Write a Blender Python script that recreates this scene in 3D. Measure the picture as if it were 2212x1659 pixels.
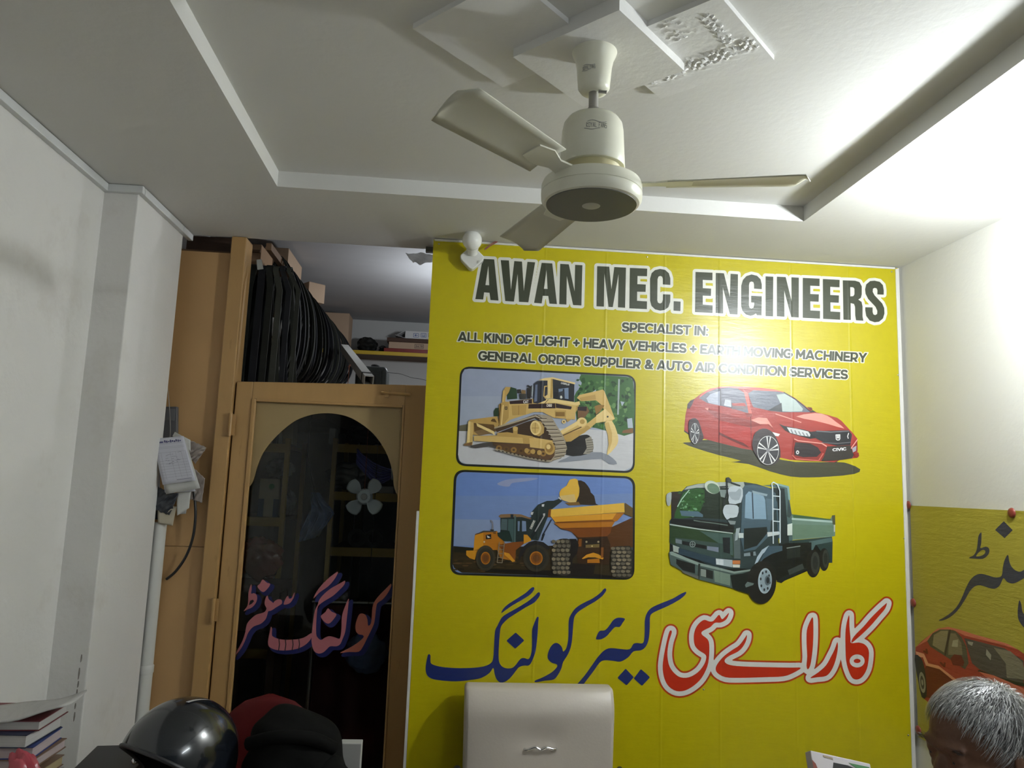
import bpy, bmesh, math, random
import numpy as np
from mathutils import Vector, Matrix, Euler
from mathutils.geometry import tessellate_polygon
random.seed(7)
for _o in list(bpy.data.objects): bpy.data.objects.remove(_o)
S = bpy.context.scene
COL = S.collection
PI = math.pi

# ---------------------------------------------------------------- camera
# world: X right along the banner wall, Y depth, Z up; surveyed from the photograph's vanishing points
F_PX, CX, CY = 1615.87, 1106.0, 829.5
EYE = Vector((0, 0, 1.6))
def _rot(yaw, pitch, roll):
    B = Matrix(((1, 0, 0), (0, 0, -1), (0, 1, 0)))
    c, s = math.cos(yaw), math.sin(yaw); Ry = Matrix(((c, 0, -s), (0, 1, 0), (s, 0, c)))
    c, s = math.cos(pitch), math.sin(pitch); Rx = Matrix(((1, 0, 0), (0, c, s), (0, -s, c)))
    c, s = math.cos(roll), math.sin(roll); Rz = Matrix(((c, s, 0), (-s, c, 0), (0, 0, 1)))
    return Rz @ Rx @ Ry @ B
RC = _rot(math.radians(4.5297), math.radians(7.73433), math.radians(-2.09313))
cam_d = bpy.data.cameras.new('camera'); cam = bpy.data.objects.new('camera', cam_d); COL.objects.link(cam)
cam_d.sensor_fit = 'HORIZONTAL'; cam_d.sensor_width = 36.0; cam_d.lens = F_PX / 2212 * 36.0
cam_d.clip_start = 0.02
M = Matrix((RC[0], -RC[1], -RC[2])).transposed().to_4x4(); M.translation = EYE
cam.matrix_world = M
S.camera = cam

# ---------------------------------------------------------------- world, exposure
w = bpy.data.worlds.new('world'); S.world = w; w.use_nodes = True
w.node_tree.nodes['Background'].inputs[0].default_value = (0.55, 0.65, 0.8, 1)
w.node_tree.nodes['Background'].inputs[1].default_value = 0.35
S.view_settings.view_transform = 'Standard'; S.view_settings.look = 'None'
S.view_settings.gamma = 1.0; S.view_settings.use_curve_mapping = False
S.view_settings.exposure = 0.95
LAMP_POS = Vector((1.56, 1.74, 2.37)); LAMP_POWER = 470.0     # emission strength of the main bulb's glass
STORE_POS = Vector((0.04, 4.05, 2.46)); STORE_POWER = 120.0
TUBE_POWER = 50.0                                               # emission strength of the tube light behind the viewer
PHOTO_GAIN = 1.25                                               # print pigment against what the dim photo shows

# ---------------------------------------------------------------- survey helpers (photo point -> point on a known plane)
def ray(x, y): return RC.transposed() @ Vector(((x - CX) / F_PX, (y - CY) / F_PX, 1.0))
def at(x, y, Y):
    d = ray(x, y); return EYE + d * (Y / d.y)
def atX(x, y, X):
    d = ray(x, y); return EYE + d * (X / d.x)
def atZ(x, y, Z):
    d = ray(x, y); return EYE + d * ((Z - EYE.z) / d.z)

# ---------------------------------------------------------------- materials
def lin(c):
    c /= 255.0
    return c / 12.92 if c <= 0.04045 else ((c + 0.055) / 1.055) ** 2.4
def rgb(r, g, b, k=1.0): return (min(.92, lin(r) * k), min(.92, lin(g) * k), min(.92, lin(b) * k), 1)
MATS = {}
def mat(name, col, rough=.5, metal=0., var=0., scale=8., bump=0., bscale=60., spec=.5, coat=0., stain=None, emis=None, trans=0., detail=4., sub=0., stretch=None):
    m = bpy.data.materials.new(name); m.use_nodes = True; nt = m.node_tree; N = nt.nodes; L = nt.links
    b = N['Principled BSDF']; b.inputs['Base Color'].default_value = col
    b.inputs['Roughness'].default_value = rough; b.inputs['Metallic'].default_value = metal
    b.inputs['Specular IOR Level'].default_value = spec; b.inputs['Coat Weight'].default_value = coat
    if trans: b.inputs['Transmission Weight'].default_value = trans
    if sub: b.inputs['Subsurface Weight'].default_value = sub; b.inputs['Subsurface Radius'].default_value = (.012, .006, .003)
    tc = N.new('ShaderNodeTexCoord'); src = tc.outputs['Object']
    if stretch:
        mp = N.new('ShaderNodeMapping'); mp.inputs['Scale'].default_value = stretch; L.new(src, mp.inputs[0]); src = mp.outputs[0]
    cur = None
    if var:
        n = N.new('ShaderNodeTexNoise'); n.inputs['Scale'].default_value = scale; n.inputs['Detail'].default_value = detail
        L.new(src, n.inputs['Vector'])
        mx = N.new('ShaderNodeMix'); mx.data_type = 'RGBA'
        k0, k1 = 1 - var, 1 + var * .6
        mx.inputs[6].default_value = (col[0] * k0, col[1] * k0, col[2] * k0, 1)
        mx.inputs[7].default_value = (min(1, col[0] * k1), min(1, col[1] * k1), min(1, col[2] * k1), 1)
        L.new(n.outputs[0], mx.inputs[0]); cur = mx.outputs[2]
    if stain:
        sc, lo, hi, cc = stain
        n2 = N.new('ShaderNodeTexNoise'); n2.inputs['Scale'].default_value = sc; n2.inputs['Detail'].default_value = 6; n2.inputs['Roughness'].default_value = .7
        L.new(src, n2.inputs['Vector'])
        r = N.new('ShaderNodeMapRange'); r.inputs[1].default_value = lo; r.inputs[2].default_value = hi; L.new(n2.outputs[0], r.inputs[0])
        m2 = N.new('ShaderNodeMix'); m2.data_type = 'RGBA'; m2.inputs[7].default_value = cc
        if cur: L.new(cur, m2.inputs[6])
        else: m2.inputs[6].default_value = col
        L.new(r.outputs[0], m2.inputs[0]); cur = m2.outputs[2]
    if cur: L.new(cur, b.inputs['Base Color'])
    if bump:
        n3 = N.new('ShaderNodeTexNoise'); n3.inputs['Scale'].default_value = bscale; n3.inputs['Detail'].default_value = 5
        L.new(src, n3.inputs['Vector'])
        bp_ = N.new('ShaderNodeBump'); bp_.inputs['Strength'].default_value = bump; bp_.inputs['Distance'].default_value = .01
        L.new(n3.outputs[0], bp_.inputs['Height']); L.new(bp_.outputs[0], b.inputs['Normal'])
    if emis:
        b.inputs['Emission Color'].default_value = emis[0]; b.inputs['Emission Strength'].default_value = emis[1]
    MATS[name] = m
    return m
def glass(name, tint, gloss_rough=.02, refl=.9):
    m = bpy.data.materials.new(name); m.use_nodes = True; nt = m.node_tree; N = nt.nodes; L = nt.links
    for n in list(N): N.remove(n)
    o = N.new('ShaderNodeOutputMaterial'); t = N.new('ShaderNodeBsdfTransparent'); t.inputs[0].default_value = tint
    g = N.new('ShaderNodeBsdfGlossy'); g.inputs['Roughness'].default_value = gloss_rough; g.inputs[0].default_value = (refl, refl, refl, 1)
    f = N.new('ShaderNodeFresnel'); f.inputs[0].default_value = 1.45
    x = N.new('ShaderNodeMixShader'); L.new(f.outputs[0], x.inputs[0]); L.new(t.outputs[0], x.inputs[1]); L.new(g.outputs[0], x.inputs[2]); L.new(x.outputs[0], o.inputs[0])
    MATS[name] = m; return m
def print_mat(name, rough=.4, wr=.12):
    """vinyl print: colours from the mesh's own colour attribute, fine weave and faint wrinkles"""
    m = bpy.data.materials.new(name); m.use_nodes = True; nt = m.node_tree; N = nt.nodes; L = nt.links
    b = N['Principled BSDF']; b.inputs['Roughness'].default_value = rough; b.inputs['Specular IOR Level'].default_value = .5
    a = N.new('ShaderNodeAttribute'); a.attribute_name = 'Col'
    tc = N.new('ShaderNodeTexCoord')
    n = N.new('ShaderNodeTexNoise'); n.inputs['Scale'].default_value = 28; n.inputs['Detail'].default_value = 3; L.new(tc.outputs['Object'], n.inputs['Vector'])
    mr = N.new('ShaderNodeMapRange'); mr.inputs[3].default_value = .93; mr.inputs[4].default_value = 1.06; L.new(n.outputs[0], mr.inputs[0])
    hs = N.new('ShaderNodeHueSaturation'); L.new(mr.outputs[0], hs.inputs['Value']); L.new(a.outputs['Color'], hs.inputs['Color']); L.new(hs.outputs[0], b.inputs['Base Color'])
    mp = N.new('ShaderNodeMapping'); mp.inputs['Scale'].default_value = (4, 4, 22); L.new(tc.outputs['Object'], mp.inputs[0])
    n2 = N.new('ShaderNodeTexNoise'); n2.inputs['Scale'].default_value = 2.2; n2.inputs['Detail'].default_value = 6; n2.inputs['Roughness'].default_value = .65; L.new(mp.outputs[0], n2.inputs['Vector'])
    bp_ = N.new('ShaderNodeBump'); bp_.inputs['Strength'].default_value = wr; bp_.inputs['Distance'].default_value = .012; L.new(n2.outputs[0], bp_.inputs['Height']); L.new(bp_.outputs[0], b.inputs['Normal'])
    MATS[name] = m; return m

# ---------------------------------------------------------------- mesh building
class MB:
    def __init__(s): s.v = []; s.f = []; s.c = []
    def add(s, vs, fs):
        o = len(s.v); s.v += [Vector(p) for p in vs]; s.f += [[i + o for i in f] for f in fs]; return s
    def box(s, x0, x1, y0, y1, z0, z1, T=None):
        vs = [Vector((x, y, z)) for z in (z0, z1) for y in (y0, y1) for x in (x0, x1)]
        if T: vs = [T @ p for p in vs]
        return s.add(vs, [(0, 2, 3, 1), (4, 5, 7, 6), (0, 1, 5, 4), (2, 6, 7, 3), (0, 4, 6, 2), (1, 3, 7, 5)])
    def prism(s, pts, off, holes=()):
        """planar polygon (with holes) pushed along off"""
        loops = [[Vector(p) for p in l] for l in [pts] + list(holes)]; off = Vector(off)
        flat = [p for l in loops for p in l]; n = len(flat)
        tr = tessellate_polygon(loops)
        fs = [tuple(t) for t in tr] + [tuple(i + n for i in reversed(t)) for t in tr]
        k = 0
        for l in loops:
            for i in range(len(l)):
                a, b = k + i, k + (i + 1) % len(l); fs.append((a, b, b + n, a + n))
            k += len(l)
        s.add(flat + [p + off for p in flat], fs); return s
    def tube(s, pts, r, n=10, closed=False, caps=True):
        pts = [Vector(p) for p in pts]; m = len(pts); rs = r if isinstance(r, (list, tuple)) else [r] * m
        rings = []; up = None
        for i, p in enumerate(pts):
            a = pts[i - 1] if (i > 0 or closed) else p; b = pts[(i + 1) % m] if (i < m - 1 or closed) else p
            t = (b - a).normalized() if (b - a).length > 1e-9 else Vector((0, 0, 1))
            if up is None: up = Vector((0, 0, 1)) if abs(t.z) < .9 else Vector((1, 0, 0))
            u = (up - t * up.dot(t)); u = u.normalized() if u.length > 1e-6 else t.orthogonal().normalized()
            up = u; vv = t.cross(u)
            rings.append([p + (u * math.cos(2 * PI * k / n) + vv * math.sin(2 * PI * k / n)) * rs[i] for k in range(n)])
        vs = [q for rg in rings for q in rg]; fs = []
        for i in range(m if closed else m - 1):
            j = (i + 1) % m
            for k in range(n): fs.append((i * n + k, i * n + (k + 1) % n, j * n + (k + 1) % n, j * n + k))
        if caps and not closed: fs += [tuple(reversed(range(n))), tuple((m - 1) * n + k for k in range(n))]
        return s.add(vs, fs)
    def strip(s, pts, wv, tv, closed=False):
        """rectangular section swept along pts; wv(i), tv(i): half width and half thickness vectors"""
        pts = [Vector(p) for p in pts]; m = len(pts); vs = []
        for i, p in enumerate(pts):
            a, b = Vector(wv(i)), Vector(tv(i)); vs += [p - a - b, p + a - b, p + a + b, p - a + b]
        fs = []
        for i in range(m if closed else m - 1):
            j = (i + 1) % m
            for k in range(4): fs.append((i * 4 + k, i * 4 + (k + 1) % 4, j * 4 + (k + 1) % 4, j * 4 + k))
        if not closed: fs += [(3, 2, 1, 0), tuple((m - 1) * 4 + k for k in range(4))]
        return s.add(vs, fs)
    def lathe(s, prof, c, n=40, T=None):
        c = Vector(c); vs = []; fs = []
        for r, z in prof:
            for k in range(n):
                a = 2 * PI * k / n; p = Vector((r * math.cos(a), r * math.sin(a), z)); vs.append((T @ p if T else p) + c)
        for i in range(len(prof) - 1):
            for k in range(n): fs.append((i * n + k, i * n + (k + 1) % n, (i + 1) * n + (k + 1) % n, (i + 1) * n + k))
        if prof[0][0] > 1e-6: fs.append(tuple(reversed(range(n))))
        if prof[-1][0] > 1e-6: fs.append(tuple((len(prof) - 1) * n + k for k in range(n)))
        return s.add(vs, fs)
    def ell(s, c, r, nu=20, nv=12, T=None, fn=None):
        c = Vector(c); vs = []; fs = []
        for j in range(nv + 1):
            t = PI * j / nv
            for i in range(nu):
                a = 2 * PI * i / nu; d = Vector((math.sin(t) * math.cos(a), math.sin(t) * math.sin(a), math.cos(t)))
                k = fn(d) if fn else 1.0
                p = Vector((d.x * r[0], d.y * r[1], d.z * r[2])) * k
                vs.append((T @ p if T else p) + c)
        for j in range(nv):
            for i in range(nu): fs.append((j * nu + i, (j + 1) * nu + i, (j + 1) * nu + (i + 1) % nu, j * nu + (i + 1) % nu))
        return s.add(vs, fs)
    def grid(s, fn, nu, nv):
        vs = [fn(i / nu, j / nv) for j in range(nv + 1) for i in range(nu + 1)]; w_ = nu + 1
        fs = [(j * w_ + i, j * w_ + i + 1, (j + 1) * w_ + i + 1, (j + 1) * w_ + i) for j in range(nv) for i in range(nu)]
        return s.add(vs, fs)
ORG = {}
def tag(o, label=None, cat=None, group=None, kind=None):
    if label: o['label'] = label
    if cat: o['category'] = cat
    if group: o['group'] = group
    if kind: o['kind'] = kind
    return o
def empty(name, loc, label, cat, group=None, kind=None):
    o = bpy.data.objects.new(name, None); COL.objects.link(o); o.location = Vector(loc); o.empty_display_size = .05
    ORG[o.name] = Vector(loc); return tag(o, label, cat, group, kind)
def obj(name, mb, m, parent=None, label=None, cat=None, group=None, kind=None, smooth=None, bevel=0, seg=2, solid=0, weld=False):
    me = bpy.data.meshes.new(name)
    if parent is None:
        lo = Vector((min(p.x for p in mb.v), min(p.y for p in mb.v), min(p.z for p in mb.v))); hi = Vector((max(p.x for p in mb.v), max(p.y for p in mb.v), 0))
        org = Vector(((lo.x + hi.x) / 2, (lo.y + hi.y) / 2, lo.z))
    else: org = ORG[parent.name]
    me.from_pydata([p - org for p in mb.v], [], mb.f); me.update()
    if mb.c:
        ca = me.color_attributes.new('Col', 'FLOAT_COLOR', 'CORNER')
        for pl, c in zip(me.polygons, mb.c):
            for li in pl.loop_indices: ca.data[li].color = c
    else:
        b_ = bmesh.new(); b_.from_mesh(me)
        if weld: bmesh.ops.remove_doubles(b_, verts=b_.verts, dist=1e-5)
        bmesh.ops.recalc_face_normals(b_, faces=b_.faces); b_.to_mesh(me); b_.free()
    o = bpy.data.objects.new(name, me); COL.objects.link(o)
    if m is not None: me.materials.append(m)
    if parent is None: o.location = org
    else: o.parent = parent
    ORG[o.name] = org
    if smooth is not None:
        me.shade_smooth()
        if smooth: me.set_sharp_from_angle(angle=math.radians(smooth))
    if solid:
        sm_ = o.modifiers.new('solid', 'SOLIDIFY'); sm_.thickness = solid; sm_.offset = 0
    if bevel:
        bv = o.modifiers.new('bevel', 'BEVEL'); bv.width = bevel; bv.segments = seg; bv.limit_method = 'ANGLE'; bv.angle_limit = math.radians(40)
    return tag(o, label, cat, group, kind)
def copy_tree(o, parent=None):
    c = o.copy(); COL.objects.link(c); c.parent = parent; ORG[c.name] = ORG[o.name].copy()
    for ch in list(o.children): copy_tree(ch, c)
    return c
def Rz(a): return Matrix.Rotation(a, 3, 'Z')
def TR(loc, rx=0, ry=0, rz=0):
    m = Euler((rx, ry, rz)).to_matrix().to_4x4(); m.translation = Vector(loc); return m
def cr(pts, n=6, closed=True):
    """Catmull-Rom through points; a repeated point makes a corner"""
    pts = [Vector(p) for p in pts]; m = len(pts); out = []
    for i in range(m if closed else m - 1):
        p0 = pts[(i - 1) % m] if (closed or i > 0) else pts[0]; p1 = pts[i]; p2 = pts[(i + 1) % m]; p3 = pts[(i + 2) % m] if (closed or i < m - 2) else pts[-1]
        if (p1 - p2).length < 1e-9: continue
        for k in range(n):
            t = k / n
            out.append(.5 * ((2 * p1) + (p2 - p0) * t + (2 * p0 - 5 * p1 + 4 * p2 - p3) * t * t + (3 * p1 - p0 - 3 * p2 + p3) * t ** 3))
    if not closed: out.append(pts[-1])
    return out
# ---------------------------------------------------------------- shared materials
white_wall = mat('white_wall', (.76, .745, .71, 1), .75, var=.07, scale=3.5, bump=.15, bscale=45, stain=(2.2, .56, .78, (.62, .585, .53, 1)))
wall_right_m = mat('wall_right_paint', (.70, .69, .64, 1), .7, var=.04, scale=2.5, bump=.08, bscale=60)
ceil_m = mat('ceiling_paint', (.70, .695, .66, 1), .8, var=.04, scale=3, bump=.08, bscale=50)
plaster = mat('plaster_block', (.76, .755, .73, 1), .8, var=.05, scale=9, bump=.12, bscale=40)
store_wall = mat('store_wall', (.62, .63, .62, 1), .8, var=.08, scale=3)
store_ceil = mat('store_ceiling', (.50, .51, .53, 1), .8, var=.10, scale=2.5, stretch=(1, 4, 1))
floor_m = mat('floor_tile', (.30, .27, .24, 1), .4, var=.2, scale=5)
cream = mat('fan_cream', (.76, .75, .62, 1), .32, var=.03, scale=6, spec=.5)
ochre = mat('ochre_paint', (.44, .262, .098, 1), .38, var=.10, scale=5, stain=(5., .60, .80, (.26, .14, .045, 1)), stretch=(6, 6, 1.2))
ochre_panel = mat('ochre_panel', (.50, .30, .125, 1), .5, var=.10, scale=4)
pvc = mat('white_pvc', (.66, .66, .62, 1), .35, var=.05, scale=6)
trunk_m = mat('trunking_plastic', (.66, .67, .66, 1), .4, var=.08, scale=10)
paper_m = mat('paper', (.62, .62, .64, 1), .8, var=.06, scale=30)
black_m = mat('black_rubber', (.012, .013, .012, 1), .42, var=.3, scale=20, spec=.4)
black_pl = mat('black_plastic', (.02, .02, .022, 1), .4)
chrome = mat('chrome', (.75, .75, .76, 1), .16, metal=1)
steel = mat('steel', (.45, .44, .42, 1), .4, metal=1)
card_m = mat('cardboard', (.42, .26, .15, 1), .8, var=.1, scale=12)
yel_shelf = mat('yellow_shelf', (.62, .42, .03, 1), .5, var=.12, scale=8)

# ---------------------------------------------------------------- the room
ZC, ZT = 2.567, 2.622            # border ceiling, raised tray
XL, XR, YW = -1.215, 1.85, 3.047
TX0, TX1, TY0, TY1 = -.62, 1.213, -.55, 2.462
def st(name, mb, m, label, parent=None, **k): return obj(name, mb, m, parent, label=label, kind='structure' if parent is None else None, **k)
st('floor', MB().box(-1.5, 2.1, -2.2, 5.7, -.06, 0), floor_m, 'dull brown tiled shop floor')
mb = MB()
o = [(-1.4, -2.2), (2.0, -2.2), (2.0, YW), (-1.4, YW)]; i_ = [(TX0, TY0), (TX1, TY0), (TX1, TY1), (TX0, TY1)]
V = [(x, y, ZC) for x, y in o] + [(x, y, ZC) for x, y in i_] + [(x, y, ZT) for x, y in i_] + [(x, y, 2.80) for x, y in o]
mb.add(V, [(0, 1, 5, 4), (1, 2, 6, 5), (2, 3, 7, 6), (3, 0, 4, 7), (4, 5, 9, 8), (5, 6, 10, 9), (6, 7, 11, 10), (7, 4, 8, 11), (8, 9, 10, 11), (0, 1, 13, 12), (1, 2, 14, 13), (2, 3, 15, 14), (3, 0, 12, 15), (12, 13, 14, 15)])
ceiling = st('ceiling', mb, ceil_m, 'white false ceiling with a recessed rectangular tray around the fan')
wl = st('wall_left', MB().box(XL - .15, XL, -2.2, 5.6, 0, 2.80), white_wall, 'stained white left wall with a projecting pilaster')
mb = MB().box(XL - .01, -1.102, 2.55, 2.985, 0, 2.566)
st('pilaster', mb, white_wall, None, wl, bevel=.004)
st('wall_right', MB().box(XR, XR + .12, -2.2, YW + .1, 0, 2.80), wall_right_m, 'cream white right wall lit by the bulb')
st('wall_back', MB().box(-.085, XR + .1, 2.918, 3.06, 0, 2.567), white_wall, 'white wall behind the big yellow banner')
st('wall_front', MB().box(-1.4, 2.0, -2.3, -2.2, 0, 2.80), mat('shop_shutter', (.07, .075, .08, 1), .6, var=.2, scale=4), 'dark closed shop front behind the viewer')
# storage room behind the partition
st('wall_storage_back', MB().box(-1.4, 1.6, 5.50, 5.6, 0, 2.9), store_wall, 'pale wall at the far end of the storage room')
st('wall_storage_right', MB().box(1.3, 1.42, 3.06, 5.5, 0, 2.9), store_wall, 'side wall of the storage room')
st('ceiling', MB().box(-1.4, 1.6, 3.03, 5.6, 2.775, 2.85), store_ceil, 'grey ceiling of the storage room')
for k, (x, y) in enumerate(((176, 1422), (171, 1455), (169, 1478), (166, 1500), (163, 1525), (161, 1548))):
    p = atX(x, y, -1.1015); h_ = (.012, .018, .010, .016, .009, .014)[k]
    st('paint_chip', MB().prism([(-1.1022, p.y + a * .006, p.z + b * h_) for a, b in ((-.6, -1), (.3, -.8), (.8, 0), (.4, .9), (-.5, 1), (-.9, .1))], (.0007, 0, 0)), mat('bare_plaster', (.20, .18, .16, 1), .9) if k == 0 else MATS['bare_plaster'], None, wl)
# trunking along the left ceiling corner
def trunk(pts, label):
    mb = MB(); h, t = .026, .020
    for a, b in zip(pts, pts[1:]):
        a, b = Vector(a), Vector(b); d = (b - a).normalized(); nrm = Vector((d.y, -d.x, 0)) * t
        mb.prism([a, a + nrm, a + nrm - Vector((0, 0, h)), a - Vector((0, 0, h))], b - a)
    return mb
t1 = st('trim_1', trunk([(XL, -2.2, ZC - .002), (XL, 2.53, ZC - .002)], ''), trunk_m, 'white cable trunking along the left wall under the ceiling', bevel=.002)
st('trim_2', trunk([(XL, 2.55, ZC - .002), (-1.082, 2.55, ZC - .002)], ''), trunk_m, 'short white trunking across the front of the pilaster', bevel=.002)
t3 = st('trim_3', trunk([(-1.102, 2.555, ZC - .002), (-1.102, 2.93, ZC - .002)], ''), trunk_m, 'white trunking along the side of the pilaster', bevel=.002)
st('trim_4', trunk([(-1.102, 2.933, ZC - .0025), (-1.102, 3.04, ZC - .0025)], ''), trunk_m, 'short end piece of trunking by the dark gap', bevel=.002)
# plaster rosette round the fan, squares turned by 45 degrees
FC = Vector((.287, 1.578, 0)); Q = 1 / math.sqrt(2)
def uv(u, v, z): return Vector((FC.x + (u + v) * Q, FC.y + (u - v) * Q, z))
ros = empty('trim_5', (FC.x, FC.y, ZT - .034), 'rough white plaster ceiling block of stacked slabs above the fan', None, kind='structure')
def slab(name, u0, u1, v0, v1, z0, z1, lump=0):
    n = 56; mb = MB()
    def fn(a, b):
        p = uv(u0 + (u1 - u0) * a, v0 + (v1 - v0) * b, z0)
        if lump and .02 < a < .98 and .02 < b < .98:
            uu, vv = u0 + (u1 - u0) * a, v0 + (v1 - v0) * b
            k = 0
            if .165 < uu < .255 and .01 < vv < .30: k = 1 - abs(uu - .205) / .045      # trowel ridges along the centre slab
            if .235 < vv < .262 and .05 < uu < .20: k = max(k, .7)
            if vv > .13 and uu < .10: k = max(k, .5 - abs(vv - .17) * 8)
            if k > 0: p.z -= lump * k * max(0, .55 * math.sin(uu * 300 + 5 * math.sin(vv * 90)) + random.uniform(-.3, .55))
        return p
    mb.grid(fn, n if lump else 2, n if lump else 2)
    top = [uv(u0, v0, z1), uv(u1, v0, z1), uv(u1, v1, z1), uv(u0, v1, z1)]; bot = [uv(u0, v0, z0), uv(u1, v0, z0), uv(u1, v1, z0), uv(u0, v1, z0)]
    for k in range(4): mb.add([top[k], top[(k + 1) % 4], bot[(k + 1) % 4], bot[k]], [(0, 1, 2, 3)])
    return obj(name, mb, plaster, ros, smooth=22 if lump else None)
slab('slab', .012, .302, .002, .300, ZT - .013, ZT + .002, .0085)
slab('slab', -.295, .014, -.292, -.002, ZT - .013, ZT + .002)
slab('centre_slab', -.100, .186, -.160, .129, ZT - .034, ZT + .001)

# ---------------------------------------------------------------- lamps
bulb_on = mat('bulb_lit', (.9, .9, .9, 1), .4, emis=((.90, .96, 1.0, 1), LAMP_POWER))
bulb_on2 = mat('bulb_lit_store', (.9, .9, .9, 1), .4, emis=((.90, .95, 1.0, 1), STORE_POWER))
def hung_bulb(pos, ceil_z, m, label, r=.036):
    t = empty('light_bulb', (pos.x, pos.y, pos.z - r), label, 'light bulb')
    obj('bulb_glass', MB().ell(pos, (r, r, r * 1.1), 16, 10), m, t, smooth=60)
    obj('lamp_holder', MB().lathe([(.014, r * .9), (.018, r * .9 + .004), (.018, r * .9 + .045), (.010, r * .9 + .055)], pos, 16), pvc, t, smooth=40)
    obj('cord', MB().tube([pos + Vector((0, 0, r * .9 + .05)), Vector((pos.x, pos.y, ceil_z))], .003, 6), black_pl, t)
    return t
hung_bulb(LAMP_POS, ZC, bulb_on, 'lit bare bulb hanging by the right wall')
hung_bulb(STORE_POS, 2.775, bulb_on2, 'lit bare bulb hanging in the storage room')

def tube_light():
    x, y0, y1, z = XR - .045, -1.0, .15, 2.36
    t = empty('tube_light', (x, (y0 + y1) / 2, z - .03), 'lit tube light fixed to the right wall behind the viewer', 'tube light')
    obj('tube', MB().tube([(x, y0 + .02, z), (x, y1 - .02, z)], .014, 12), mat('tube_lit', (.9, .9, .9, 1), .4, emis=((.84, .92, 1.0, 1), TUBE_POWER)), t, smooth=60)
    obj('batten', MB().box(x + .018, XR, y0, y1, z - .02, z + .02), pvc, t, bevel=.003)
    for y in (y0, y1 - .02): obj('end_cap', MB().box(x - .018, x + .02, y, y + .02, z - .022, z + .022), pvc, t, bevel=.003)
tube_light()
# ---------------------------------------------------------------- ceiling fan (at rest)
grey_disc = mat('fan_disc', (.13, .135, .125, 1), .42, var=.04)
disc_cap = mat('fan_cap', (.55, .555, .5, 1), .5)
ink_m = mat('faded_ink', (.36, .36, .33, 1), .5)
band_m = mat('fan_band', (.55, .50, .28, 1), .45)
fx, fy = FC.x, FC.y
fan = empty('ceiling_fan', (fx, fy, 2.222), 'cream three-bladed ceiling fan hanging from the plaster block', 'fan')
c0 = (fx, fy, 0)
obj('canopy', MB().lathe([(.001, 2.492), (.020, 2.490), (.030, 2.493), (.036, 2.502), (.038, 2.525), (.040, 2.550), (.044, 2.570), (.050, 2.583), (.0515, 2.588), (.0515, 2.5895)], c0, 48), cream, fan, smooth=50)
rod = obj('downrod', MB().lathe([(.011, 2.440), (.011, 2.500)], c0, 20).lathe([(.018, 2.432), (.020, 2.442), (.014, 2.452)], c0, 20), steel, fan, smooth=50)
obj('rod_bolt', MB().tube([(fx + .008, fy - .016, 2.487), (fx + .026, fy - .020, 2.484)], .004, 8), steel, rod)
hs = obj('motor_housing', MB().lathe([(.055, 2.310), (.072, 2.310), (.0735, 2.312), (.0715, 2.345), (.069, 2.395), (.066, 2.412), (.058, 2.424), (.040, 2.432), (.018, 2.435), (.001, 2.435)], c0, 56), cream, fan, smooth=45)
obj('neck_band', MB().lathe([(.060, 2.276), (.062, 2.300), (.064, 2.312)], c0, 48), band_m, fan, smooth=50)
obj('rotor_drum', MB().lathe([(.001, 2.226), (.099, 2.226), (.1005, 2.224), (.106, 2.226), (.1115, 2.234), (.1125, 2.2480), (.1108, 2.2486), (.1108, 2.2498), (.1122, 2.2504), (.1118, 2.266), (.1085, 2.2745), (.1, 2.2785), (.060, 2.281)], c0, 72), cream, fan, smooth=35)
obj('bottom_disc', MB().lathe([(.001, 2.2225), (.1, 2.2225), (.1, 2.2262)], c0, 64), grey_disc, fan)
obj('centre_cap', MB().lathe([(.001, 2.2208), (.017, 2.2210), (.0205, 2.2226)], c0, 32), disc_cap, fan, smooth=60)
blade_m = mat('fan_blade', (.62, .61, .50, 1), .4, var=.05)
def blade(az):
    u = Vector((math.cos(az), math.sin(az), 0)); v = Vector((-math.sin(az), math.cos(az), 0))
    def fn(a, b):
        r = .165 + .295 * a; hw = .046 + .014 * a; hw *= 1 if a < .93 else math.sqrt(max(0.02, 1 - ((a - .93) / .075) ** 2))
        s_ = (b - .5) * 2
        return Vector((fx, fy, 2.268)) + u * r + v * hw * s_ + Vector((0, 0, .012 * s_ + .004 * (1 - s_ * s_)))
    bl = obj('blade', MB().grid(fn, 18, 6), blade_m, fan, smooth=60, solid=.002)
    pts = [Vector((fx, fy, 2.270)) + u * r for r in (.095, .14, .18, .22)]
    wd = [.022, .016, .030, .022]
    obj('blade_iron', MB().strip(pts, lambda i: v * wd[i] + Vector((0, 0, wd[i] * .2)), lambda i: Vector((0, 0, .002))), cream, bl)
for a_ in (-14, 106, 226): blade(math.radians(a_))
def on_cyl(r, az, z): return Vector((fx + r * math.cos(az), fy + r * math.sin(az), z))
def cyl_mark(strokes, az0, z0, k, rfun, name, parent):
    """faded lettering lying on the curved housing: strokes as polylines in mm-like units"""
    mb = MB()
    for stq in strokes:
        pts = []
        for x, y in stq:
            z = z0 + y * k; r = rfun(z) + .0004; pts.append(on_cyl(r, az0 + x * k / r, z))
        mb.strip(pts, lambda i: (0, 0, .00055), lambda i: (.0002, -.0004, 0))
    return obj(name, mb, ink_m, parent)
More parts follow.
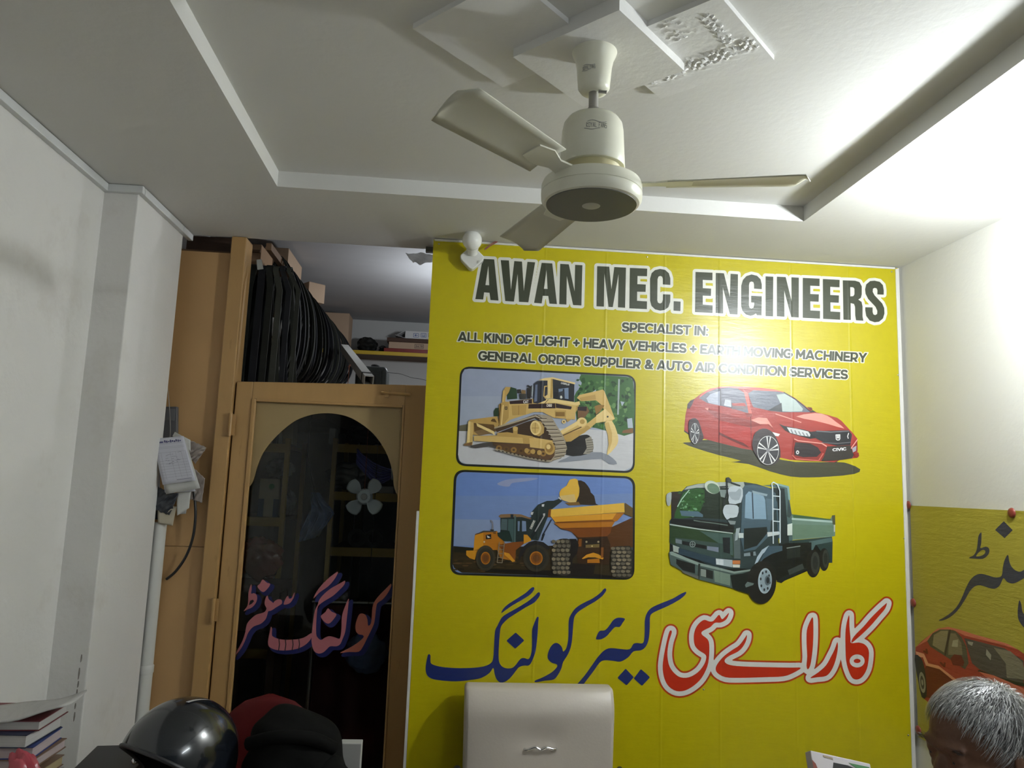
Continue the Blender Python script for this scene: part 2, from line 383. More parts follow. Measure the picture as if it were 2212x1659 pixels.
# mirrored-looking worn maker's lettering with two swooshes
LET = {'R': [[(0, 0), (0, 6), (3, 5), (0, 3), (3, 0)]], 'O': [[(0, 0), (0, 6), (3, 6), (3, 0), (0, 0)]], 'Y': [[(0, 6), (1.5, 3), (3, 6)], [(1.5, 3), (1.5, 0)]], 'A': [[(0, 0), (1.5, 6), (3, 0)], [(.7, 2.5), (2.3, 2.5)]],
       'L': [[(0, 6), (0, 0), (3, 0)]], 'F': [[(0, 0), (0, 6), (3, 6)], [(0, 3), (2, 3)]], 'N': [[(0, 0), (0, 6), (3, 0), (3, 6)]], 'S': [[(3, 6), (0, 6), (0, 3), (3, 3), (3, 0), (0, 0)]]}
st_ = []; xx = 0
for ch in 'ROYAL FANS':
    if ch == ' ': xx += 3; continue
    st_ += [[(xx + a, b * 1.6 - 1.6) for a, b in s_] for s_ in LET[ch]]; xx += 4.6
st_.append([(i * 5 + 2, 11.5 + 2.2 * math.sin(i * .8)) for i in range(9)]); st_.append([(i * 4 - 4, -5 + 1.8 * math.sin(i * .7 + 2)) for i in range(9)])
cyl_mark(st_, math.radians(-112), 2.376, .00105, lambda z: .0735 - (z - 2.312) * .05, 'printed_mark', hs)
cyl_mark(st_, math.radians(-140), 2.530, .0007, lambda z: .0385 + max(0, z - 2.52) * .08, 'printed_mark', fan)

# ---------------------------------------------------------------- globe bulb in an angled holder on the banner
frost = mat('frosted_globe', (.80, .80, .76, 1), .12, spec=.5, sub=.0)
porc = mat('white_porcelain', (.74, .74, .70, 1), .22, var=.03)
gc = at(1020, 519, 2.815); gb = at(1021, 551, 2.868)
gl = empty('globe_light', (gb.x, 2.9, gb.z - .05), 'unlit white globe bulb in an angled holder at the banner top left', 'light bulb')
ax = (gc - Vector((gb.x + .0, 2.885, gb.z - .005))).normalized()
Tq = ax.to_track_quat('Z', 'Y').to_matrix()
obj('globe', MB().ell(gc, (.0385, .0385, .0385), 32, 20), frost, gl, smooth=80)
hold = MB().lathe([(.0215, -.062), (.0215, -.045), (.0245, -.040), (.0255, -.028), (.022, -.024)], gc, 28, Tq)
obj('lamp_socket', hold, porc, gl, smooth=40)
dm = [(0, .047), (.010, .043), (.045, .010), (.047, 0), (.043, -.010), (.010, -.043), (0, -.047), (-.010, -.043), (-.043, -.010), (-.047, 0), (-.045, .010), (-.010, .043)]
bs = gb + Vector((-.002, 0, -.012))
obj('base_plate', MB().prism([(bs.x + a, 2.862, bs.z + b) for a, b in dm], (0, .036, 0)), porc, gl, bevel=.010, seg=4, smooth=50)
obj('printed_mark', MB().box(bs.x + .020, bs.x + .0212, 2.8608, 2.862, bs.z - .022, bs.z - .012).box(bs.x + .0235, bs.x + .0247, 2.8608, 2.862, bs.z - .022, bs.z - .012).box(bs.x + .027, bs.x + .0282, 2.8608, 2.862, bs.z - .020, bs.z - .010), ink_m, gl)
red_w = mat('red_wire', (.24, .07, .05, 1), .5)
for k in range(2):
    pts = cr([at(1047, 538 + k * 2, 2.88), at(1058, 529 + k * 3, 2.885), at(1068, 523 + k * 3, 2.89), at(1075, 521 + k, 2.894)], 5, False)
    obj('wire', MB().tube(pts, .0019, 6), red_w, gl, smooth=60)

# ---------------------------------------------------------------- partition, jamb, door
YD = 3.045
jl, jr = -.927, -.868
tj = st('trim_6', MB().box(jl, jr, 3.028, 3.13, 0, ZC - .001), ochre, 'ochre painted door post rising to the ceiling', bevel=.004)
pw = empty('wall_partition', (-1.07, 3.07, 0), 'ochre plywood partition between the pilaster and the door post', None, kind='structure')
zs = at(390, 1180, 3.058).z
obj('panel', MB().box(XL, jl, 3.058, 3.074, zs + .0012, 2.502), ochre_panel, pw)
obj('panel', MB().box(XL, jl, 3.058, 3.074, 0, zs - .0012), ochre_panel, pw)
obj('backing', MB().box(XL, jl, 3.076, 3.09, 0, 2.48), ochre_panel, pw)

def dp(x, y, Y=YD): return at(x, y, Y)
door = empty('door_1', (-.48, YD, 0), 'ochre wooden door with an arched dark glass pane and painted lettering', None, kind='structure')
def dpoly(name, pix, th, m, Y=YD, holes=(), parent=None, **k):
    return obj(name, MB().prism([dp(x, y, Y) for x, y in pix], (0, th, 0), [[dp(x, y, Y) for x, y in h] for h in holes]), m, parent or door, **k)
# bottom of the door from the hinge line down to the floor
def down(x, y, z, Y=YD):
    p = at(x, y, Y); return Vector((p.x, p.y, z))
zb = .02
dl = jr + .006
P = [Vector((dl, YD, zb)), Vector((dl, YD, dp(514, 824).z)), dp(552, 826), dp(552, 861), Vector((dp(540, 930).x + .002, YD, 1.60)), Vector((dp(494, 1512).x, YD, zb))]
xs0 = dp(549, 862).x
def vb(x0, x1, z0, z1, y0, y1): return MB().box(x0, x1, y0, y1, z0, z1)
xiL = dp(541, 900).x; xiR = dp(873, 900).x; zTi = dp(700, 868).z; xo = -.098
zTL, zTR = dp(514, 824).z, dp(917, 832).z
def ztop(x): return zTL + (zTR - zTL) * (x - dl) / (xo - dl)
obj('stile', MB().prism([(dl, YD, zb), (dl, YD, ztop(dl)), (xiL, YD, ztop(xiL)), (xiL, YD, zb)], (0, .038, 0)), ochre, door, bevel=.003)
obj('stile', MB().prism([(xiR, YD, zb), (xiR, YD, ztop(xiR)), (xo, YD, ztop(xo)), (xo, YD, zb)], (0, .038, 0)), ochre, door, bevel=.003)
obj('top_rail', MB().prism([(xiL, YD + .0005, zTi), (xiL, YD + .0005, ztop(xiL)), (xiR, YD + .0005, ztop(xiR)), (xiR, YD + .0005, zTi)], (0, .037, 0)), ochre, door, bevel=.002)
obj('bottom_rail', MB().box(xiL, xiR, YD + .0005, YD + .037, zb, .22), ochre, door, bevel=.002)
# glazing beads round the opening
bw = .013
obj('bead', MB().box(xiL, xiL + bw * 1.3, YD - .006, YD + .012, .22, zTi), ochre, door, bevel=.004, seg=3)
obj('bead', MB().box(xiR - bw * .6, xiR, YD - .003, YD + .012, .22, zTi), ochre, door, bevel=.003, seg=3)
obj('bead', MB().box(xiL + bw * 1.3, xiR - bw * .6, YD - .004, YD + .012, zTi - bw * .8, zTi), ochre, door, bevel=.003, seg=3)
arch_m = mat('arch_panel', (.33, .235, .105, 1), .55, var=.08, scale=6, stain=(40, .70, .74, (.10, .06, .03, 1)))
arch = [(145, 815), (200, 745), (240, 610), (300, 470), (390, 350), (500, 245), (620, 160), (760, 112), (880, 98), (1000, 107), (1120, 140), (1240, 210), (1340, 295), (1420, 400), (1480, 520), (1520, 660), (1535, 800), (1570, 880)]
arch = [(500 + a / 4.366, 870 + b / 4.366) for a, b in arch]
YG = YD + .016
ap = [dp(x, y, YG) for x, y in arch]
ap = cr(ap, 4, False)
top = [Vector((xiR, YG, ap[-1].z)), Vector((xiR, YG, zTi + .01)), Vector((xiL, YG, zTi + .01)), Vector((xiL, YG, ap[0].z))]
obj('arch_panel', MB().prism(ap + top, (0, .006, 0)), arch_m, door)
dglass = glass('door_glass', (.84, .86, .85, 1), refl=.6)
obj('glass_pane', MB().box(xiL, xiR, YG + .008, YG + .012, .22, zTi), dglass, door)
for hx, hy in ((497, 917), (460, 1318)):
    p = at(hx, hy, 3.02); q = at(hx - (0), hy, 3.02)
    h = obj('hinge', MB().tube([p + Vector((0, 0, .045)), p - Vector((0, 0, .045))], .0075, 10), ochre, door, smooth=60)
    obj('hinge_leaf', MB().box(p.x - .022, p.x + .018, 3.0255, 3.0275, p.z - .042, p.z + .042), ochre, h)
bolt = at(838, 851, YD - .006)
obj('door_bolt', MB().tube([bolt + Vector((-.028, 0, .004)), bolt + Vector((.09, 0, .002))], .006, 8).box(bolt.x - .012, bolt.x + .004, YD - .008, YD, bolt.z - .014, bolt.z + .016), ochre, door)

# lettering painted on the glass: pink with a dark blue drop shade
class Art:
    def __init__(s, fn, nrm, step=4e-5, base=2e-4): s.mb = MB(); s.fn = fn; s.n = Vector(nrm); s.step = step; s.k = 0; s.base = base; s.cr = (0, 0, 1)
    def P(s, x, y): return s.fn(s.cr[0] + x / s.cr[2], s.cr[1] + y / s.cr[2]) + s.n * (s.base + s.k * s.step)
    def raw(s, loops, c, up=True):
        if up: s.k += 1
        L3 = [[s.P(x, y) for x, y in l] for l in loops]
        flat = [p for l in L3 for p in l]; tr = tessellate_polygon(L3)
        fs = []
        for t in tr:
            a, b, d = flat[t[0]], flat[t[1]], flat[t[2]]
            if (b - a).cross(d - a).length < 1e-12: continue
            fs.append(tuple(t) if (b - a).cross(d - a).dot(s.n) > 0 else tuple(reversed(t)))
        s.mb.add(flat, fs); s.mb.c += [c] * len(fs)
    def poly(s, pts, c, sm=0, holes=()):
        f = lambda l: [(p.x, p.y) for p in cr([(x, y, 0) for x, y in l], sm)] if sm else list(l)
        s.raw([f(pts)] + [f(h) for h in holes], c)
    def disc(s, x, y, rx, ry, c, n=28, rot=0):
        ca, sa = math.cos(rot), math.sin(rot)
        s.raw([[(x + rx * math.cos(2 * PI * i / n) * ca - ry * math.sin(2 * PI * i / n) * sa, y + rx * math.cos(2 * PI * i / n) * sa + ry * math.sin(2 * PI * i / n) * ca) for i in range(n)]], c)
    def line(s, pts, w, c, closed=False, caps=True, up=True):
        """stroke of half width w: quads and round joints"""
        if up: s.k += 1
        m = len(pts)
        for i in range(m if closed else m - 1):
            (x0, y0), (x1, y1) = pts[i], pts[(i + 1) % m]; L = math.hypot(x1 - x0, y1 - y0)
            if L < 1e-6: continue
            nx, ny = -(y1 - y0) / L * w, (x1 - x0) / L * w
            s.raw([[(x0 + nx, y0 + ny), (x1 + nx, y1 + ny), (x1 - nx, y1 - ny), (x0 - nx, y0 - ny)]], c, False); s.k += .12
        if caps:
            for x, y in pts:
                s.k += .12; s.raw([[(x + w * math.cos(2 * PI * i / 10), y + w * math.sin(2 * PI * i / 10)) for i in range(10)]], c, False)
    def field(s, loops, strokes, w, c, res, band=None):
        """fill every point within w of the loops (closed, filled) or strokes: one flat, non-overlapping sheet"""
        s.k += 1
        seg = [(l[i], l[(i + 1) % len(l)]) for l in loops for i in range(len(l))] + [(l[i], l[i + 1]) for l in strokes for i in range(len(l) - 1)]
        xs = [p[0] for e in seg for p in e]; ys = [p[1] for e in seg for p in e]; x0, y0 = min(xs) - w - res, min(ys) - w - res
        nx, ny = int((max(xs) + w + res - x0) / res) + 2, int((max(ys) + w + res - y0) / res) + 2
        gx = (x0 + np.arange(nx) * res)[None, :]; gy = (y0 + np.arange(ny) * res)[:, None]
        d = np.full((ny, nx), 1e9); ins = np.zeros((ny, nx), bool); nl = sum(len(l) for l in loops)
        for q, ((ax, ay), (bx, by)) in enumerate(seg):
            ex, ey = bx - ax, by - ay; L2 = ex * ex + ey * ey
            if L2 < 1e-12: continue
            t = np.clip(((gx - ax) * ex + (gy - ay) * ey) / L2, 0, 1)
            d = np.minimum(d, (gx - ax - t * ex) ** 2 + (gy - ay - t * ey) ** 2)
            if q < nl:
                cond = (ay > gy) != (by > gy)
                if ey != 0: ins ^= cond & (gx < (gy - ay) * ex / ey + ax)
        d = np.sqrt(d); d[ins] = -1e-3 - d[ins]; d -= w
        if band: d = np.maximum(d, np.maximum(band[0] - gy, gy - band[1]) + 0 * gx)
        V = []; Fs = []
        def emit(pl):
            o = len(V); V.extend(pl); Fs.append(tuple(range(o, o + len(pl))))
        full = (d[:-1, :-1] <= 0) & (d[:-1, 1:] <= 0) & (d[1:, :-1] <= 0) & (d[1:, 1:] <= 0); anyin = (d[:-1, :-1] <= 0) | (d[:-1, 1:] <= 0) | (d[1:, :-1] <= 0) | (d[1:, 1:] <= 0)
        for j in range(ny - 1):
            i = 0
            while i < nx - 1:
                if full[j, i]:
                    k = i
                    while k + 1 < nx - 1 and full[j, k + 1]: k += 1
                    xa, xb, ya, yb = x0 + i * res, x0 + (k + 1) * res, y0 + j * res, y0 + (j + 1) * res
                    emit([(xa, ya), (xb, ya), (xb, yb), (xa, yb)]); i = k + 1; continue
                if anyin[j, i]:
                    cs = [(i, j), (i + 1, j), (i + 1, j + 1), (i, j + 1)]; pl = []
                    for a in range(4):
                        (ia, ja), (ib, jb) = cs[a], cs[(a + 1) % 4]; da, db = d[ja, ia], d[jb, ib]
                        if da <= 0: pl.append((x0 + ia * res, y0 + ja * res))
                        if (da <= 0) != (db <= 0):
                            t = da / (da - db); pl.append((x0 + (ia + (ib - ia) * t) * res, y0 + (ja + (jb - ja) * t) * res))
                    if len(pl) > 2: emit(pl)
                i += 1
        P3 = [s.P(x, y) for x, y in V]
        if Fs:
            f = Fs[0]; n = (P3[f[1]] - P3[f[0]]).cross(P3[f[2]] - P3[f[0]])
            if n.dot(s.n) < 0: Fs = [tuple(reversed(f)) for f in Fs]
        s.mb.add(P3, Fs); s.mb.c += [c] * len(Fs)
    def fat(s, pts, w, c, sm=0, res=None): s.fats([pts], w, c, sm, res)
    def fats(s, glyphs, w, c, sm=0, res=None):
        """glyph outlines grown by w, merged"""
        ls = [[(p.x, p.y) for p in cr([(x, y, 0) for x, y in g], sm)] if sm else g for g in glyphs]
        s.field(ls, [], w, c, res or max(3., w / 6))
def pt(t): return [tuple(float(q) for q in p.split(',')) for p in t.split()]
def rrect(q, r, n=8):
    """rounded corners for a quad"""
    out = []
    for i in range(4):
        p = Vector((*q[i], 0)); a = (Vector((*q[i - 1], 0)) - p).normalized() * r; b = (Vector((*q[(i + 1) % 4], 0)) - p).normalized() * r
        for k in range(n + 1):
            t = k / n; out.append(((p + a * (1 - t) ** 2 + b * t ** 2).x, (p + a * (1 - t) ** 2 + b * t ** 2).y))
    return out
paint_m = print_mat('sign_paint', .5, 0)
YF = YG + .008
A = Art(lambda x, y: at(x, y, YF), (0, -1, 0)); A.cr = (500, 1200, 6.144)
pink, navy, brown = rgb(150, 88, 92, 1.3), rgb(8, 14, 60, 1.6), rgb(140, 78, 62, 1.5)
G = [pt("265,380 268,450 262,505 300,500 335,525 340,580 318,640 270,690 215,715 162,738 210,672 222,600 225,500 245,420"),
     pt("415,318 470,360 510,372 508,400 470,450 425,485 385,465 345,410 380,372"),
     pt("475,530 495,580 545,620 553,632 575,605 620,580 665,590 670,635 640,660 590,690 550,718 515,735 488,740 475,790 450,850 390,905 300,940 250,985 215,1040 185,1120 130,1230 40,1335 100,1220 150,1120 185,1010 205,910 260,840 330,785 400,765 445,745 465,700 442,650 445,590"),
     pt("750,530 765,570 800,560 835,488 835,530 800,605 760,640 700,652 697,625 720,570"),
     pt("525,945 540,975 537,1050 560,1080 640,1110 760,1118 880,1110 970,1085 1060,1030 1062,1090 1010,1160 930,1215 840,1245 720,1260 610,1255 530,1230 490,1190 487,1120 510,1010"),
     pt("1408,215 1395,270 1340,350 1270,420 1170,490 1090,570 1130,480 1200,390 1290,300"),
     pt("1508,335 1495,390 1430,460 1340,540 1240,600 1170,650 1145,690 1135,760 1125,900 1125,1040 1145,1090 1190,1120 1240,1090 1300,1070 1370,1085 1430,1105 1450,1060 1460,960 1465,820 1490,720 1550,578 1555,620 1530,850 1510,1010 1470,1120 1440,1180 1390,1205 1310,1205 1260,1250 1210,1290 1150,1300 1100,1270 1075,1210 1062,1130 1070,1010 1085,880 1105,740 1150,640 1170,580 1240,500 1330,430 1420,380 1465,355"),
     pt("1282,700 1330,745 1393,778 1360,840 1310,895 1265,900 1215,860 1185,808 1215,775 1250,745"),
     pt("2115,375 2118,410 2080,490 2010,580 1940,630 1920,700 1905,830 1890,910 1850,1000 1800,1100 1750,1200 1690,1275 1560,1280 1440,1292 1540,1240 1650,1175 1720,1120 1755,1080 1740,1055 1690,1045 1655,1010 1645,950 1655,880 1690,790 1730,768 1780,790 1805,850 1815,930 1850,900 1862,800 1870,690 1900,610 1960,530 2050,440")]
A.fats([[(x + 38, y + 32) for x, y in g] for g in G], 20, navy, 3, 6)
for k, g in enumerate(G): A.poly(g, brown if k == 8 else pink, 3)
for x0 in (630, 715, 810, 895): A.line([(x0, 1108), (x0 + 8, 1180), (x0 - 4, 1255)], 6, rgb(6, 8, 10))
A.poly(pt("230,660 250,600 285,585 300,605 270,640"), rgb(6, 8, 12))
obj('painted_lettering', A.mb, paint_m, door, label='pink lettering with blue shading painted on the glass')
# ---------------------------------------------------------------- the big yellow banner
YB = 2.900
bpx = lambda x, y: at(x, y, YB)
xb0, xb1, zb0, zb1 = -.105, 1.833, .35, 2.562
ban = empty('banner', ((xb0 + xb1) / 2, YB, zb0), 'big yellow printed vinyl banner with headline and four vehicle pictures', 'banner')
def vinyl(name, creases, org):
    m = print_mat(name, .31, .10); nt = m.node_tree; N = nt.nodes; L = nt.links; b = N['Principled BSDF']
    b.inputs['Specular IOR Level'].default_value = .6; bump = [n for n in N if n.bl_idname == 'ShaderNodeBump'][0]; h0 = bump.inputs['Height'].links[0].from_socket
    tc = [n for n in N if n.bl_idname == 'ShaderNodeTexCoord'][0]; sp = N.new('ShaderNodeSeparateXYZ'); L.new(tc.outputs['Object'], sp.inputs[0])
    for x in creases:
        s_ = N.new('ShaderNodeMath'); s_.operation = 'SUBTRACT'; L.new(sp.outputs[0], s_.inputs[0]); s_.inputs[1].default_value = x - org
        a = N.new('ShaderNodeMath'); a.operation = 'ABSOLUTE'; L.new(s_.outputs[0], a.inputs[0])
        r = N.new('ShaderNodeMapRange'); r.interpolation_type = 'SMOOTHSTEP'; r.inputs[1].default_value = 0; r.inputs[2].default_value = .007; r.inputs[3].default_value = .9; r.inputs[4].default_value = 0; L.new(a.outputs[0], r.inputs[0])
        ad = N.new('ShaderNodeMath'); ad.operation = 'ADD'; L.new(h0, ad.inputs[0]); L.new(r.outputs[0], ad.inputs[1]); h0 = ad.outputs[0]
    L.new(h0, bump.inputs['Height'])
    return m
CRE = [bpx(x, y).x for x, y in ((1165, 1000), (1435, 720), (1555, 950), (1712, 900), (1300, 1100), (1840, 900))]
vin = vinyl('banner_vinyl', CRE, (xb0 + xb1) / 2)
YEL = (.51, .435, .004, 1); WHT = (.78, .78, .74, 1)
K = PHOTO_GAIN
def C(r, g, b): return rgb(r, g, b, K)
mb = MB(); n_ = 24
mb.grid(lambda a, b: Vector((xb0 + (xb1 - xb0) * a, YB, zb0 + (zb1 - zb0) * b)), 1, 1)
mb.add([(xb0, YB, zb0), (xb0, YB, zb1), (xb0, YB + .016, zb1), (xb0, YB + .016, zb0), (xb1, YB, zb0), (xb1, YB, zb1), (xb1, YB + .016, zb1), (xb1, YB + .016, zb0)], [(0, 3, 2, 1), (4, 5, 6, 7), (1, 2, 6, 5), (3, 0, 4, 7), (2, 3, 7, 6)])
mb.c = [YEL] * 6
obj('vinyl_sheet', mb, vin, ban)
strip_m = mat('banner_edge', (.70, .69, .64, 1), .5, var=.05, scale=10)
obj('edge_strip', MB().box(xb1 - .011, xb1 + .004, YB - .0035, YB + .012, zb0, zb1 - .004), strip_m, ban, bevel=.0015)
obj('edge_strip', MB().box(xb0 + .004, xb1 - .012, YB - .003, YB + .012, zb1 - .006, zb1 + .0025), strip_m, ban, bevel=.001)
bpE = at(880, 1103, 2.907)
obj('edge_strip', MB().box(xb0 - .011, xb0 - .001, YB - .001, YB + .012, zb0, bpE.z), strip_m, ban, bevel=.001)
for x, y in ((948, 527), (1398, 555), (1926, 587), (1940, 810), (1953, 1163), (1962, 1588), (1520, 1489)):
    p = bpx(x, y); obj('screw', MB().lathe([(.0001, -.0028), (.003, -.002), (.0035, 0)], p, 10, Matrix.Rotation(-PI / 2, 3, 'X')), steel, ban)
def art(): return Art(bpx, (0, -1, 0))
def done(name, A, label=None): return obj(name, A.mb, vin, ban, label=label)

# headline
A = art(); DK = C(58, 62, 48)
H1 = {'A': [pt("150,42 265,48 308,458 228,452 218,380 165,376 155,447 77,443"), pt("207,112 215,305 178,303")],
      'W': [pt("330,55 412,58 432,350 465,64 542,70 560,362 596,72 673,77 605,475 512,470 498,195 462,468 375,462")],
      'A2': [pt("737,82 843,88 890,493 815,488 803,412 748,410 738,486 662,480"), pt("786,155 797,342 760,340")],
      'N': [pt("922,92 1008,97 1065,365 1070,102 1143,106 1133,507 1050,502 988,215 984,498 912,493")],
      'M': [pt("1290,115 1410,120 1432,345 1460,124 1577,130 1568,530 1497,525 1503,195 1445,523 1403,520 1362,190 1357,518 1283,515")],
      'E': [pt("1615,132 1788,140 1786,216 1692,213 1690,294 1774,298 1772,372 1688,369 1687,460 1786,466 1785,543 1610,535")],
      'C': [pt("2018,302 1943,297 1943,240 1936,220 1918,212 1900,220 1891,245 1888,455 1895,478 1915,487 1935,478 1944,450 1945,395 2018,398 2017,470 1998,525 1960,552 1915,558 1865,545 1830,510 1817,460 1816,240 1832,185 1865,155 1915,143 1965,152 2003,185 2018,235")],
      '.': [pt("2052,464 2120,468 2118,562 2050,558")]}
H2 = {'E': [pt("103,126 272,134 271,210 175,206 175,288 258,293 256,366 175,362 175,452 273,459 272,535 98,525")],
      'N': [pt("305,136 385,140 445,380 452,145 525,150 522,550 445,545 375,280 378,540 303,535")],
      'G': [pt("762,368 760,560 715,558 705,540 680,555 650,562 605,550 570,515 557,465 558,265 575,205 610,168 660,152 715,165 750,200 762,250 762,298 685,293 685,250 678,228 660,222 642,230 635,255 634,460 642,485 660,492 680,482 687,455 687,432 657,430 657,363")],
      'I': [pt("800,170 876,174 874,570 800,566")],
      'N2': [pt("913,174 1000,178 1060,420 1058,180 1131,184 1130,580 1055,576 985,310 988,573 913,568")],
      'E2': [pt("1170,186 1338,194 1337,268 1245,264 1245,346 1330,350 1328,424 1245,420 1246,510 1342,515 1341,592 1170,583")],
      'E3': [pt("1370,197 1537,206 1536,280 1444,275 1444,356 1530,361 1528,434 1445,430 1446,520 1543,526 1542,603 1373,594")],
      'R': [pt("1568,210 1690,214 1735,228 1757,270 1757,350 1748,385 1722,402 1755,425 1765,470 1765,570 1773,612 1700,608 1692,560 1690,475 1680,445 1646,437 1648,605 1575,602"), pt("1642,278 1672,280 1684,295 1684,350 1672,368 1643,370")],
      'S': [pt("1975,353 1912,350 1913,310 1905,290 1885,285 1868,295 1866,325 1885,360 1960,440 1980,485 1983,540 1968,590 1930,622 1885,628 1835,610 1802,565 1792,510 1792,478 1865,480 1865,525 1872,548 1890,557 1910,545 1912,515 1895,475 1820,395 1795,345 1790,300 1802,250 1840,218 1885,214 1935,225 1967,258 1976,310")]}
for crp, H in (((1010, 550, 4.608), H1), ((1480, 560, 4.608), H2)):
    A.cr = crp
    A.fats([g[0] for g in H.values()], 29, (.74, .735, .66, 1), 0, 5)
for crp, H in (((1010, 550, 4.608), H1), ((1480, 560, 4.608), H2)):
    A.cr = crp
    for g in H.values(): A.poly(g[0], DK, 0, g[1:])
done('headline_lettering', A, 'dark condensed capitals with a white outline')

# three lines of small bold capitals, drawn as strokes in units of the capital height
def arc(cx, cy, rx, ry, a0, a1, n=10): return [(cx + rx * math.cos(math.radians(a0 + (a1 - a0) * i / n)), cy + ry * math.sin(math.radians(a0 + (a1 - a0) * i / n))) for i in range(n + 1)]
GLY = {'A': (.86, [[(0, -.1), (.43, 1.02), (.86, -.1)], [(.16, .26), (.70, .26)]]), 'C': (.80, [arc(.44, .5, .40, .42, 48, 312, 16)]), 'D': (.80, [[(.08, .09), (.08, .91), (.36, .91)] + arc(.36, .5, .38, .41, 90, -90, 12) + [(.08, .09)]]),
       'E': (.64, [[(.62, .92), (.08, .92), (.08, .08), (.62, .08)], [(.08, .5), (.55, .5)]]), 'F': (.62, [[(.62, .92), (.08, .92), (.08, -.1)], [(.08, .47), (.55, .47)]]), 'G': (.84, [arc(.44, .5, .40, .42, 45, 350, 16) + [(.80, .44), (.80, .48), (.50, .48)]]),
       'H': (.78, [[(.08, -.1), (.08, 1.1)], [(.72, -.1), (.72, 1.1)], [(.08, .5), (.72, .5)]]), 'I': (.16, [[(.08, -.1), (.08, 1.1)]]), 'K': (.74, [[(.08, -.1), (.08, 1.1)], [(.72, 1.08), (.12, .42)], [(.34, .62), (.76, -.08)]]), 'L': (.60, [[(.08, 1.1), (.08, .08), (.60, .08)]]),
       'M': (.92, [[(.08, -.1), (.08, .95), (.46, .30), (.84, .95), (.84, -.1)]]), 'N': (.80, [[(.08, -.1), (.08, .95), (.72, .05), (.72, 1.1)]]), 'O': (.90, [arc(.45, .5, .41, .42, 0, 360, 22)]), 'P': (.72, [[(.08, -.1), (.08, .92), (.38, .92)] + arc(.38, .63, .28, .29, 90, -90, 8) + [(.08, .34)]]),
       'R': (.74, [[(.08, -.1), (.08, .92), (.38, .92)] + arc(.38, .63, .28, .29, 90, -90, 8) + [(.08, .34)], [(.40, .34), (.68, -.1)]]), 'S': (.68, [arc(.34, .70, .28, .22, 35, 250, 8) + [(.44, .47)] + arc(.34, .29, .30, .21, 60, -150, 8)]), 'T': (.66, [[(0, .92), (.66, .92)], [(.33, .92), (.33, -.1)]]),
       'U': (.78, [[(.08, 1.1), (.08, .42)] + arc(.39, .42, .31, .34, 180, 360, 10) + [(.70, 1.1)]]), 'V': (.84, [[(0, 1.1), (.42, .0), (.84, 1.1)]]), 'Y': (.80, [[(0, 1.08), (.40, .42), (.80, 1.08)], [(.40, .42), (.40, -.1)]]), '&': (.84, [[(.80, -.02), (.24, .62)] + arc(.36, .76, .17, .16, 215, -40, 8) + [(.20, .42)] + arc(.34, .25, .26, .18, 130, 330, 8) + [(.76, .48)]]),
       '+': (.60, [[(.04, .46), (.56, .46)], [(.30, .20), (.30, .72)]]), ':': (.18, [[(.08, .10), (.082, .10)], [(.08, .62), (.082, .62)]]), '8': (.66, [arc(.33, .72, .24, .21, 0, 360, 12), arc(.33, .28, .29, .21, 0, 360, 12)]), '7': (.62, [[(0, .92), (.58, .92), (.20, -.1)]]), '4': (.7, [[(.44, 1.0), (.04, .28), (.70, .28)], [(.50, .6), (.50, -.1)]])}
def text_on(A, s, p0, p1, cap, c, halo=None, wgt=.115, space=.36, track=.13):
    """set a line from p0 to p1 (baseline ends, photo points); cap: capital height in photo pixels"""
    adv = []; x = 0
    for ch in s:
        if ch == ' ': x += space; continue
        w_, st = GLY[ch]; adv.append((x, st)); x += w_ + track
    W = x - track; a, b = Vector((*p0, 0)), Vector((*p1, 0)); d = (b - a) / W; L = d.length; dn = Vector((-d.y, d.x, 0)).normalized() * cap
    if dn.y < 0: dn = -dn
    old = A.fn, A.cr, A.k; A.cr = (0, 0, 1); f0 = A.fn
    A.fn = lambda u, v: f0(*(a + d * u - dn * v).xy)
    S_ = [[(ox + px, py) for px, py in q] for ox, st in adv for q in st]
    if halo: A.field([], S_, wgt + halo[0], halo[1], .07, (-halo[0], 1 + halo[0]))
    A.k += 1
    for q in (S_[i:i + 6] for i in range(0, len(S_), 6)): A.field([], q, wgt, c, .045, (0, 1)); A.k -= .9
    A.fn, A.cr = old[0], old[1]
    A.k = math.ceil(A.k) + 1
for s, p0, p1 in (('SPECIALIST IN:', (1344, 716.5), (1529, 725.5)), ('ALL KIND OF LIGHT + HEAVY VEHICLES + EARTH MOVING MACHINERY', (990, 737), (1871, 783)), ('GENERAL ORDER SUPPLIER & AUTO AIR CONDITION SERVICES', (1034, 778.5), (1830, 819.5))):
    A = art(); text_on(A, s, p0, p1, 20.5, DK, (.10, (.74, .73, .60, 1))); done('text_line', A)

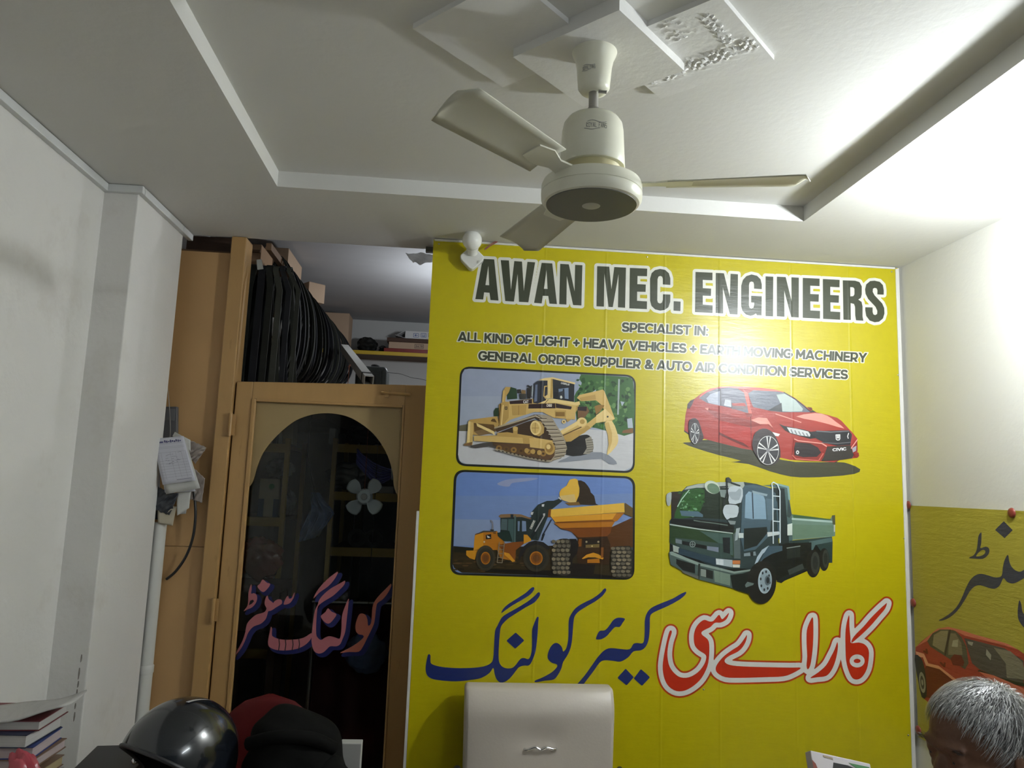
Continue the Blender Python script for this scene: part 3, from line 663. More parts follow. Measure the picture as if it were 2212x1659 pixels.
# blue and red calligraphy
A = art(); A.cr = (880, 1250, 3.687); BL = C(32, 44, 98)
for g in ("173,602 184,612 184,655 195,680 260,700 380,712 520,710 610,698 665,672 684,630 690,540 698,420 720,370 752,310 800,275 880,230 960,180 1010,140 1040,110 1055,113 1052,140 1010,190 940,230 860,280 800,320 760,360 745,385 738,420 730,520 727,640 745,690 780,712 830,712 860,690 900,640 930,632 965,640 985,600 992,540 992,420 1005,370 1030,310 1045,308 1042,360 1035,470 1022,570 1000,640 970,690 930,692 890,705 860,740 820,790 780,820 740,827 710,800 695,760 684,710 655,750 590,790 500,808 380,818 260,810 190,795 155,765 145,720 150,670 163,610",
          "748,275 760,245 800,205 870,160 940,115 985,75 1005,68 1010,85 980,125 920,165 850,205 790,245 760,268",
          "1578,78 1583,95 1550,140 1490,185 1420,225 1360,265 1330,305 1322,360 1315,450 1305,530 1280,600 1240,665 1228,710 1200,765 1165,803 1100,812 1022,825 1020,810 1080,785 1150,745 1190,705 1188,682 1150,670 1120,640 1118,600 1140,545 1170,515 1200,515 1230,545 1240,580 1262,560 1275,520 1283,450 1285,340 1300,290 1340,235 1400,195 1480,155 1540,110 1565,82",
          "2218,105 2215,125 2170,165 2080,215 1990,255 1945,280 1932,310 1930,400 1920,490 1895,545 1860,570 1800,580 1760,625 1700,660 1640,655 1570,650 1530,670 1480,740 1430,805 1385,862 1330,905 1275,925 1320,872 1370,820 1420,760 1470,690 1520,620 1570,570 1620,553 1700,560 1770,562 1800,520 1830,512 1870,515 1885,490 1890,420 1890,340 1905,280 1940,235 2010,200 2110,160 2180,120",
          "1502,478 1515,440 1535,415 1570,412 1600,385 1640,330 1680,310 1732,318 1715,350 1690,385 1655,385 1620,420 1590,455 1550,480 1515,485"):
    A.poly(pt(g), BL, 3)
for g in ("863,430 930,492 858,557 790,495", "1738,718 1800,785 1745,848 1675,790", "1860,722 1930,785 1868,852 1805,795"):
    A.fat([((x - sum(q[0] for q in pt(g)) / 4) * .86 + sum(q[0] for q in pt(g)) / 4, (y - sum(q[1] for q in pt(g)) / 4) * .86 + sum(q[1] for q in pt(g)) / 4) for x, y in pt(g)], 8, BL)
done('calligraphy', A, 'blue calligraphy')
A = art(); A.cr = (1380, 1250, 3.687); RD = C(176, 42, 18); RO = C(165, 55, 14); CW = (.74, .73, .68, 1)
R_ = [pt(g) for g in ("716,272 692,298 662,322 640,288 615,312 590,338 560,340 520,328 480,355 450,400 437,460 445,530 480,572 530,605 535,640 515,690 470,745 400,785 330,785 280,750 245,700 230,640 228,580 240,500 262,430 255,412 240,430 215,530 195,640 190,720 205,800 240,860 300,895 370,890 440,850 500,790 545,700 560,610 560,520 545,480 505,448 500,425 530,405 570,385 605,352 650,350 690,330 710,300",
      "860,448 845,470 800,530 740,570 680,615 635,665 612,710 625,750 690,785 800,790 1000,785 1150,778 1230,750 1290,710 1200,708 1000,704 820,698 730,688 690,670 685,645 720,615 790,580 830,540 855,490",
      "1385,308 1360,345 1338,410 1335,500 1340,620 1335,690 1345,722 1365,690 1380,600 1388,500 1390,400",
      "1580,505 1560,560 1530,620 1490,690 1430,745 1365,790 1420,785 1490,775 1530,735 1560,670 1578,600 1585,540",
      "1675,290 1655,350 1645,430 1645,540 1650,650 1670,730 1700,790 1740,803 1780,780 1815,720 1830,640 1830,570 1800,525 1750,508 1690,512 1685,470 1677,380",
      "1975,195 1960,240 1910,300 1850,370 1790,430 1740,475 1695,510 1700,480 1730,440 1790,380 1850,310 1920,240 1960,205")]
for wd, c in ((52, RO), (38, CW)):
    A.fats(R_, wd, c, 3, 7)
for g in R_: A.poly(g, RD, 3)
A.disc(1738, 655, 60, 52, CW); A.disc(1738, 655, 27, 17, RD)
done('calligraphy', A, 'red calligraphy with a white outline')
# ---------------------------------------------------------------- the four printed pictures
rnd = random.Random(3)
def clip_box(poly, x0, y0, x1, y1): return [(min(max(x, x0), x1), min(max(y, y0), y1)) for x, y in poly]
def mini(A, s, p0, p1, cap, c):
    """small lettering inside a picture (crop units)"""
    f = A.cr; q = lambda p: (f[0] + p[0] / f[2], f[1] + p[1] / f[2]); A.cr = (0, 0, 1); text_on(A, s, q(p0), q(p1), cap / f[2], c); A.cr = f
def frame_pic(A, q, qi, r, bg):
    A.raw([rrect(q, r)], C(30, 32, 26)); A.raw([rrect(qi, r - 22)], bg)
# bulldozer
A = art(); A.cr = (980, 780, 5.53)
frame_pic(A, [(78, 60), (2178, 168), (2162, 1342), (22, 1250)], [(100, 86), (2155, 188), (2140, 1316), (50, 1226)], 130, C(148, 156, 172))
A.poly(pt("98,160 130,100 200,92 900,130 1500,160 1480,400 900,420 100,420"), C(140, 148, 168))
Y1, Y2, Y3, Y4, Y5 = C(190, 160, 96), C(170, 138, 76), C(136, 104, 52), C(92, 68, 34), C(208, 184, 124); BK = C(30, 30, 30)
A.poly(pt("70,770 180,750 520,760 520,840 66,836"), C(96, 92, 72))
A.poly(pt("64,836 520,838 1400,800 2146,852 2140,1210 2120,1270 2040,1308 150,1226 80,1195 52,1120"), C(184, 184, 186))
A.poly(pt("1520,165 1560,160 2060,188 2120,215 2150,290 2146,860 1900,850 1700,800 1500,760 1460,640 1440,420 1500,330 1530,260 1500,220"), C(56, 92, 48), 2)
for _ in range(150):
    x, y = rnd.uniform(1480, 2100), rnd.uniform(210, 780); g = rnd.choice((C(40, 74, 36), C(74, 112, 56), C(30, 56, 30), C(92, 128, 72)))
    if x < 1560 and y > 600: continue
    A.disc(x, y, rnd.uniform(12, 40), rnd.uniform(10, 30), g, 7, rnd.uniform(0, 3)); A.k -= .85
A.k += 1
for g in ("2070,690 2130,680 2142,800 2080,800", "1640,380 1700,340 1690,420", "1990,480 2040,490 2010,540"): A.poly(pt(g), C(160, 170, 180))
A.poly(pt("1965,215 1985,216 1972,640 1952,640"), C(150, 160, 158)); A.poly(pt("2020,830 2142,800 2142,860 2010,860"), C(120, 84, 52))
A.poly(pt("1340,1160 1480,1100 1760,1090 1900,1160 1950,1230 1850,1230 1760,1170 1500,1190 1240,1210"), C(128, 132, 140), 2)
A.poly(pt("480,660 478,600 500,560 545,560 560,660"), C(40, 58, 40)); A.poly(pt("640,460 630,370 680,310 750,330 760,450"), C(38, 60, 40))
# far track, undercarriage
A.poly(pt("1340,960 1480,900 1560,880 1620,890 1660,960 1670,1040 1640,1090 1520,1130 1340,1120"), C(34, 32, 30), 2)
A.poly(pt("1570,930 1640,900 1670,1000 1665,1060 1620,1110 1545,1110 1590,1040"), C(142, 136, 122))
for k in range(6): A.line([(1585, 950 + k * 28), (1665, 940 + k * 28)], 4, C(90, 84, 74), caps=False)
# ripper frame
A.poly(pt("1300,880 1600,740 1700,660 1780,600 1850,560 1925,690 1890,715 1700,740 1560,860 1340,960"), Y1); A.poly(pt("1300,890 1600,770 1640,800 1400,960 1340,965"), Y2)
A.poly(pt("1470,440 1500,405 1700,360 1780,340 1800,360 1925,690 1860,700 1760,520 1700,470 1520,480"), Y1); A.poly(pt("1500,440 1690,400 1700,460 1520,475"), Y2)
A.poly(pt("1680,540 1740,520 1800,530 1750,600 1700,640"), Y3); A.poly(pt("1700,650 1810,570 1925,690 1700,740"), Y5); A.disc(1838, 665, 11, 11, BK)
A.poly(pt("1800,740 1890,715 1950,850 1965,950 1930,1030 1830,1125 1850,1000 1840,880"), Y5, 2); A.poly(pt("1800,740 1850,730 1890,860 1890,960 1850,1080 1850,1000 1840,880"), Y1)
A.poly(pt("1340,700 1420,500 1500,480 1490,560 1400,700 1360,730"), Y2); A.poly(pt("1420,500 1500,480 1510,520 1425,545"), Y5); A.poly(pt("1480,560 1590,540 1620,600 1560,680 1480,680"), C(110, 80, 50)); A.poly(pt("1480,545 1590,545 1585,600 1480,590"), C(44, 30, 34))
A.poly(pt("1265,850 1500,700 1560,690 1590,750 1560,800 1300,885"), Y1); A.disc(1530, 730, 60, 56, Y5); A.disc(1535, 725, 30, 28, Y2); A.line([(1290, 850), (1480, 740)], 22, Y5); A.line([(1300, 890), (1520, 790)], 7, Y4)
A.disc(1315, 725, 24, 24, Y5); A.disc(1315, 725, 10, 10, Y4)
# body
A.poly(pt("660,480 940,450 1020,500 1220,500 1460,530 1450,700 1340,690 1200,680 1060,610 960,610 800,660 680,700 600,760 590,700 650,600"), Y1)
A.poly(pt("665,480 935,455 935,508 670,515"), C(44, 26, 28)); mini(A, 'CAT', (832, 505), (892, 503), 34, C(215, 215, 210))
A.poly(pt("895,515 1210,505 1215,565 890,568"), C(44, 28, 26)); mini(A, 'D8R', (1110, 546), (1172, 548), 34, C(215, 205, 190))
A.poly(pt("1215,505 1410,545 1400,578 1220,560"), C(44, 30, 28))
A.poly(pt("690,530 870,525 860,640 700,650"), Y2); A.line([(775, 530), (775, 645)], 3, Y3, caps=False)
A.poly(pt("1205,590 1340,590 1340,680 1210,680"), Y2); A.poly(pt("1215,610 1325,610 1325,660 1215,660"), C(120, 90, 40))
A.poly(pt("540,520 600,480 660,490 655,680 590,760 520,790 540,640"), Y2); A.poly(pt("600,340 620,310 680,312 660,370 625,420 615,480 580,490"), Y2); A.line([(600, 360), (590, 480)], 12, Y1); A.line([(560, 520), (535, 770)], 9, Y4); A.line([(590, 530), (570, 760)], 7, Y5)
A.poly(pt("610,545 640,545 640,580 610,580"), BK); A.disc(625, 562, 9, 9, Y2)
A.poly(pt("1020,500 1060,455 1200,450 1440,490 1450,530 1220,500"), Y5); A.line([(1085, 510), (1130, 460)], 3, BK, caps=False)
# exhausts, air cleaner
A.poly(pt("755,340 800,338 806,385 760,385"), C(40, 36, 34)); A.poly(pt("810,345 858,350 860,395 805,390"), C(120, 96, 60)); A.poly(pt("785,392 865,392 860,455 790,455"), C(52, 50, 46)); A.poly(pt("876,320 920,325 915,452 876,450"), C(36, 32, 32)); A.line([(885, 295), (925, 320)], 9, C(34, 32, 34))
# cab
A.poly(pt("960,270 1000,240 1120,235 1100,470 1000,510 950,500"), C(40, 42, 50)); A.poly(pt("975,285 1000,280 995,480 960,490"), C(96, 106, 128)); A.line([(930, 300), (925, 430)], 9, C(60, 62, 66)); A.poly(pt("935,300 950,298 945,420 930,420"), C(150, 158, 165))
A.poly(pt("1180,215 1440,275 1435,490 1185,450"), C(34, 36, 40)); A.poly(pt("1250,335 1370,320 1370,455 1260,440"), C(112, 128, 150)); A.poly(pt("1300,335 1320,332 1325,450 1300,445"), C(40, 44, 50)); A.poly(pt("1255,370 1300,360 1300,430 1260,440"), C(44, 48, 54)); A.disc(1282, 432, 12, 18, C(200, 200, 190))
A.poly(pt("1120,215 1180,200 1185,445 1090,450 1080,430 1120,400"), Y5); A.poly(pt("1010,230 1080,205 1180,195 1450,260 1445,280 1180,215 1120,235"), Y5); A.poly(pt("1160,212 1180,215 1180,440 1150,440"), Y2); A.line([(1120, 300), (1085, 305), (1075, 420), (1100, 440)], 7, Y1); mini(A, 'CATERPILLAR', (1278, 274), (1378, 294), 22, C(200, 200, 195))
# blade and push arms
A.poly(pt("180,715 200,700 520,660 530,700 540,760 480,860 300,890 230,880"), Y2, 0); A.poly(pt("440,720 460,690 490,690 515,735"), Y4); A.poly(pt("240,740 480,760 500,840 300,890 245,840"), Y4); A.poly(pt("240,840 420,800 480,860 300,890"), C(120, 96, 62))
A.poly(pt("175,720 235,735 225,1000 130,1010 120,1000 155,970"), Y1); A.poly(pt("175,720 200,725 190,980 155,970"), Y5); A.poly(pt("120,990 225,965 215,1010 130,1012"), C(120, 92, 60)); A.poly(pt("270,740 480,840 490,885 450,860 280,780"), Y5)
A.poly(pt("200,1010 520,960 560,1050 420,1020 260,1040"), C(70, 66, 62), 2)
# near track and frame
A.poly(pt("480,800 700,730 850,680 960,640 1040,640 1160,660 1240,800 1300,900 1340,1000 1330,1110 1280,1160 1150,1200 900,1150 620,1080 470,1010 460,960 820,980 1000,1000 1180,1000 1160,940 1040,720 980,680 870,720 520,850"), C(70, 54, 38))
A.poly(pt("520,860 860,730 960,700 1080,740 1180,960 1100,960 930,900 700,870"), C(60, 44, 30)); A.poly(pt("470,985 900,990 1080,1050 1200,1000 1210,1130 1120,1180 900,1140 600,1070"), C(86, 62, 40))
for k in range(7): A.disc(540 + k * 88, 1040 + k * 11, 36, 34, Y4 if k % 2 else Y3, 14); A.disc(540 + k * 88, 1040 + k * 11, 15, 14, C(70, 50, 32), 10)
A.poly(pt("240,895 800,880 900,900 930,990 880,990 240,955"), Y2); A.poly(pt("240,895 820,905 830,985 240,955"), Y1); A.poly(pt("900,905 1180,950 1190,985 1120,990 1080,1050 910,1030"), Y1); A.poly(pt("520,860 640,850 940,900 960,925 520,900"), Y2)
A.disc(978, 800, 66, 88, Y5, 30, -.1); A.poly(pt("985,712 1040,725 1080,790 1075,860 1020,900 980,888 1030,860 1045,800 1030,745"), Y2); A.disc(972, 800, 46, 66, Y1, 26, -.1); A.line([(975, 740), (970, 860)], 3, Y3); A.line([(935, 800), (1015, 800)], 3, Y3)
A.disc(1145, 1045, 64, 76, Y2, 26); A.disc(1140, 1040, 44, 54, Y3, 24); A.disc(1130, 1025, 26, 30, Y5, 18)
A.poly(pt("705,790 765,790 760,880 710,880"), Y2); A.disc(735, 810, 30, 28, Y1)
for k in range(3): A.disc(870 + k * 75, 1070 + k * 12, 28, 30, Y2, 14)
A.poly(pt("930,655 1040,640 1160,655 1240,790 1310,900 1350,1030 1330,1120 1250,1170 1150,1195 1200,1130 1215,1010 1150,880 1080,760 1020,680"), C(150, 138, 118))
trk = [(985, 650, 1060, 690), (1020, 690, 1110, 690), (1050, 730, 1190, 730), (1080, 775, 1215, 775), (1105, 820, 1240, 820), (1130, 865, 1265, 862), (1155, 910, 1290, 905), (1180, 960, 1315, 950), (1200, 1005, 1335, 998), (1210, 1055, 1350, 1040), (1212, 1105, 1340, 1090), (1200, 1150, 1320, 1130)]
for x0, y0, x1, y1 in trk: A.line([(x0, y0), (x1, y1)], 6, C(84, 72, 58), caps=False); A.line([(x0, y0 + 10), (x1, y1 + 10)], 4, C(190, 180, 158), caps=False)
A.line(pt("490,800 700,740 860,690 980,655"), 9, C(160, 146, 120)); A.line(pt("500,1055 700,1110 900,1160 1100,1195 1160,1195"), 9, C(150, 140, 120))
for k in range(13): A.line([(530 + k * 46, 1068 + k * 10), (550 + k * 46, 1074 + k * 10)], 7, C(46, 40, 34), caps=False)
done('bulldozer_picture', A, 'framed print of a yellow bulldozer')

# wheel loader filling a dump truck
A = art(); A.cr = (970, 1010, 5.395)
frame_pic(A, [(60, 22), (2170, 105), (2160, 1312), (8, 1250)], [(88, 48), (2142, 128), (2132, 1290), (38, 1226)], 130, C(106, 128, 172))
A.poly(pt("86,150 110,90 190,56 1000,85 2060,130 2138,200 2138,300 1200,330 80,330"), C(98, 124, 178)); A.poly(pt("66,600 2140,640 2140,930 60,910"), C(122, 138, 168))
for g in ("560,190 640,150 760,130 960,120 1040,130 900,160 740,180 700,220 620,215",): A.poly(pt(g), C(136, 142, 172), 3)
A.poly(pt("52,915 300,935 1200,910 2140,960 2130,1200 2100,1280 2040,1288 150,1226 60,1170 36,1110"), C(48, 38, 18))
for _ in range(70):
    x, y = rnd.uniform(70, 1250), rnd.uniform(1000, 1215); A.disc(x, y, rnd.uniform(20, 70), rnd.uniform(5, 14), rnd.choice((C(66, 50, 24), C(34, 28, 14), C(84, 62, 34))), 7); A.k -= .85
A.k += 1
A.poly(pt("60,915 300,940 280,1000 60,985"), C(30, 30, 18)); A.poly(pt("420,1180 1300,1200 1900,1260 1900,1290 1200,1262 420,1215"), C(20, 16, 10))
OR1, OR2, OR3, OR4 = C(186, 128, 28), C(160, 100, 20), C(118, 68, 14), C(206, 164, 62)
# loader
A.poly(pt("300,790 310,770 400,745 560,740 580,780 740,1000 770,1090 600,1060 560,960 290,965"), OR2); A.poly(pt("300,790 400,760 400,930 285,965"), OR1); A.poly(pt("300,780 400,735 560,738 540,750 400,755 305,785"), C(60, 58, 50))
A.poly(pt("200,968 335,965 300,1075 240,1055 200,1020"), OR1); A.poly(pt("428,785 490,775 492,830 430,835"), C(24, 24, 26)); A.poly(pt("440,790 460,800 485,815 450,820"), C(200, 200, 200)); A.disc(410, 866, 10, 10, C(180, 170, 150))
mini(A, '744K', (512, 770), (548, 770), 16, C(40, 40, 34))
A.poly(pt("480,610 500,615 515,640 520,720 495,722 500,650 478,628"), C(110, 112, 120)); A.poly(pt("482,720 525,722 520,740 485,738"), C(40, 40, 40))
A.poly(pt("600,570 960,580 920,780 870,870 740,870 650,840 590,790 600,720"), C(32, 42, 40)); A.poly(pt("612,600 680,600 675,730 600,725"), C(70, 86, 88)); A.poly(pt("690,600 755,600 750,870 720,870 685,740"), C(60, 82, 80)); A.poly(pt("850,620 895,625 900,740 850,745"), C(112, 130, 158)); A.poly(pt("800,625 825,625 820,740 800,740"), C(100, 116, 140))
A.poly(pt("575,568 600,545 720,540 840,545 960,590 950,605 840,575 600,585"), C(120, 92, 60)); A.poly(pt("760,560 780,560 775,870 755,870"), C(70, 90, 88)); A.poly(pt("560,760 700,735 740,860 640,860 570,800"), C(28, 44, 38)); A.poly(pt("715,545 750,545 748,600 720,600"), C(30, 40, 44))
A.poly(pt("740,870 870,860 880,880 780,960 770,1090 640,990 570,900"), C(120, 66, 20)); A.poly(pt("870,780 930,785 960,850 870,890"), OR1); A.poly(pt("640,985 700,1000 770,1090 740,1100 650,1020"), OR1)
A.poly(pt("930,870 1000,850 1100,870 1180,930 1160,960 1000,900 900,940 840,1040 815,1080 810,1030 840,940"), C(34, 32, 32))
A.poly(pt("900,770 960,600 960,520 1040,430 1140,388 1220,386 1290,360 1320,390 1220,470 1190,490 1140,600 1100,700 1060,800 1040,850 960,840"), C(36, 46, 44)); A.poly(pt("1060,560 1120,530 1130,560 990,800 970,830 950,800"), C(22, 28, 28)); A.line([(1190, 610), (1090, 790)], 8, C(40, 46, 60)); A.line([(1110, 560), (1005, 740)], 7, C(150, 150, 152)); A.poly(pt("1090,770 1120,770 1090,850 1070,850"), C(30, 34, 40))
A.poly(pt("1080,430 1110,425 1105,455 1080,455"), C(190, 190, 190)); A.poly(pt("955,520 985,515 975,550 950,550"), C(180, 180, 180)); A.poly(pt("1095,535 1120,533 1118,560 1095,560"), C(170, 170, 170))
mini(A, 'DEERE', (962, 718), (1006, 622), 26, C(196, 196, 186))
# bucket
A.poly(pt("1400,150 1440,132 1495,140 1520,240 1510,330 1480,400 1430,410 1350,390 1300,360 1285,300 1310,250 1370,210"), OR4, 2); A.poly(pt("1290,330 1460,310 1480,400 1430,410 1350,390 1300,365"), C(196, 170, 110)); A.poly(pt("1500,150 1580,170 1640,250 1650,290 1690,330 1710,420 1740,435 1510,430 1480,400 1510,330 1518,240"), C(48, 36, 22), 2); A.poly(pt("1350,410 1510,400 1530,435 1400,440"), C(120, 88, 36)); A.line([(1280, 350), (1300, 370)], 7, C(190, 190, 190))
# dump truck
A.poly(pt("2050,410 2138,470 2138,580 2040,540"), C(90, 70, 34)); A.poly(pt("1220,650 1900,690 2140,580 2140,930 1860,960 1500,830 1420,740 1310,720"), C(78, 46, 14)); A.poly(pt("1160,490 2040,412 2045,520 1190,575"), OR4); A.poly(pt("1160,490 1190,480 1180,580 1150,575"), OR3); A.poly(pt("1190,575 1950,530 1900,605 1240,640"), C(196, 140, 40)); A.poly(pt("1225,648 1930,630 1895,690 1300,705"), OR2); A.poly(pt("1950,530 2045,525 1960,620 1930,630 1900,605"), OR2); A.poly(pt("1250,632 1900,605 1930,630 1240,650"), OR3)
A.poly(pt("1300,705 1895,690 1880,760 1840,800 1520,820 1430,750"), C(108, 58, 14)); A.poly(pt("1500,815 1840,800 1880,900 1860,1130 1500,1130 1480,950"), C(52, 32, 12)); A.poly(pt("1560,830 1770,820 1770,930 1560,930"), C(34, 26, 18)); A.poly(pt("1590,900 1750,890 1750,930 1590,935"), C(110, 92, 52)); A.disc(1600, 865, 12, 12, C(150, 140, 110)); A.disc(1738, 865, 12, 12, C(150, 140, 110)); A.disc(1665, 915, 9, 9, C(190, 170, 120))
A.poly(pt("1545,1060 1600,1015 1680,990 1740,1010 1800,1050 1790,1070 1700,1045 1620,1045 1560,1065"), OR1); A.poly(pt("1610,1070 1750,1060 1755,1110 1610,1110"), OR2); A.poly(pt("1510,830 1545,830 1540,920 1500,920"), OR3); A.poly(pt("1770,930 1800,930 1795,1050 1770,1050"), OR3)
A.poly(pt("1380,1110 1700,1130 1680,1260 1380,1260"), C(24, 18, 12))
def tyre(A, x, y, rx, ry, hub, c1, c2):
    A.disc(x, y, rx, ry, c1, 36); A.disc(x, y, rx * .8, ry * .8, c2, 32); A.disc(x, y, hub, hub * ry / rx, OR2, 26); A.disc(x, y, hub * .82, hub * .82 * ry / rx, OR3, 24); A.disc(x, y, hub * .55, hub * .55 * ry / rx, C(96, 58, 26), 20)
tyre(A, 425, 1055, 112, 148, 56, C(58, 54, 40), C(44, 42, 34)); tyre(A, 1015, 1055, 150, 158, 76, C(50, 46, 34), C(40, 38, 30))
def big_tyre(A, poly, seed):
    A.poly(poly, C(46, 42, 34), 3); x0, x1 = min(p[0] for p in poly), max(p[0] for p in poly); y0, y1 = min(p[1] for p in poly), max(p[1] for p in poly); q = random.Random(seed)
    ny = 8
    for j in range(ny):
        for i in range(4):
            x = x0 + (x1 - x0) * (i + .5 + .25 * (j % 2)) / 4.3; y = y0 + (y1 - y0) * (j + .6) / (ny + .3); w_, h_ = (x1 - x0) / 9.5, (y1 - y0) / ny * .40
            A.poly([(x - w_, y - h_ * .6), (x - w_ * .2, y - h_), (x + w_, y - h_ * .5), (x + w_ * .8, y + h_ * .6), (x, y + h_), (x - w_ * .9, y + h_ * .5)], q.choice((C(104, 96, 78), C(86, 80, 66), C(118, 108, 86)))); A.k -= .85
    A.k += 1
A.poly(pt("1400,830 1480,830 1510,900 1490,1000 1440,1060 1420,1250 1380,1255"), C(24, 20, 16))
big_tyre(A, pt("1240,870 1300,830 1400,835 1420,900 1400,1000 1385,1100 1385,1200 1380,1255 1270,1250 1210,1190 1192,1080 1200,980"), 1)
big_tyre(A, pt("1895,950 1930,920 2040,915 2128,935 2130,1180 2105,1278 1990,1284 1920,1270 1885,1200 1880,1060"), 2)
A.line(pt("585,870 560,1105 618,1108 645,870"), 5, C(120, 110, 90)); [A.line([(582 - k * 6, 910 + k * 45), (640 - k * 6, 910 + k * 45)], 4, C(120, 110, 90)) for k in range(4)]
done('loader_picture', A, 'framed print of a wheel loader filling a dump truck')
# red hatchback
A = art(); A.cr = (1460, 820, 5.395)
R1, R2, R3, R4, R5 = C(150, 52, 45), C(128, 38, 32), C(94, 30, 26), C(186, 92, 80), C(206, 138, 126); BK = C(34, 34, 36); GY = C(70, 70, 74); SV = C(206, 206, 204)
A.poly(pt("80,740 170,730 400,700 900,820 1100,900 1400,960 1870,960 2010,980 2150,1045 2080,1100 1800,1130 1560,1140 1340,1130 1100,1070 850,985 640,960 760,945 500,880 250,805"), C(60, 60, 44), 2)
A.poly(pt("130,330 135,290 165,250 215,225 300,160 400,105 520,82 640,76 800,82 980,95 1150,115 1260,145 1380,210 1480,285 1560,350 1630,380 1760,410 1880,445 1930,480 2020,580 2060,620 2115,690 2110,820 2132,890 2120,910 1900,940 1860,965 1700,955 1500,945 1330,935 1215,910 1000,870 880,820 760,800 500,735 330,690 200,740 150,640 95,600 110,420"), R1)
A.poly(pt("130,335 135,285 170,245 215,225 190,290 160,340"), C(60, 40, 44)); A.poly(pt("95,590 150,625 145,640 95,605"), BK)
A.poly(pt("300,160 400,105 520,82 640,76 800,82 980,95 1150,115 1260,145 1180,135 900,120 780,110 620,88 480,100 360,150 270,215"), R4)
A.poly(pt("270,215 360,150 480,105 620,92 720,105 790,150 840,240 870,330 890,400 800,380 640,330 500,300 370,275"), C(96, 96, 108)); A.poly(pt("355,220 400,170 520,130 515,305 380,270"), C(150, 154, 168)); A.poly(pt("560,300 575,230 640,240 645,320"), C(168, 172, 178)); A.line(pt("520,110 520,305"), 6, C(64, 60, 66), caps=False)
A.poly(pt("840,160 900,125 1180,140 1260,150 1380,215 1500,305 1575,380 1250,380 1100,365 900,320 870,250"), C(96, 100, 112)); A.poly(pt("1170,175 1270,165 1390,235 1480,340 1470,370 1330,375 1240,370 1230,300"), C(160, 172, 168)); A.poly(pt("1070,360 1230,270 1240,375"), C(56, 58, 62)); A.line(pt("1260,150 1400,235 1575,380"), 6, C(50, 40, 44)); A.poly(pt("1560,380 1590,355 1635,380"), BK)
A.poly(pt("780,110 840,160 870,330 895,420 850,420 830,300 800,180"), R4); A.poly(pt("650,285 810,280 830,320 820,350 650,345"), C(110, 96, 100)); A.poly(pt("650,275 800,272 822,310 660,305"), R1); A.poly(pt("1530,320 1580,325 1592,350 1570,365"), R3); A.poly(pt("800,380 890,400 885,430 830,435"), R2)
A.poly(pt("330,330 380,340 500,385 700,430 870,480 980,515 1060,510 1120,560 1150,600 1060,520 940,540 870,560 500,470 380,370 370,360"), R2); A.poly(pt("870,470 960,440 1060,450 1130,560 1080,520 980,520"), R5); A.poly(pt("330,330 380,330 375,362"), R5)
A.poly(pt("500,480 860,560 900,640 890,800 820,760 640,680 500,610"), C(156, 40, 34)); A.poly(pt("500,610 640,680 790,740 860,800 760,760 500,640"), R3); A.line(pt("505,310 500,735"), 4, R3, caps=False); A.line(pt("870,430 880,820"), 4, R3, caps=False)
A.poly(pt("1150,390 1250,385 1570,385 1760,412 1880,450 1960,530 2010,590 1640,595 1500,560 1300,500 1190,520"), R1); A.poly(pt("1400,430 1620,390 1760,420 1860,490 1960,570 1780,520 1620,480"), R5, 2); A.line(pt("1160,400 1300,445 1460,500"), 5, R5, caps=False)
A.poly(pt("1200,515 1260,540 1480,580 1580,610 1640,680 1560,690 1340,630 1270,590"), BK); A.poly(pt("1290,555 1400,570 1540,605 1565,640 1560,665 1440,650 1330,620"), C(186, 188, 190)); [A.line([(1340 + k * 45, 585 + k * 11), (1360 + k * 45, 625 + k * 9)], 6, C(110, 112, 116)) for k in range(5)]
A.poly(pt("1560,610 1640,600 2010,590 2050,640 2030,760 1880,770 1740,740 1640,690"), C(40, 40, 44)); A.line(pt("1640,600 1800,612 2010,600"), 7, C(96, 96, 100)); A.line(pt("1700,735 1880,745 2030,730"), 5, C(90, 90, 94))
A.line(pt("1862,645 1866,695 1880,705 1900,703 1908,690 1908,642 1862,645"), 5, SV); A.line(pt("1878,650 1880,680 1893,680 1895,650"), 6, SV); A.line(pt("2010,625 1998,660 2005,685"), 5, SV)
A.poly(pt("1370,690 1390,705 1700,745 1760,780 1740,850 1700,930 1600,950 1500,945 1380,930 1350,880"), R2); A.poly(pt("1390,730 1560,745 1650,790 1690,850 1640,900 1480,905 1380,880 1375,800"), C(40, 32, 34)); A.line(pt("1375,690 1420,712 1700,745 1755,780"), 6, R5, caps=False); A.line(pt("1715,860 1660,945 1400,925 1350,880"), 6, R4, caps=False); A.disc(1415, 848, 18, 22, SV); A.disc(1415, 848, 9, 11, GY)
A.poly(pt("1760,780 2030,765 2070,880 2050,915 1890,940 1690,950 1720,900"), C(50, 46, 42)); mini(A, 'CIVIC', (1826, 836), (1982, 824), 34, C(225, 225, 222))
A.poly(pt("2050,760 2110,690 2115,830 2060,860 2040,800"), R2); A.line(pt("2040,800 2110,700"), 6, R5); A.poly(pt("2050,800 2100,770 2095,830 2060,850"), C(150, 150, 160)); A.poly(pt("2070,870 2125,850 2132,890 2100,915"), R2); A.poly(pt("1840,965 1900,940 1860,965"), BK)
A.poly(pt("1115,610 1210,635 1190,662 1150,655"), SV); A.poly(pt("145,520 160,470 210,450 260,480 300,600 320,690 250,740 180,730 150,640"), C(56, 44, 46), 2); A.poly(pt("895,820 890,700 930,610 1010,570 1090,590 1150,650 1200,760 1215,900 1150,985 1060,995 980,950"), C(58, 50, 52), 2)
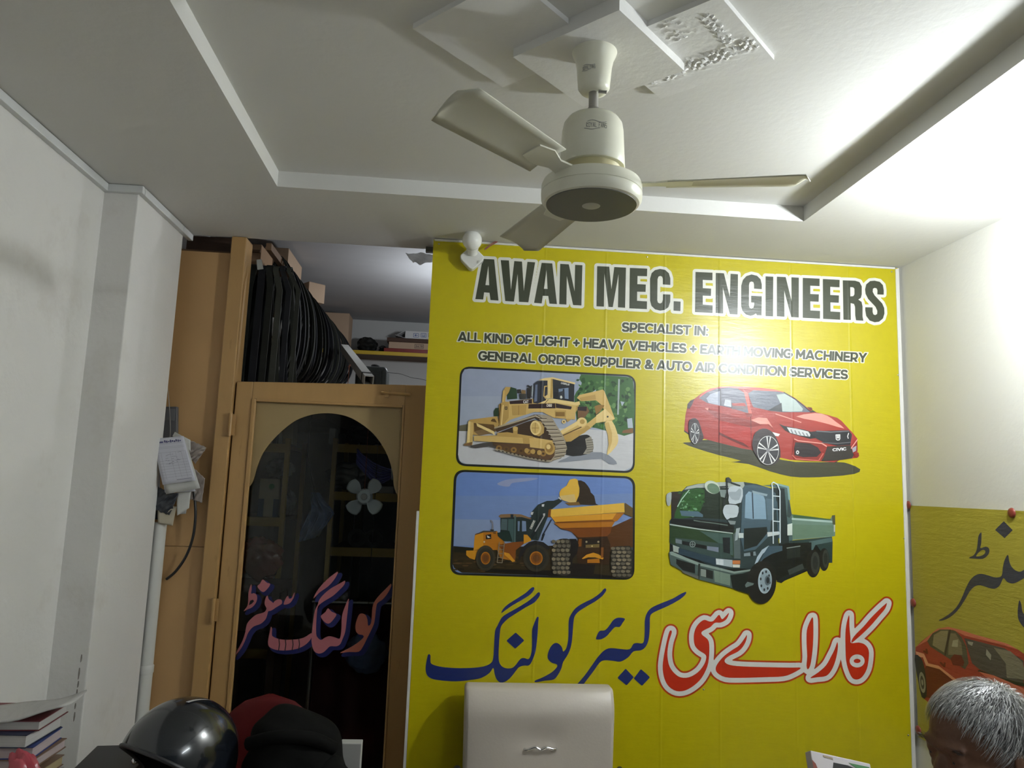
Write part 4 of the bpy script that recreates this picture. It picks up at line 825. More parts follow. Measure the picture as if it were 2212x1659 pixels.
def alloy(A, x, y, rx, ry):
    A.disc(x, y, rx * 1.08, ry * 1.06, C(40, 38, 40), 40); A.disc(x, y, rx, ry, SV, 40); A.disc(x, y, rx * .96, ry * .97, C(52, 52, 56), 40)
    for k in range(5):
        a = -PI / 2 + k * 2 * PI / 5 + .1
        for da in (-.20, .14):
            P_ = lambda r, t: (x + rx * r * math.cos(t), y + ry * r * math.sin(t))
            A.raw([[P_(.14, a + da * .6), P_(.96, a + da - .06), P_(.96, a + da + .06), P_(.14, a + da * .6 + .25)]], SV)
    A.disc(x, y, rx * .17, ry * .17, C(120, 120, 124), 16)
alloy(A, 1070, 825, 126, 168); alloy(A, 218, 628, 50, 120)
done('car_picture', A, 'print of a red hatchback car')

# dark green tipper truck
A = art(); A.cr = (1430, 1020, 5.672)
G1, G2, G3, G4, G5 = C(26, 34, 34), C(44, 60, 60), C(70, 92, 92), C(98, 122, 110), C(140, 158, 158); DKG = C(16, 20, 20); GRN = C(34, 62, 24); SV = C(190, 196, 196)
A.poly(pt("1100,1190 1130,1100 1330,900 1480,860 1900,840 2060,880 2060,1100 1900,1120 1780,1200 1480,1340 1150,1260"), DKG); A.poly(pt("95,870 640,1040 990,1170 1150,1180 1000,1280 860,1300 440,1150 90,1000"), DKG)
A.poly(pt("1230,160 1420,150 1550,180 1560,330 1590,520 1600,830 1560,880 1470,880 1440,200"), G3); A.poly(pt("1340,190 1500,200 1530,560 1560,880 1450,900 1380,260"), C(30, 40, 42)); A.poly(pt("1545,320 1590,520 1560,560 1530,540"), C(50, 64, 64)); A.line(pt("1420,150 1545,182 1560,330"), 12, C(120, 150, 146))
A.poly(pt("1590,515 2060,575 2090,530 2120,525 2122,780 2080,790 1600,830"), G4); A.poly(pt("1590,515 2060,575 2090,590 1610,560"), C(60, 88, 60)); A.line(pt("1600,572 2100,608"), 12, C(150, 172, 164)); A.poly(pt("2080,530 2120,525 2122,645 2090,640"), C(66, 70, 52)); A.poly(pt("1600,640 2100,650 2100,780 1600,815"), C(92, 116, 98)); A.poly(pt("2105,645 2120,645 2118,730 2105,730"), C(180, 180, 170))
A.poly(pt("1560,840 2080,790 2090,850 2085,1110 2040,1110 1900,900 1800,860 1560,880"), C(40, 58, 56)); A.poly(pt("1800,850 2075,800 2090,850 1880,890 1830,990 1820,1000"), G3); A.poly(pt("1520,870 1830,860 1830,1190 1500,1330 1400,1330 1420,900"), DKG); A.poly(pt("1530,930 1690,900 1690,1040 1530,1060"), C(30, 36, 34)); A.line(pt("1530,930 1690,905"), 6, C(120, 130, 126)); A.poly(pt("1500,1330 1790,1185 1730,1170 1480,1280 1400,1340 1460,1360"), C(24, 30, 30)); A.poly(pt("1540,1200 1720,1120 1740,1180 1560,1260"), C(50, 58, 56))
for x, y, rx, ry in ((1985, 1070, 62, 140), (1850, 1120, 88, 170)): A.disc(x, y, rx, ry, C(26, 26, 24), 32); A.disc(x + rx * .3, y - 10, rx * .62, ry * .8, C(48, 52, 48), 28); A.disc(x + rx * .3, y - 10, rx * .36, ry * .5, C(34, 38, 36), 22)
# cab
A.poly(pt("120,240 240,235 300,175 420,145 620,125 1000,120 1160,145 1340,200 1390,260 1430,900 1300,920 1140,1190 980,1180 640,1180 100,880 90,600 120,560 110,330"), C(40, 54, 56)); A.poly(pt("110,245 240,235 160,520 115,600"), C(40, 32, 24))
A.poly(pt("270,215 310,178 440,145 700,122 1000,120 1010,160 1000,200 700,190 420,190"), C(150, 158, 150)); A.poly(pt("240,245 420,195 720,195 1000,200 970,330 900,560 800,580 480,560 140,560 180,420"), C(24, 36, 24)); A.poly(pt("260,250 400,200 520,215 500,400 430,520 300,560 150,560 190,420"), C(36, 76, 30), 2)
for _ in range(46):
    x, y = rnd.uniform(210, 520), rnd.uniform(230, 540); A.disc(x, y, rnd.uniform(6, 26), rnd.uniform(5, 18), rnd.choice((C(60, 110, 50), C(24, 54, 24), C(96, 140, 100), C(40, 84, 36))), 7); A.k -= .85
A.k += 1
A.poly(pt("215,470 440,480 500,520 500,550 240,535"), C(72, 96, 110)); A.line(pt("330,220 240,330 190,420"), 6, C(150, 180, 160)); A.poly(pt("520,230 780,220 800,430 560,480"), C(30, 42, 30)); A.poly(pt("700,215 800,215 790,320 720,300"), C(110, 124, 120))
A.poly(pt("110,570 460,580 800,620 880,660 880,750 860,740 160,650 100,640"), C(14, 18, 16)); A.line(pt("390,590 470,605 640,625 800,650"), 6, C(90, 104, 96)); A.line(pt("100,640 460,700 860,750"), 8, C(160, 174, 166))
A.poly(pt("95,650 460,705 870,755 900,690 950,680 935,1040 700,1020 130,880 90,860"), C(34, 56, 28)); A.poly(pt("460,720 860,760 870,1020 740,1000 740,900"), C(60, 82, 76)); A.poly(pt("160,800 780,880 860,1060 640,1050 200,920 160,860"), C(48, 66, 62)); A.poly(pt("165,815 240,830 240,880 165,865"), C(100, 110, 116)); A.poly(pt("245,840 545,900 545,945 245,885"), C(18, 20, 20)); A.poly(pt("550,905 690,920 690,980 550,950"), C(110, 118, 134)); A.disc(372, 882, 36, 38, C(120, 132, 130)); A.disc(372, 882, 28, 30, C(36, 46, 46)); A.line(pt("372,858 372,906"), 4, C(110, 120, 118)); A.line(pt("350,882 394,882"), 4, C(110, 120, 118))
A.poly(pt("870,760 950,690 960,1060 880,1060"), C(76, 88, 88)); A.poly(pt("905,690 955,680 920,830 890,840"), C(140, 152, 154)); A.poly(pt("740,800 830,800 830,1000 750,980"), C(26, 32, 34))
A.poly(pt("130,890 210,920 205,990 135,970"), C(140, 150, 142)); A.poly(pt("200,930 660,1050 660,1140 200,1000"), C(36, 54, 66)); A.poly(pt("655,1055 860,1075 860,1165 660,1130"), C(150, 162, 166)); A.poly(pt("660,1065 750,1070 750,1140 665,1125"), C(186, 194, 196)); A.poly(pt("862,1080 955,1080 955,1125 862,1125"), C(180, 110, 62)); A.poly(pt("862,1130 952,1132 950,1168 865,1165"), C(190, 190, 180))
# door, side windows, mirrors, ladder
A.poly(pt("985,200 1010,160 1120,150 1300,190 1390,260 1400,400 1330,600 1310,780 1140,950 1000,970 960,800"), C(64, 84, 94)); A.poly(pt("1010,560 1020,280 1060,235 1240,290 1260,340 1275,575 1100,575"), C(120, 146, 164)); A.poly(pt("1095,250 1110,250 1122,570 1108,570"), C(44, 58, 66)); A.poly(pt("1100,225 1290,270 1280,295 1110,255"), C(130, 148, 156)); A.poly(pt("1270,320 1345,330 1350,590 1290,585"), C(80, 100, 112)); A.line(pt("1350,250 1400,380 1430,800"), 10, C(60, 82, 92)); A.poly(pt("1000,690 1280,670 1290,740 1160,900 1000,950"), C(24, 32, 30)); A.poly(pt("1285,735 1430,725 1430,765 1290,790"), SV); A.poly(pt("935,745 995,745 995,805 935,805"), C(180, 190, 186)); A.poly(pt("1000,995 1140,970 1150,1020 1000,1030"), C(110, 124, 130)); A.poly(pt("1075,980 1115,975 1115,1025 1080,1025"), C(30, 34, 36))
A.poly(pt("1130,1130 1160,1040 1220,950 1300,900 1330,910 1230,1000 1170,1100 1160,1130"), C(150, 166, 176)); A.poly(pt("1300,905 1470,900 1470,960 1340,1000 1240,1060 1180,1130 1240,1000"), C(56, 76, 88))
for g, c in (("805,220 840,175 930,175 985,210 965,370 820,385 815,290", C(170, 180, 184)), ("745,500 750,440 780,400 880,400 935,430 915,545 830,560 790,580", C(170, 180, 184)), ("50,290 75,255 115,255 100,400 60,400", C(150, 160, 156))): A.poly(pt(g), c, 2)
A.poly(pt("810,245 900,240 940,200 970,230 940,340 850,330"), C(140, 150, 156), 2); A.disc(612, 185, 100, 74, C(176, 186, 170), 30, .5); A.disc(625, 200, 80, 58, C(90, 114, 92), 28, .5); A.line(pt("790,75 795,250 750,400"), 10, C(34, 40, 40)); A.line(pt("800,70 850,130 950,165"), 8, C(34, 40, 40)); A.line(pt("705,180 800,175"), 8, C(34, 40, 40)); A.poly(pt("790,65 815,62 850,95 835,130 800,120"), C(60, 66, 64)); A.poly(pt("820,385 935,395 930,405 820,392"), C(30, 36, 36)); A.poly(pt("800,590 900,600 890,640 830,640"), C(120, 130, 130))
A.line(pt("1358,870 1350,200 1340,140 1360,122 1410,150 1440,230 1442,860"), 7, C(188, 200, 204)); [A.line([(1355, y), (1442, y + 8)], 6, C(188, 200, 204)) for y in (290, 450, 598, 738)]
A.poly(pt("1530,640 1590,625 1590,770 1530,775"), C(186, 196, 188))
# bumper, front wheel
A.poly(pt("80,980 120,970 300,1050 460,1110 880,1215 1140,1180 1130,1240 1000,1280 860,1420 440,1310 100,1130"), C(66, 82, 78)); A.poly(pt("90,975 120,970 300,1050 460,1110 880,1215 1140,1180 1120,1200 880,1240 440,1140 100,1010"), C(120, 136, 128)); A.poly(pt("170,1060 400,1130 400,1240 250,1200 170,1120"), C(20, 22, 20)); A.poly(pt("465,1165 620,1210 620,1310 470,1275"), C(30, 34, 30)); A.poly(pt("470,1180 535,1195 535,1285 470,1270"), C(120, 130, 122)); A.poly(pt("630,1200 830,1250 830,1390 640,1340"), C(104, 122, 108)); A.poly(pt("440,1120 465,1120 455,1310 430,1300"), C(40, 44, 40)); A.poly(pt("240,1205 440,1270 440,1310 250,1230"), C(90, 92, 84))
A.poly(pt("860,1420 830,1260 980,1240 1140,1190 1180,1100 1300,1080 1400,1200 1390,1300 1060,1490 900,1440"), C(20, 26, 24)); A.disc(1215, 1350, 178, 262, C(26, 26, 24), 40, .06); A.disc(1255, 1330, 84, 156, C(150, 166, 172), 34, .05); A.disc(1262, 1330, 70, 138, C(128, 144, 152), 32, .05)
for k in range(8):
    a = k * PI / 4 + .2; A.disc(1258 + 56 * math.cos(a), 1328 + 112 * math.sin(a), 11, 18, C(40, 46, 48), 12)
A.disc(1285, 1325, 34, 62, C(84, 96, 102), 22); A.disc(1290, 1322, 20, 40, C(34, 40, 42), 20); A.poly(pt("1010,1380 1040,1340 1120,1360 1110,1380 1020,1410"), C(90, 104, 100))
done('truck_picture', A, 'print of a dark green tipper truck')

# ---------------------------------------------------------------- smaller banner on the right wall
XB2 = XR - .006
p_tl = atX(1966, 1092, XB2); p_bl = atX(1984, 1592, XB2)
yb0, yb1 = p_tl.y, p_tl.y - 1.55; zt2 = p_tl.z; zbt2 = p_bl.z
b2 = empty('wall_poster', (XB2, (yb0 + yb1) / 2, zbt2), 'thin yellow printed poster of a red car pinned to the right wall', 'poster')
vin2 = print_mat('poster_vinyl', .5, .25)
PK = 1.55
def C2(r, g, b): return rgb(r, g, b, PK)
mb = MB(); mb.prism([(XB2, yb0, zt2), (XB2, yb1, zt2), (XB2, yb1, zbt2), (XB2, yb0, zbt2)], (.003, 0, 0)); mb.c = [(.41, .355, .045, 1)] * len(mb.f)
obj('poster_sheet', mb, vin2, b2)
A = Art(lambda x, y: atX(x, y, XB2), (-1, 0, 0)); A.cr = (1950, 1070, 3.859); NV = C2(46, 48, 62)
for g in ("843,215 917,290 850,358 770,288",): A.poly(pt(g), NV)
A.poly(pt("653,308 658,330 655,400 648,440 690,428 718,440 722,475 700,510 665,530 610,528 558,525 560,515 590,500 615,460 625,400 632,340"), NV, 3, [pt("612,507 640,470 670,455 690,465 680,490 650,505")])
A.poly(pt("878,495 888,545 905,590 940,625 985,635 1040,600 1120,560 1180,480 1200,520 1170,600 1100,650 1030,680 960,720 915,735 870,720 840,690 810,750 770,778 720,772 650,750 600,760 560,800 520,870 470,945 410,1005 340,1042 300,1042 340,1020 400,980 450,930 490,860 520,790 560,710 610,665 660,655 720,670 780,685 825,670 835,600 850,540"), NV, 3)
A.poly(pt("975,875 990,910 1000,970 1030,1000 1120,1010 1250,960 1250,1040 1130,1100 1030,1110 985,1070 962,1020 960,950 968,890"), NV, 3)
RA, RB, RC_, RD_ = C2(134, 50, 36), C2(168, 92, 72), C2(90, 30, 18), C2(186, 130, 100)
A.poly(pt("105,1330 110,1265 160,1215 230,1160 290,1112 380,1096 480,1120 600,1160 750,1200 880,1240 960,1285 1040,1340 1200,1400 1400,1470 1500,1600 1500,1850 1300,1900 400,1880 160,1680 130,1520"), RA)
A.poly(pt("110,1265 230,1160 290,1112 380,1096 480,1120 600,1160 880,1240 960,1285 860,1255 700,1215 520,1170 420,1120 310,1120 210,1210"), RB)
A.poly(pt("205,1215 250,1150 310,1118 380,1118 440,1130 490,1180 530,1260 550,1400 520,1450 400,1370 230,1260"), C2(72, 68, 50)); A.poly(pt("260,1165 320,1130 380,1128 370,1200 345,1310 250,1250"), C2(118, 110, 82)); A.poly(pt("400,1150 440,1150 490,1230 500,1330 380,1330 385,1230"), C2(104, 96, 72)); A.line(pt("395,1125 355,1330"), 7, C2(56, 44, 34)); A.poly(pt("420,1210 465,1200 460,1265 410,1260"), C2(140, 134, 110))
A.poly(pt("515,1190 560,1200 850,1275 1010,1380 1010,1580 850,1540 640,1450 580,1400"), C2(66, 62, 56)); A.poly(pt("760,1270 900,1300 1000,1390 1040,1540 870,1520 860,1400"), C2(104, 100, 84)); A.poly(pt("540,1215 590,1225 580,1255 550,1240"), C2(130, 128, 116)); A.poly(pt("700,1280 740,1330 735,1375 695,1330"), C2(130, 128, 116)); A.line(pt("640,1470 800,1530 1010,1580 1200,1620"), 14, C2(36, 40, 28))
A.poly(pt("400,1360 430,1325 490,1335 515,1390 505,1425 420,1415"), RC_); A.poly(pt("110,1300 180,1320 215,1400 300,1420 480,1560 520,1640 420,1600 330,1500 240,1440 195,1420 170,1350 120,1350"), RD_); A.poly(pt("200,1420 310,1450 420,1540 500,1650 400,1720 180,1680 150,1500"), RC_); A.line(pt("180,1300 205,1315 200,1285"), 8, RC_); A.line(pt("318,1395 350,1425 352,1400"), 8, RC_)
A.poly(pt("640,1470 760,1500 900,1560 1200,1700 1400,1800 1300,1880 1000,1800 800,1640"), RB); A.poly(pt("560,1450 640,1470 800,1600 1000,1760 900,1780 660,1600"), RA)
A.poly(pt("105,1330 150,1350 180,1420 200,1560 200,1680 160,1680 130,1540 110,1430"), C2(36, 32, 26), 2); A.disc(166, 1560, 26, 88, C2(124, 120, 104), 24, -.12); A.disc(166, 1560, 15, 56, C2(60, 54, 44), 20, -.12); A.disc(166, 1560, 8, 26, C2(130, 126, 110), 14, -.12)
obj('printed_artwork', A.mb, vin2, b2, label='dark calligraphy above a red car')
pin_m = mat('red_pin', (.24, .045, .03, 1), .35)
for x, y in ((1963, 1091), (2187, 1108), (1974, 1302), (1985, 1577)):
    p = atX(x, y, XB2); p = Vector((XB2 - .002, p.y, p.z))
    obj('pin', MB().lathe([(.0001, -.007), (.010, -.0062), (.0155, -.0035), (.0168, 0), (.015, .0015)], p, 20, Matrix.Rotation(PI / 2, 3, 'Y')), pin_m, b2, smooth=60)
# ---------------------------------------------------------------- on the partition: pipe, papers on a spike, box, cable
def px_poly(pts, Y): return [at(x, y, Y) for x, y in pts]
pc = at(338, 1160, 3.028)
px_ = max(pc.x, -1.186)
pipe = empty('drain_pipe', (-1.082, 3.022, 0), 'white plastic pipe standing in the corner beside the ochre partition', 'pipe')
pz = at(338, 1128, 3.022).z; jz = at(312, 1445, 3.022).z
pX = at(338, 1200, 3.022).x
obj('pipe_length', MB().tube([(pX, 3.022, 0), (pX, 3.022, jz)], .027, 20), pvc, pipe, smooth=60)
obj('pipe_length', MB().tube([(pX, 3.022, jz + .002), (pX, 3.022, pz)], .0262, 20), pvc, pipe, smooth=60)
obj('pipe_coupling', MB().lathe([(.027, jz - .016), (.0295, jz - .012), (.0295, jz + .012), (.027, jz + .016)], (pX, 3.022, 0), 20), pvc, pipe, smooth=40)
sw = [(300 + a / 3.606, 820 + b / 3.606) for a, b in ((196, 210), (296, 208), (290, 400), (265, 470), (170, 470), (180, 330))]
grey_box = mat('grey_switch_box', (.11, .11, .115, 1), .5, var=.15, scale=20)
sb = empty('switch_box', at(367, 945, 3.045), 'dark grey switch box on the ochre partition above the receipts', 'switch box')
q = px_poly([(300 + a / 3.606, 820 + b / 3.606) for a, b in ((190, 210), (296, 210), (292, 470), (176, 470))], 3.036)
obj('box_body', MB().prism(q, (0, .022, 0)), grey_box, sb, bevel=.003)
p1, p2 = at(372, 915, 3.0355), at(381, 895, 3.0355)
obj('cover_plate', MB().box(q[0].x + .004, q[1].x - .004, 3.033, 3.036, (q[0].z + q[3].z) / 2 + .012, q[0].z - .008), mat('grey_cover', (.15, .15, .155, 1), .5), sb, bevel=.001)
# wire spike with slips of paper
nail = at(361, 834, 3.05)
spike = empty('paper_spike', at(365, 970, 3.0), 'thin bent wire hook nailed to the partition holding receipts', 'hook')
obj('wire', MB().tube(cr([at(361, 834, 3.056), at(362, 836, 3.040), at(366, 880, 3.028), at(368, 930, 3.012), at(366, 955, 2.985), at(365, 968, 2.972), at(364, 955, 2.966)], 5, False), .0013, 6), steel, spike, smooth=60)
obj('nail', MB().tube([at(361, 834, 3.058), at(361, 834, 3.034)], .003, 8), steel, spike)
Z5 = lambda a, b: (300 + a / 3.606, 820 + b / 3.606)
def sheet(name, pts, Y, m, label, curl=.006, cat='paper', group='receipts on the wire spike', th=.0006, tilt=0):
    """a slip of paper: four corners (tl, tr, br, bl), gently curled"""
    tl, tr, br, bl = [at(*Z5(*p), Y) for p in pts]
    def fn(a, b):
        p = (tl * (1 - a) + tr * a) * (1 - b) + (bl * (1 - a) + br * a) * b
        return p + Vector((0, -curl * math.sin(b * 2.6 + a) - tilt * b, 0))
    return obj(name, MB().grid(fn, 8, 10), m, None, label=label, cat=cat, group=group, solid=th, smooth=60)
def receipt_mat(name, col, ink):
    m = mat(name, col, .8, var=.05, scale=30); return m
slip_w = mat('slip_white', (.60, .60, .66, 1), .8, var=.05, scale=40); slip_c = mat('slip_cream', (.52, .47, .36, 1), .8, var=.08, scale=30); slip_g = mat('slip_grey', (.42, .42, .43, 1), .8, var=.15, scale=20); slip_p = mat('slip_pale', (.55, .55, .52, 1), .8, var=.1, scale=25)
ink_blue = mat('ink_blue', (.10, .10, .22, 1), .7); ink_gry = mat('ink_grey', (.30, .30, .36, 1), .7)
r1 = sheet('receipt', ((112, 462), (352, 440), (442, 785), (188, 820)), 2.955, slip_w, 'white printed bill with blue heading, frontmost on the spike')
# printing on the front slip: follow the same surface
def slip_pt(a, b, Y=2.955, lift=.0012):
    tl, tr, br, bl = [at(*Z5(*p), Y) for p in ((112, 462), (352, 440), (442, 785), (188, 820))]
    p = (tl * (1 - a) + tr * a) * (1 - b) + (bl * (1 - a) + br * a) * b
    return p + Vector((0, -.006 * math.sin(b * 2.6 + a) - lift, 0))
def slip_rect(mb, a0, a1, b0, b1):
    k = max(1, int((b1 - b0) * 12))
    for i in range(k):
        c_, d_ = b0 + (b1 - b0) * i / k, b0 + (b1 - b0) * (i + 1) / k; mb.add([slip_pt(a0, c_), slip_pt(a1, c_), slip_pt(a1, d_), slip_pt(a0, d_)], [(0, 1, 2, 3)])
mb = MB(); slip_rect(mb, .06, .30, .075, .11)
for k in range(9): x = .34 + k * .062; slip_rect(mb, x, x + .045, .055 + .012 * (k % 3), .105 + .01 * (k % 2))
obj('printed_heading', mb, ink_blue, r1)
mb = MB()
for b in (.13, .20, .23, .32, .50, .56, .62, .68, .74, .80, .86): slip_rect(mb, .06, .94, b, b + .004)
for a in (.06, .16, .45, .62, .80, .935): slip_rect(mb, a, a + .006, .32, .90)
for k in range(26):
    x, y = random.uniform(.2, .75), random.uniform(.33, .58); slip_rect(mb, x, x + random.uniform(.03, .10), y, y + .008)
slip_rect(mb, .45, .9, .925, .94)
obj('ruled_lines', mb, ink_gry, r1)
sheet('receipt', ((135, 480), (372, 470), (475, 845), (215, 893)), 2.968, slip_p, 'white bill just behind the front one, hanging lower', curl=.008)
sheet('receipt', ((150, 470), (345, 440), (440, 870), (205, 880)), 2.974, slip_w, 'pale bill third from the front on the spike')
sheet('receipt', ((262, 440), (284, 408), (400, 470), (405, 560)), 2.99, slip_p, 'small pale slip sticking up above the others')
sheet('receipt', ((120, 600), (180, 640), (160, 850), (58, 690)), 2.985, slip_w, 'white slip sticking out left with a curled corner')
sheet('receipt', ((300, 860), (415, 840), (390, 1000), (300, 1060)), 2.99, slip_p, 'pale slip with dark marks low on the right of the bundle')
sheet('receipt', ((150, 960), (300, 990), (262, 1138), (152, 1120)), 2.995, slip_c, 'cream slip hanging lowest in the bundle')
sheet('receipt', ((330, 900), (400, 880), (365, 1045), (300, 1050)), 3.0, slip_g, 'grey slip half hidden behind the bundle')
clear_m = None
def filmy(name, col, rough, tl=.45):
    """thin plastic film: glossy skin over a partly translucent sheet"""
    m = mat(name, col, rough, var=.25, scale=25, spec=.7); N = m.node_tree.nodes; L = m.node_tree.links; b = N['Principled BSDF']; o_ = [n for n in N if n.bl_idname == 'ShaderNodeOutputMaterial'][0]
    t = N.new('ShaderNodeBsdfTranslucent'); t.inputs[0].default_value = col; x = N.new('ShaderNodeMixShader'); x.inputs[0].default_value = tl
    L.new(b.outputs[0], x.inputs[1]); L.new(t.outputs[0], x.inputs[2]); L.new(x.outputs[0], o_.inputs[0]); return m
def crumple(name, c, r, m, label, cat, amp=.25, fr=5., seed=0, T=None, group=None, nu=40, nv=26, parent=None, base=None):
    q = random.Random(seed); W = [(Vector((q.uniform(-1, 1), q.uniform(-1, 1), q.uniform(-1, 1))).normalized() * fr * q.uniform(.5, 1.6), q.uniform(0, 6)) for _ in range(9)]
    fn = lambda d: 1 + amp * sum(abs(math.sin(w_.dot(d) + ph)) - .6 for w_, ph in W) / 9 * 2.2
    mb_ = MB().ell(c, r, nu, nv, T, fn)
    if base is not None:
        dz = base - min(p.z for p in mb_.v)
        for p in mb_.v: p.z += dz
    return obj(name, mb_, m, parent, label=label, cat=cat, group=group, smooth=35)
clear_m = filmy('cloudy_plastic', (.46, .40, .36, 1), .25, .2)
def film(name, corners, Y, m, label, cat='plastic packet', amp=.0045, seed=0):
    """crinkled plastic film stretched between four photo points"""
    tl, tr, br, bl = [at(x, y, Y) for x, y in corners]; q = random.Random(seed); W = [(q.uniform(2, 11), q.uniform(2, 11), q.uniform(0, 6)) for _ in range(6)]
    def fn(a, b):
        p = (tl * (1 - a) + tr * a) * (1 - b) + (bl * (1 - a) + br * a) * b; e_ = 4 * min(.25, a * (1 - a)) * 1
        h = sum(abs(math.sin(u * a + v * b + ph)) for u, v, ph in W) / 6 - .6
        return p + Vector((.10 * amp * math.sin(b * 31 + seed), -amp * 2.2 * h, .25 * amp * math.sin(a * 23 + seed)))
    return obj(name, MB().grid(fn, 22, 22), m, None, label=label, cat=cat, smooth=25, solid=.0015)
film('plastic_packet', [Z5(*p) for p in ((395, 470), (528, 530), (440, 655), (385, 600))], 3.012, clear_m, 'crumpled clear plastic packet stuck out right of the receipts', seed=2)
film('plastic_packet', [Z5(*p) for p in ((430, 690), (515, 770), (490, 960), (395, 930))], 3.018, clear_m, 'crumpled clear plastic packet low behind the receipts', seed=3)
dark_pl = mat('dark_plastic_bag', (.045, .05, .06, 1), .3, var=.4, scale=25, spec=.6)
film('plastic_bag', [Z5(*p) for p in ((150, 840), (310, 890), (240, 1058), (95, 1000))], 2.985, dark_pl, 'small dark crumpled plastic bag hanging under the receipts', 'plastic bag', .008, 5)
film('plastic_bag', [Z5(*p) for p in ((75, 720), (160, 780), (150, 1090), (105, 1090))], 3.002, dark_pl, 'narrow black plastic bag hanging left of the receipts', 'plastic bag', .006, 6)
cab = cr([at(*Z5(425, 860), 3.02), at(*Z5(438, 960), 3.02), at(*Z5(440, 1080), 3.02), at(*Z5(420, 1230), 3.025), at(*Z5(370, 1370), 3.03), at(*Z5(290, 1490), 3.035), at(*Z5(215, 1555), 3.045)], 8, False)
obj('cable', MB().tube(cab, .0052, 8), black_pl, None, label='black cable looping across the ochre partition to the pipe', cat='cable', smooth=60)

# ---------------------------------------------------------------- storage room seen over the door
wood_d = mat('dark_wood', (.16, .09, .045, 1), .6, var=.25, scale=10, stretch=(1, 6, 1))
def beam_box(mb, a, b, w_, h_):
    a, b = Vector(a), Vector(b); d = (b - a).normalized(); s_ = d.cross(Vector((0, 0, 1))).normalized(); u = s_.cross(d)
    mb.strip([a, b], lambda i: s_ * w_ / 2, lambda i: u * h_ / 2); return mb
BX = at(590, 545, 3.22).x; BZ = at(590, 545, 3.22).z
obj('hanging_rail', beam_box(MB(), (BX, 3.14, BZ), (BX, 4.98, BZ - .02), .022, .03), wood_d, None, label='dark wooden rail running back under the storage ceiling', cat='rail')
obj('cross_rail', beam_box(MB(), (-1.2, 3.235, 2.475), (at(627, 576, 3.2).x, 3.235, 2.475), .02, .02), wood_d, None, label='short wooden cross rail carrying the wide belts', cat='rail')
belt_cols = [mat('belt_%d' % i, c, .62, var=.3, scale=30, spec=.22) for i, c in enumerate(((.016, .018, .015, 1), (.030, .032, .026, 1), (.012, .013, .016, 1), (.040, .042, .034, 1)))]
def wide_belt(x, y, z, w_, L, m, label, lean=0.):
    """flat ribbed belt draped over the cross rail: loop in the Y-Z plane"""
    pts = []; r = .022
    for k in range(9): a = PI * k / 8; pts.append((x, y + r * math.cos(a), z + r * math.sin(a)))
    pts += [(x - lean, y - r - .004 * k, z - L * k / 6) for k in range(1, 7)]
    for k in range(9): a = PI + PI * k / 8; pts.append((x - lean, y - .0 + .046 * math.cos(a), z - L + .03 * math.sin(a)))
    pts += [(x - lean * k / 6, y + r + .004 * k, z - L * k / 6) for k in range(6, 0, -1)]
    n = len(pts); V_ = [Vector(p) for p in pts]
    def tv(i):
        t = (V_[(i + 1) % n] - V_[i - 1]).normalized(); return Vector((0, -t.z, t.y)) * .0022
    o_ = obj('drive_belt', MB().strip(pts, lambda i: (w_ / 2, 0, 0), tv, True), m, None, label=label, cat='belt', group='wide belts on the cross rail', smooth=40)
    return o_
WB = [(529, 580, .029, 1), (545, 578, .030, 0), (563, 576, .030, 2), (579, 575, .027, 0), (593, 578, .025, 3), (607, 574, .022, 2), (622, 576, .019, 1)]
LW = ['outermost, against the door post', 'second from the door post', 'third from the door post', 'fourth from the door post', 'greenish, fifth from the door post', 'sixth from the door post', 'rightmost of the wide ones']
for k, (x, y, w_, ci) in enumerate(WB):
    p = at(x, y + 12, 3.20 - .004 * (k % 3)); wide_belt(p.x, 3.235, 2.484 + .003 * (k % 2), w_, .50 + .02 * (k % 3), belt_cols[ci], 'wide flat black drive belt, ' + LW[k], lean=-.012 * (k - 2))
def loop_belt(y, wx, L, r, m, label, z=None, w_=.012):
    """narrow belt hung over the long rail: teardrop loop facing the viewer"""
    z = (BZ - .02 * (y - 3.14) / 2.3 + .02) if z is None else z; pts = []
    prof = [(0, 0), (.10, -.02), (.22, -.09), (.34, -.20), (.44, -.34), (.49, -.50), (.50, -.64), (.46, -.78), (.36, -.90), (.20, -.98), (0, -1.0)]
    R_ = [Vector((BX + wx * a, y + .02 * b, z + L * b)) for a, b in prof]; Lf = [Vector((BX - wx * .7 * a, y + .02 * b, z + L * b)) for a, b in prof]
    loop = cr(R_ + Lf[-2:0:-1], 4, True)
    n = len(loop)
    def tv(i):
        t = (loop[(i + 1) % n] - loop[i - 1]); t.y = 0; t.normalize(); return Vector((-t.z, 0, t.x)) * r
    return obj('fan_belt', MB().strip(loop, lambda i: (0, w_ / 2, 0), tv, True), m, None, label=label, cat='belt', group='narrow belts on the long rail', smooth=50)
NL = 36
for k in range(NL):
    y = 3.35 + k * .0435
    loop_belt(y, .17 + .035 * math.sin(k * 1.7) + .003 * k, .575 - .0052 * k + .02 * math.sin(k * 2.3), .0055, belt_cols[(0, 2, 0, 1, 2)[k % 5]], 'narrow black belt loop in the dense bunch on the long rail', w_=.014 + .006 * (k % 3))
tagm = mat('label_tag', (.45, .46, .42, 1), .6)
p = at(560, 565, 3.18); obj('price_tag', MB().prism(px_poly([(554, 561), (565, 560), (569, 581), (556, 583)], 3.195), (0, .001, 0)), tagm, None, label='small pale tag hanging on the belts by the post', cat='tag')
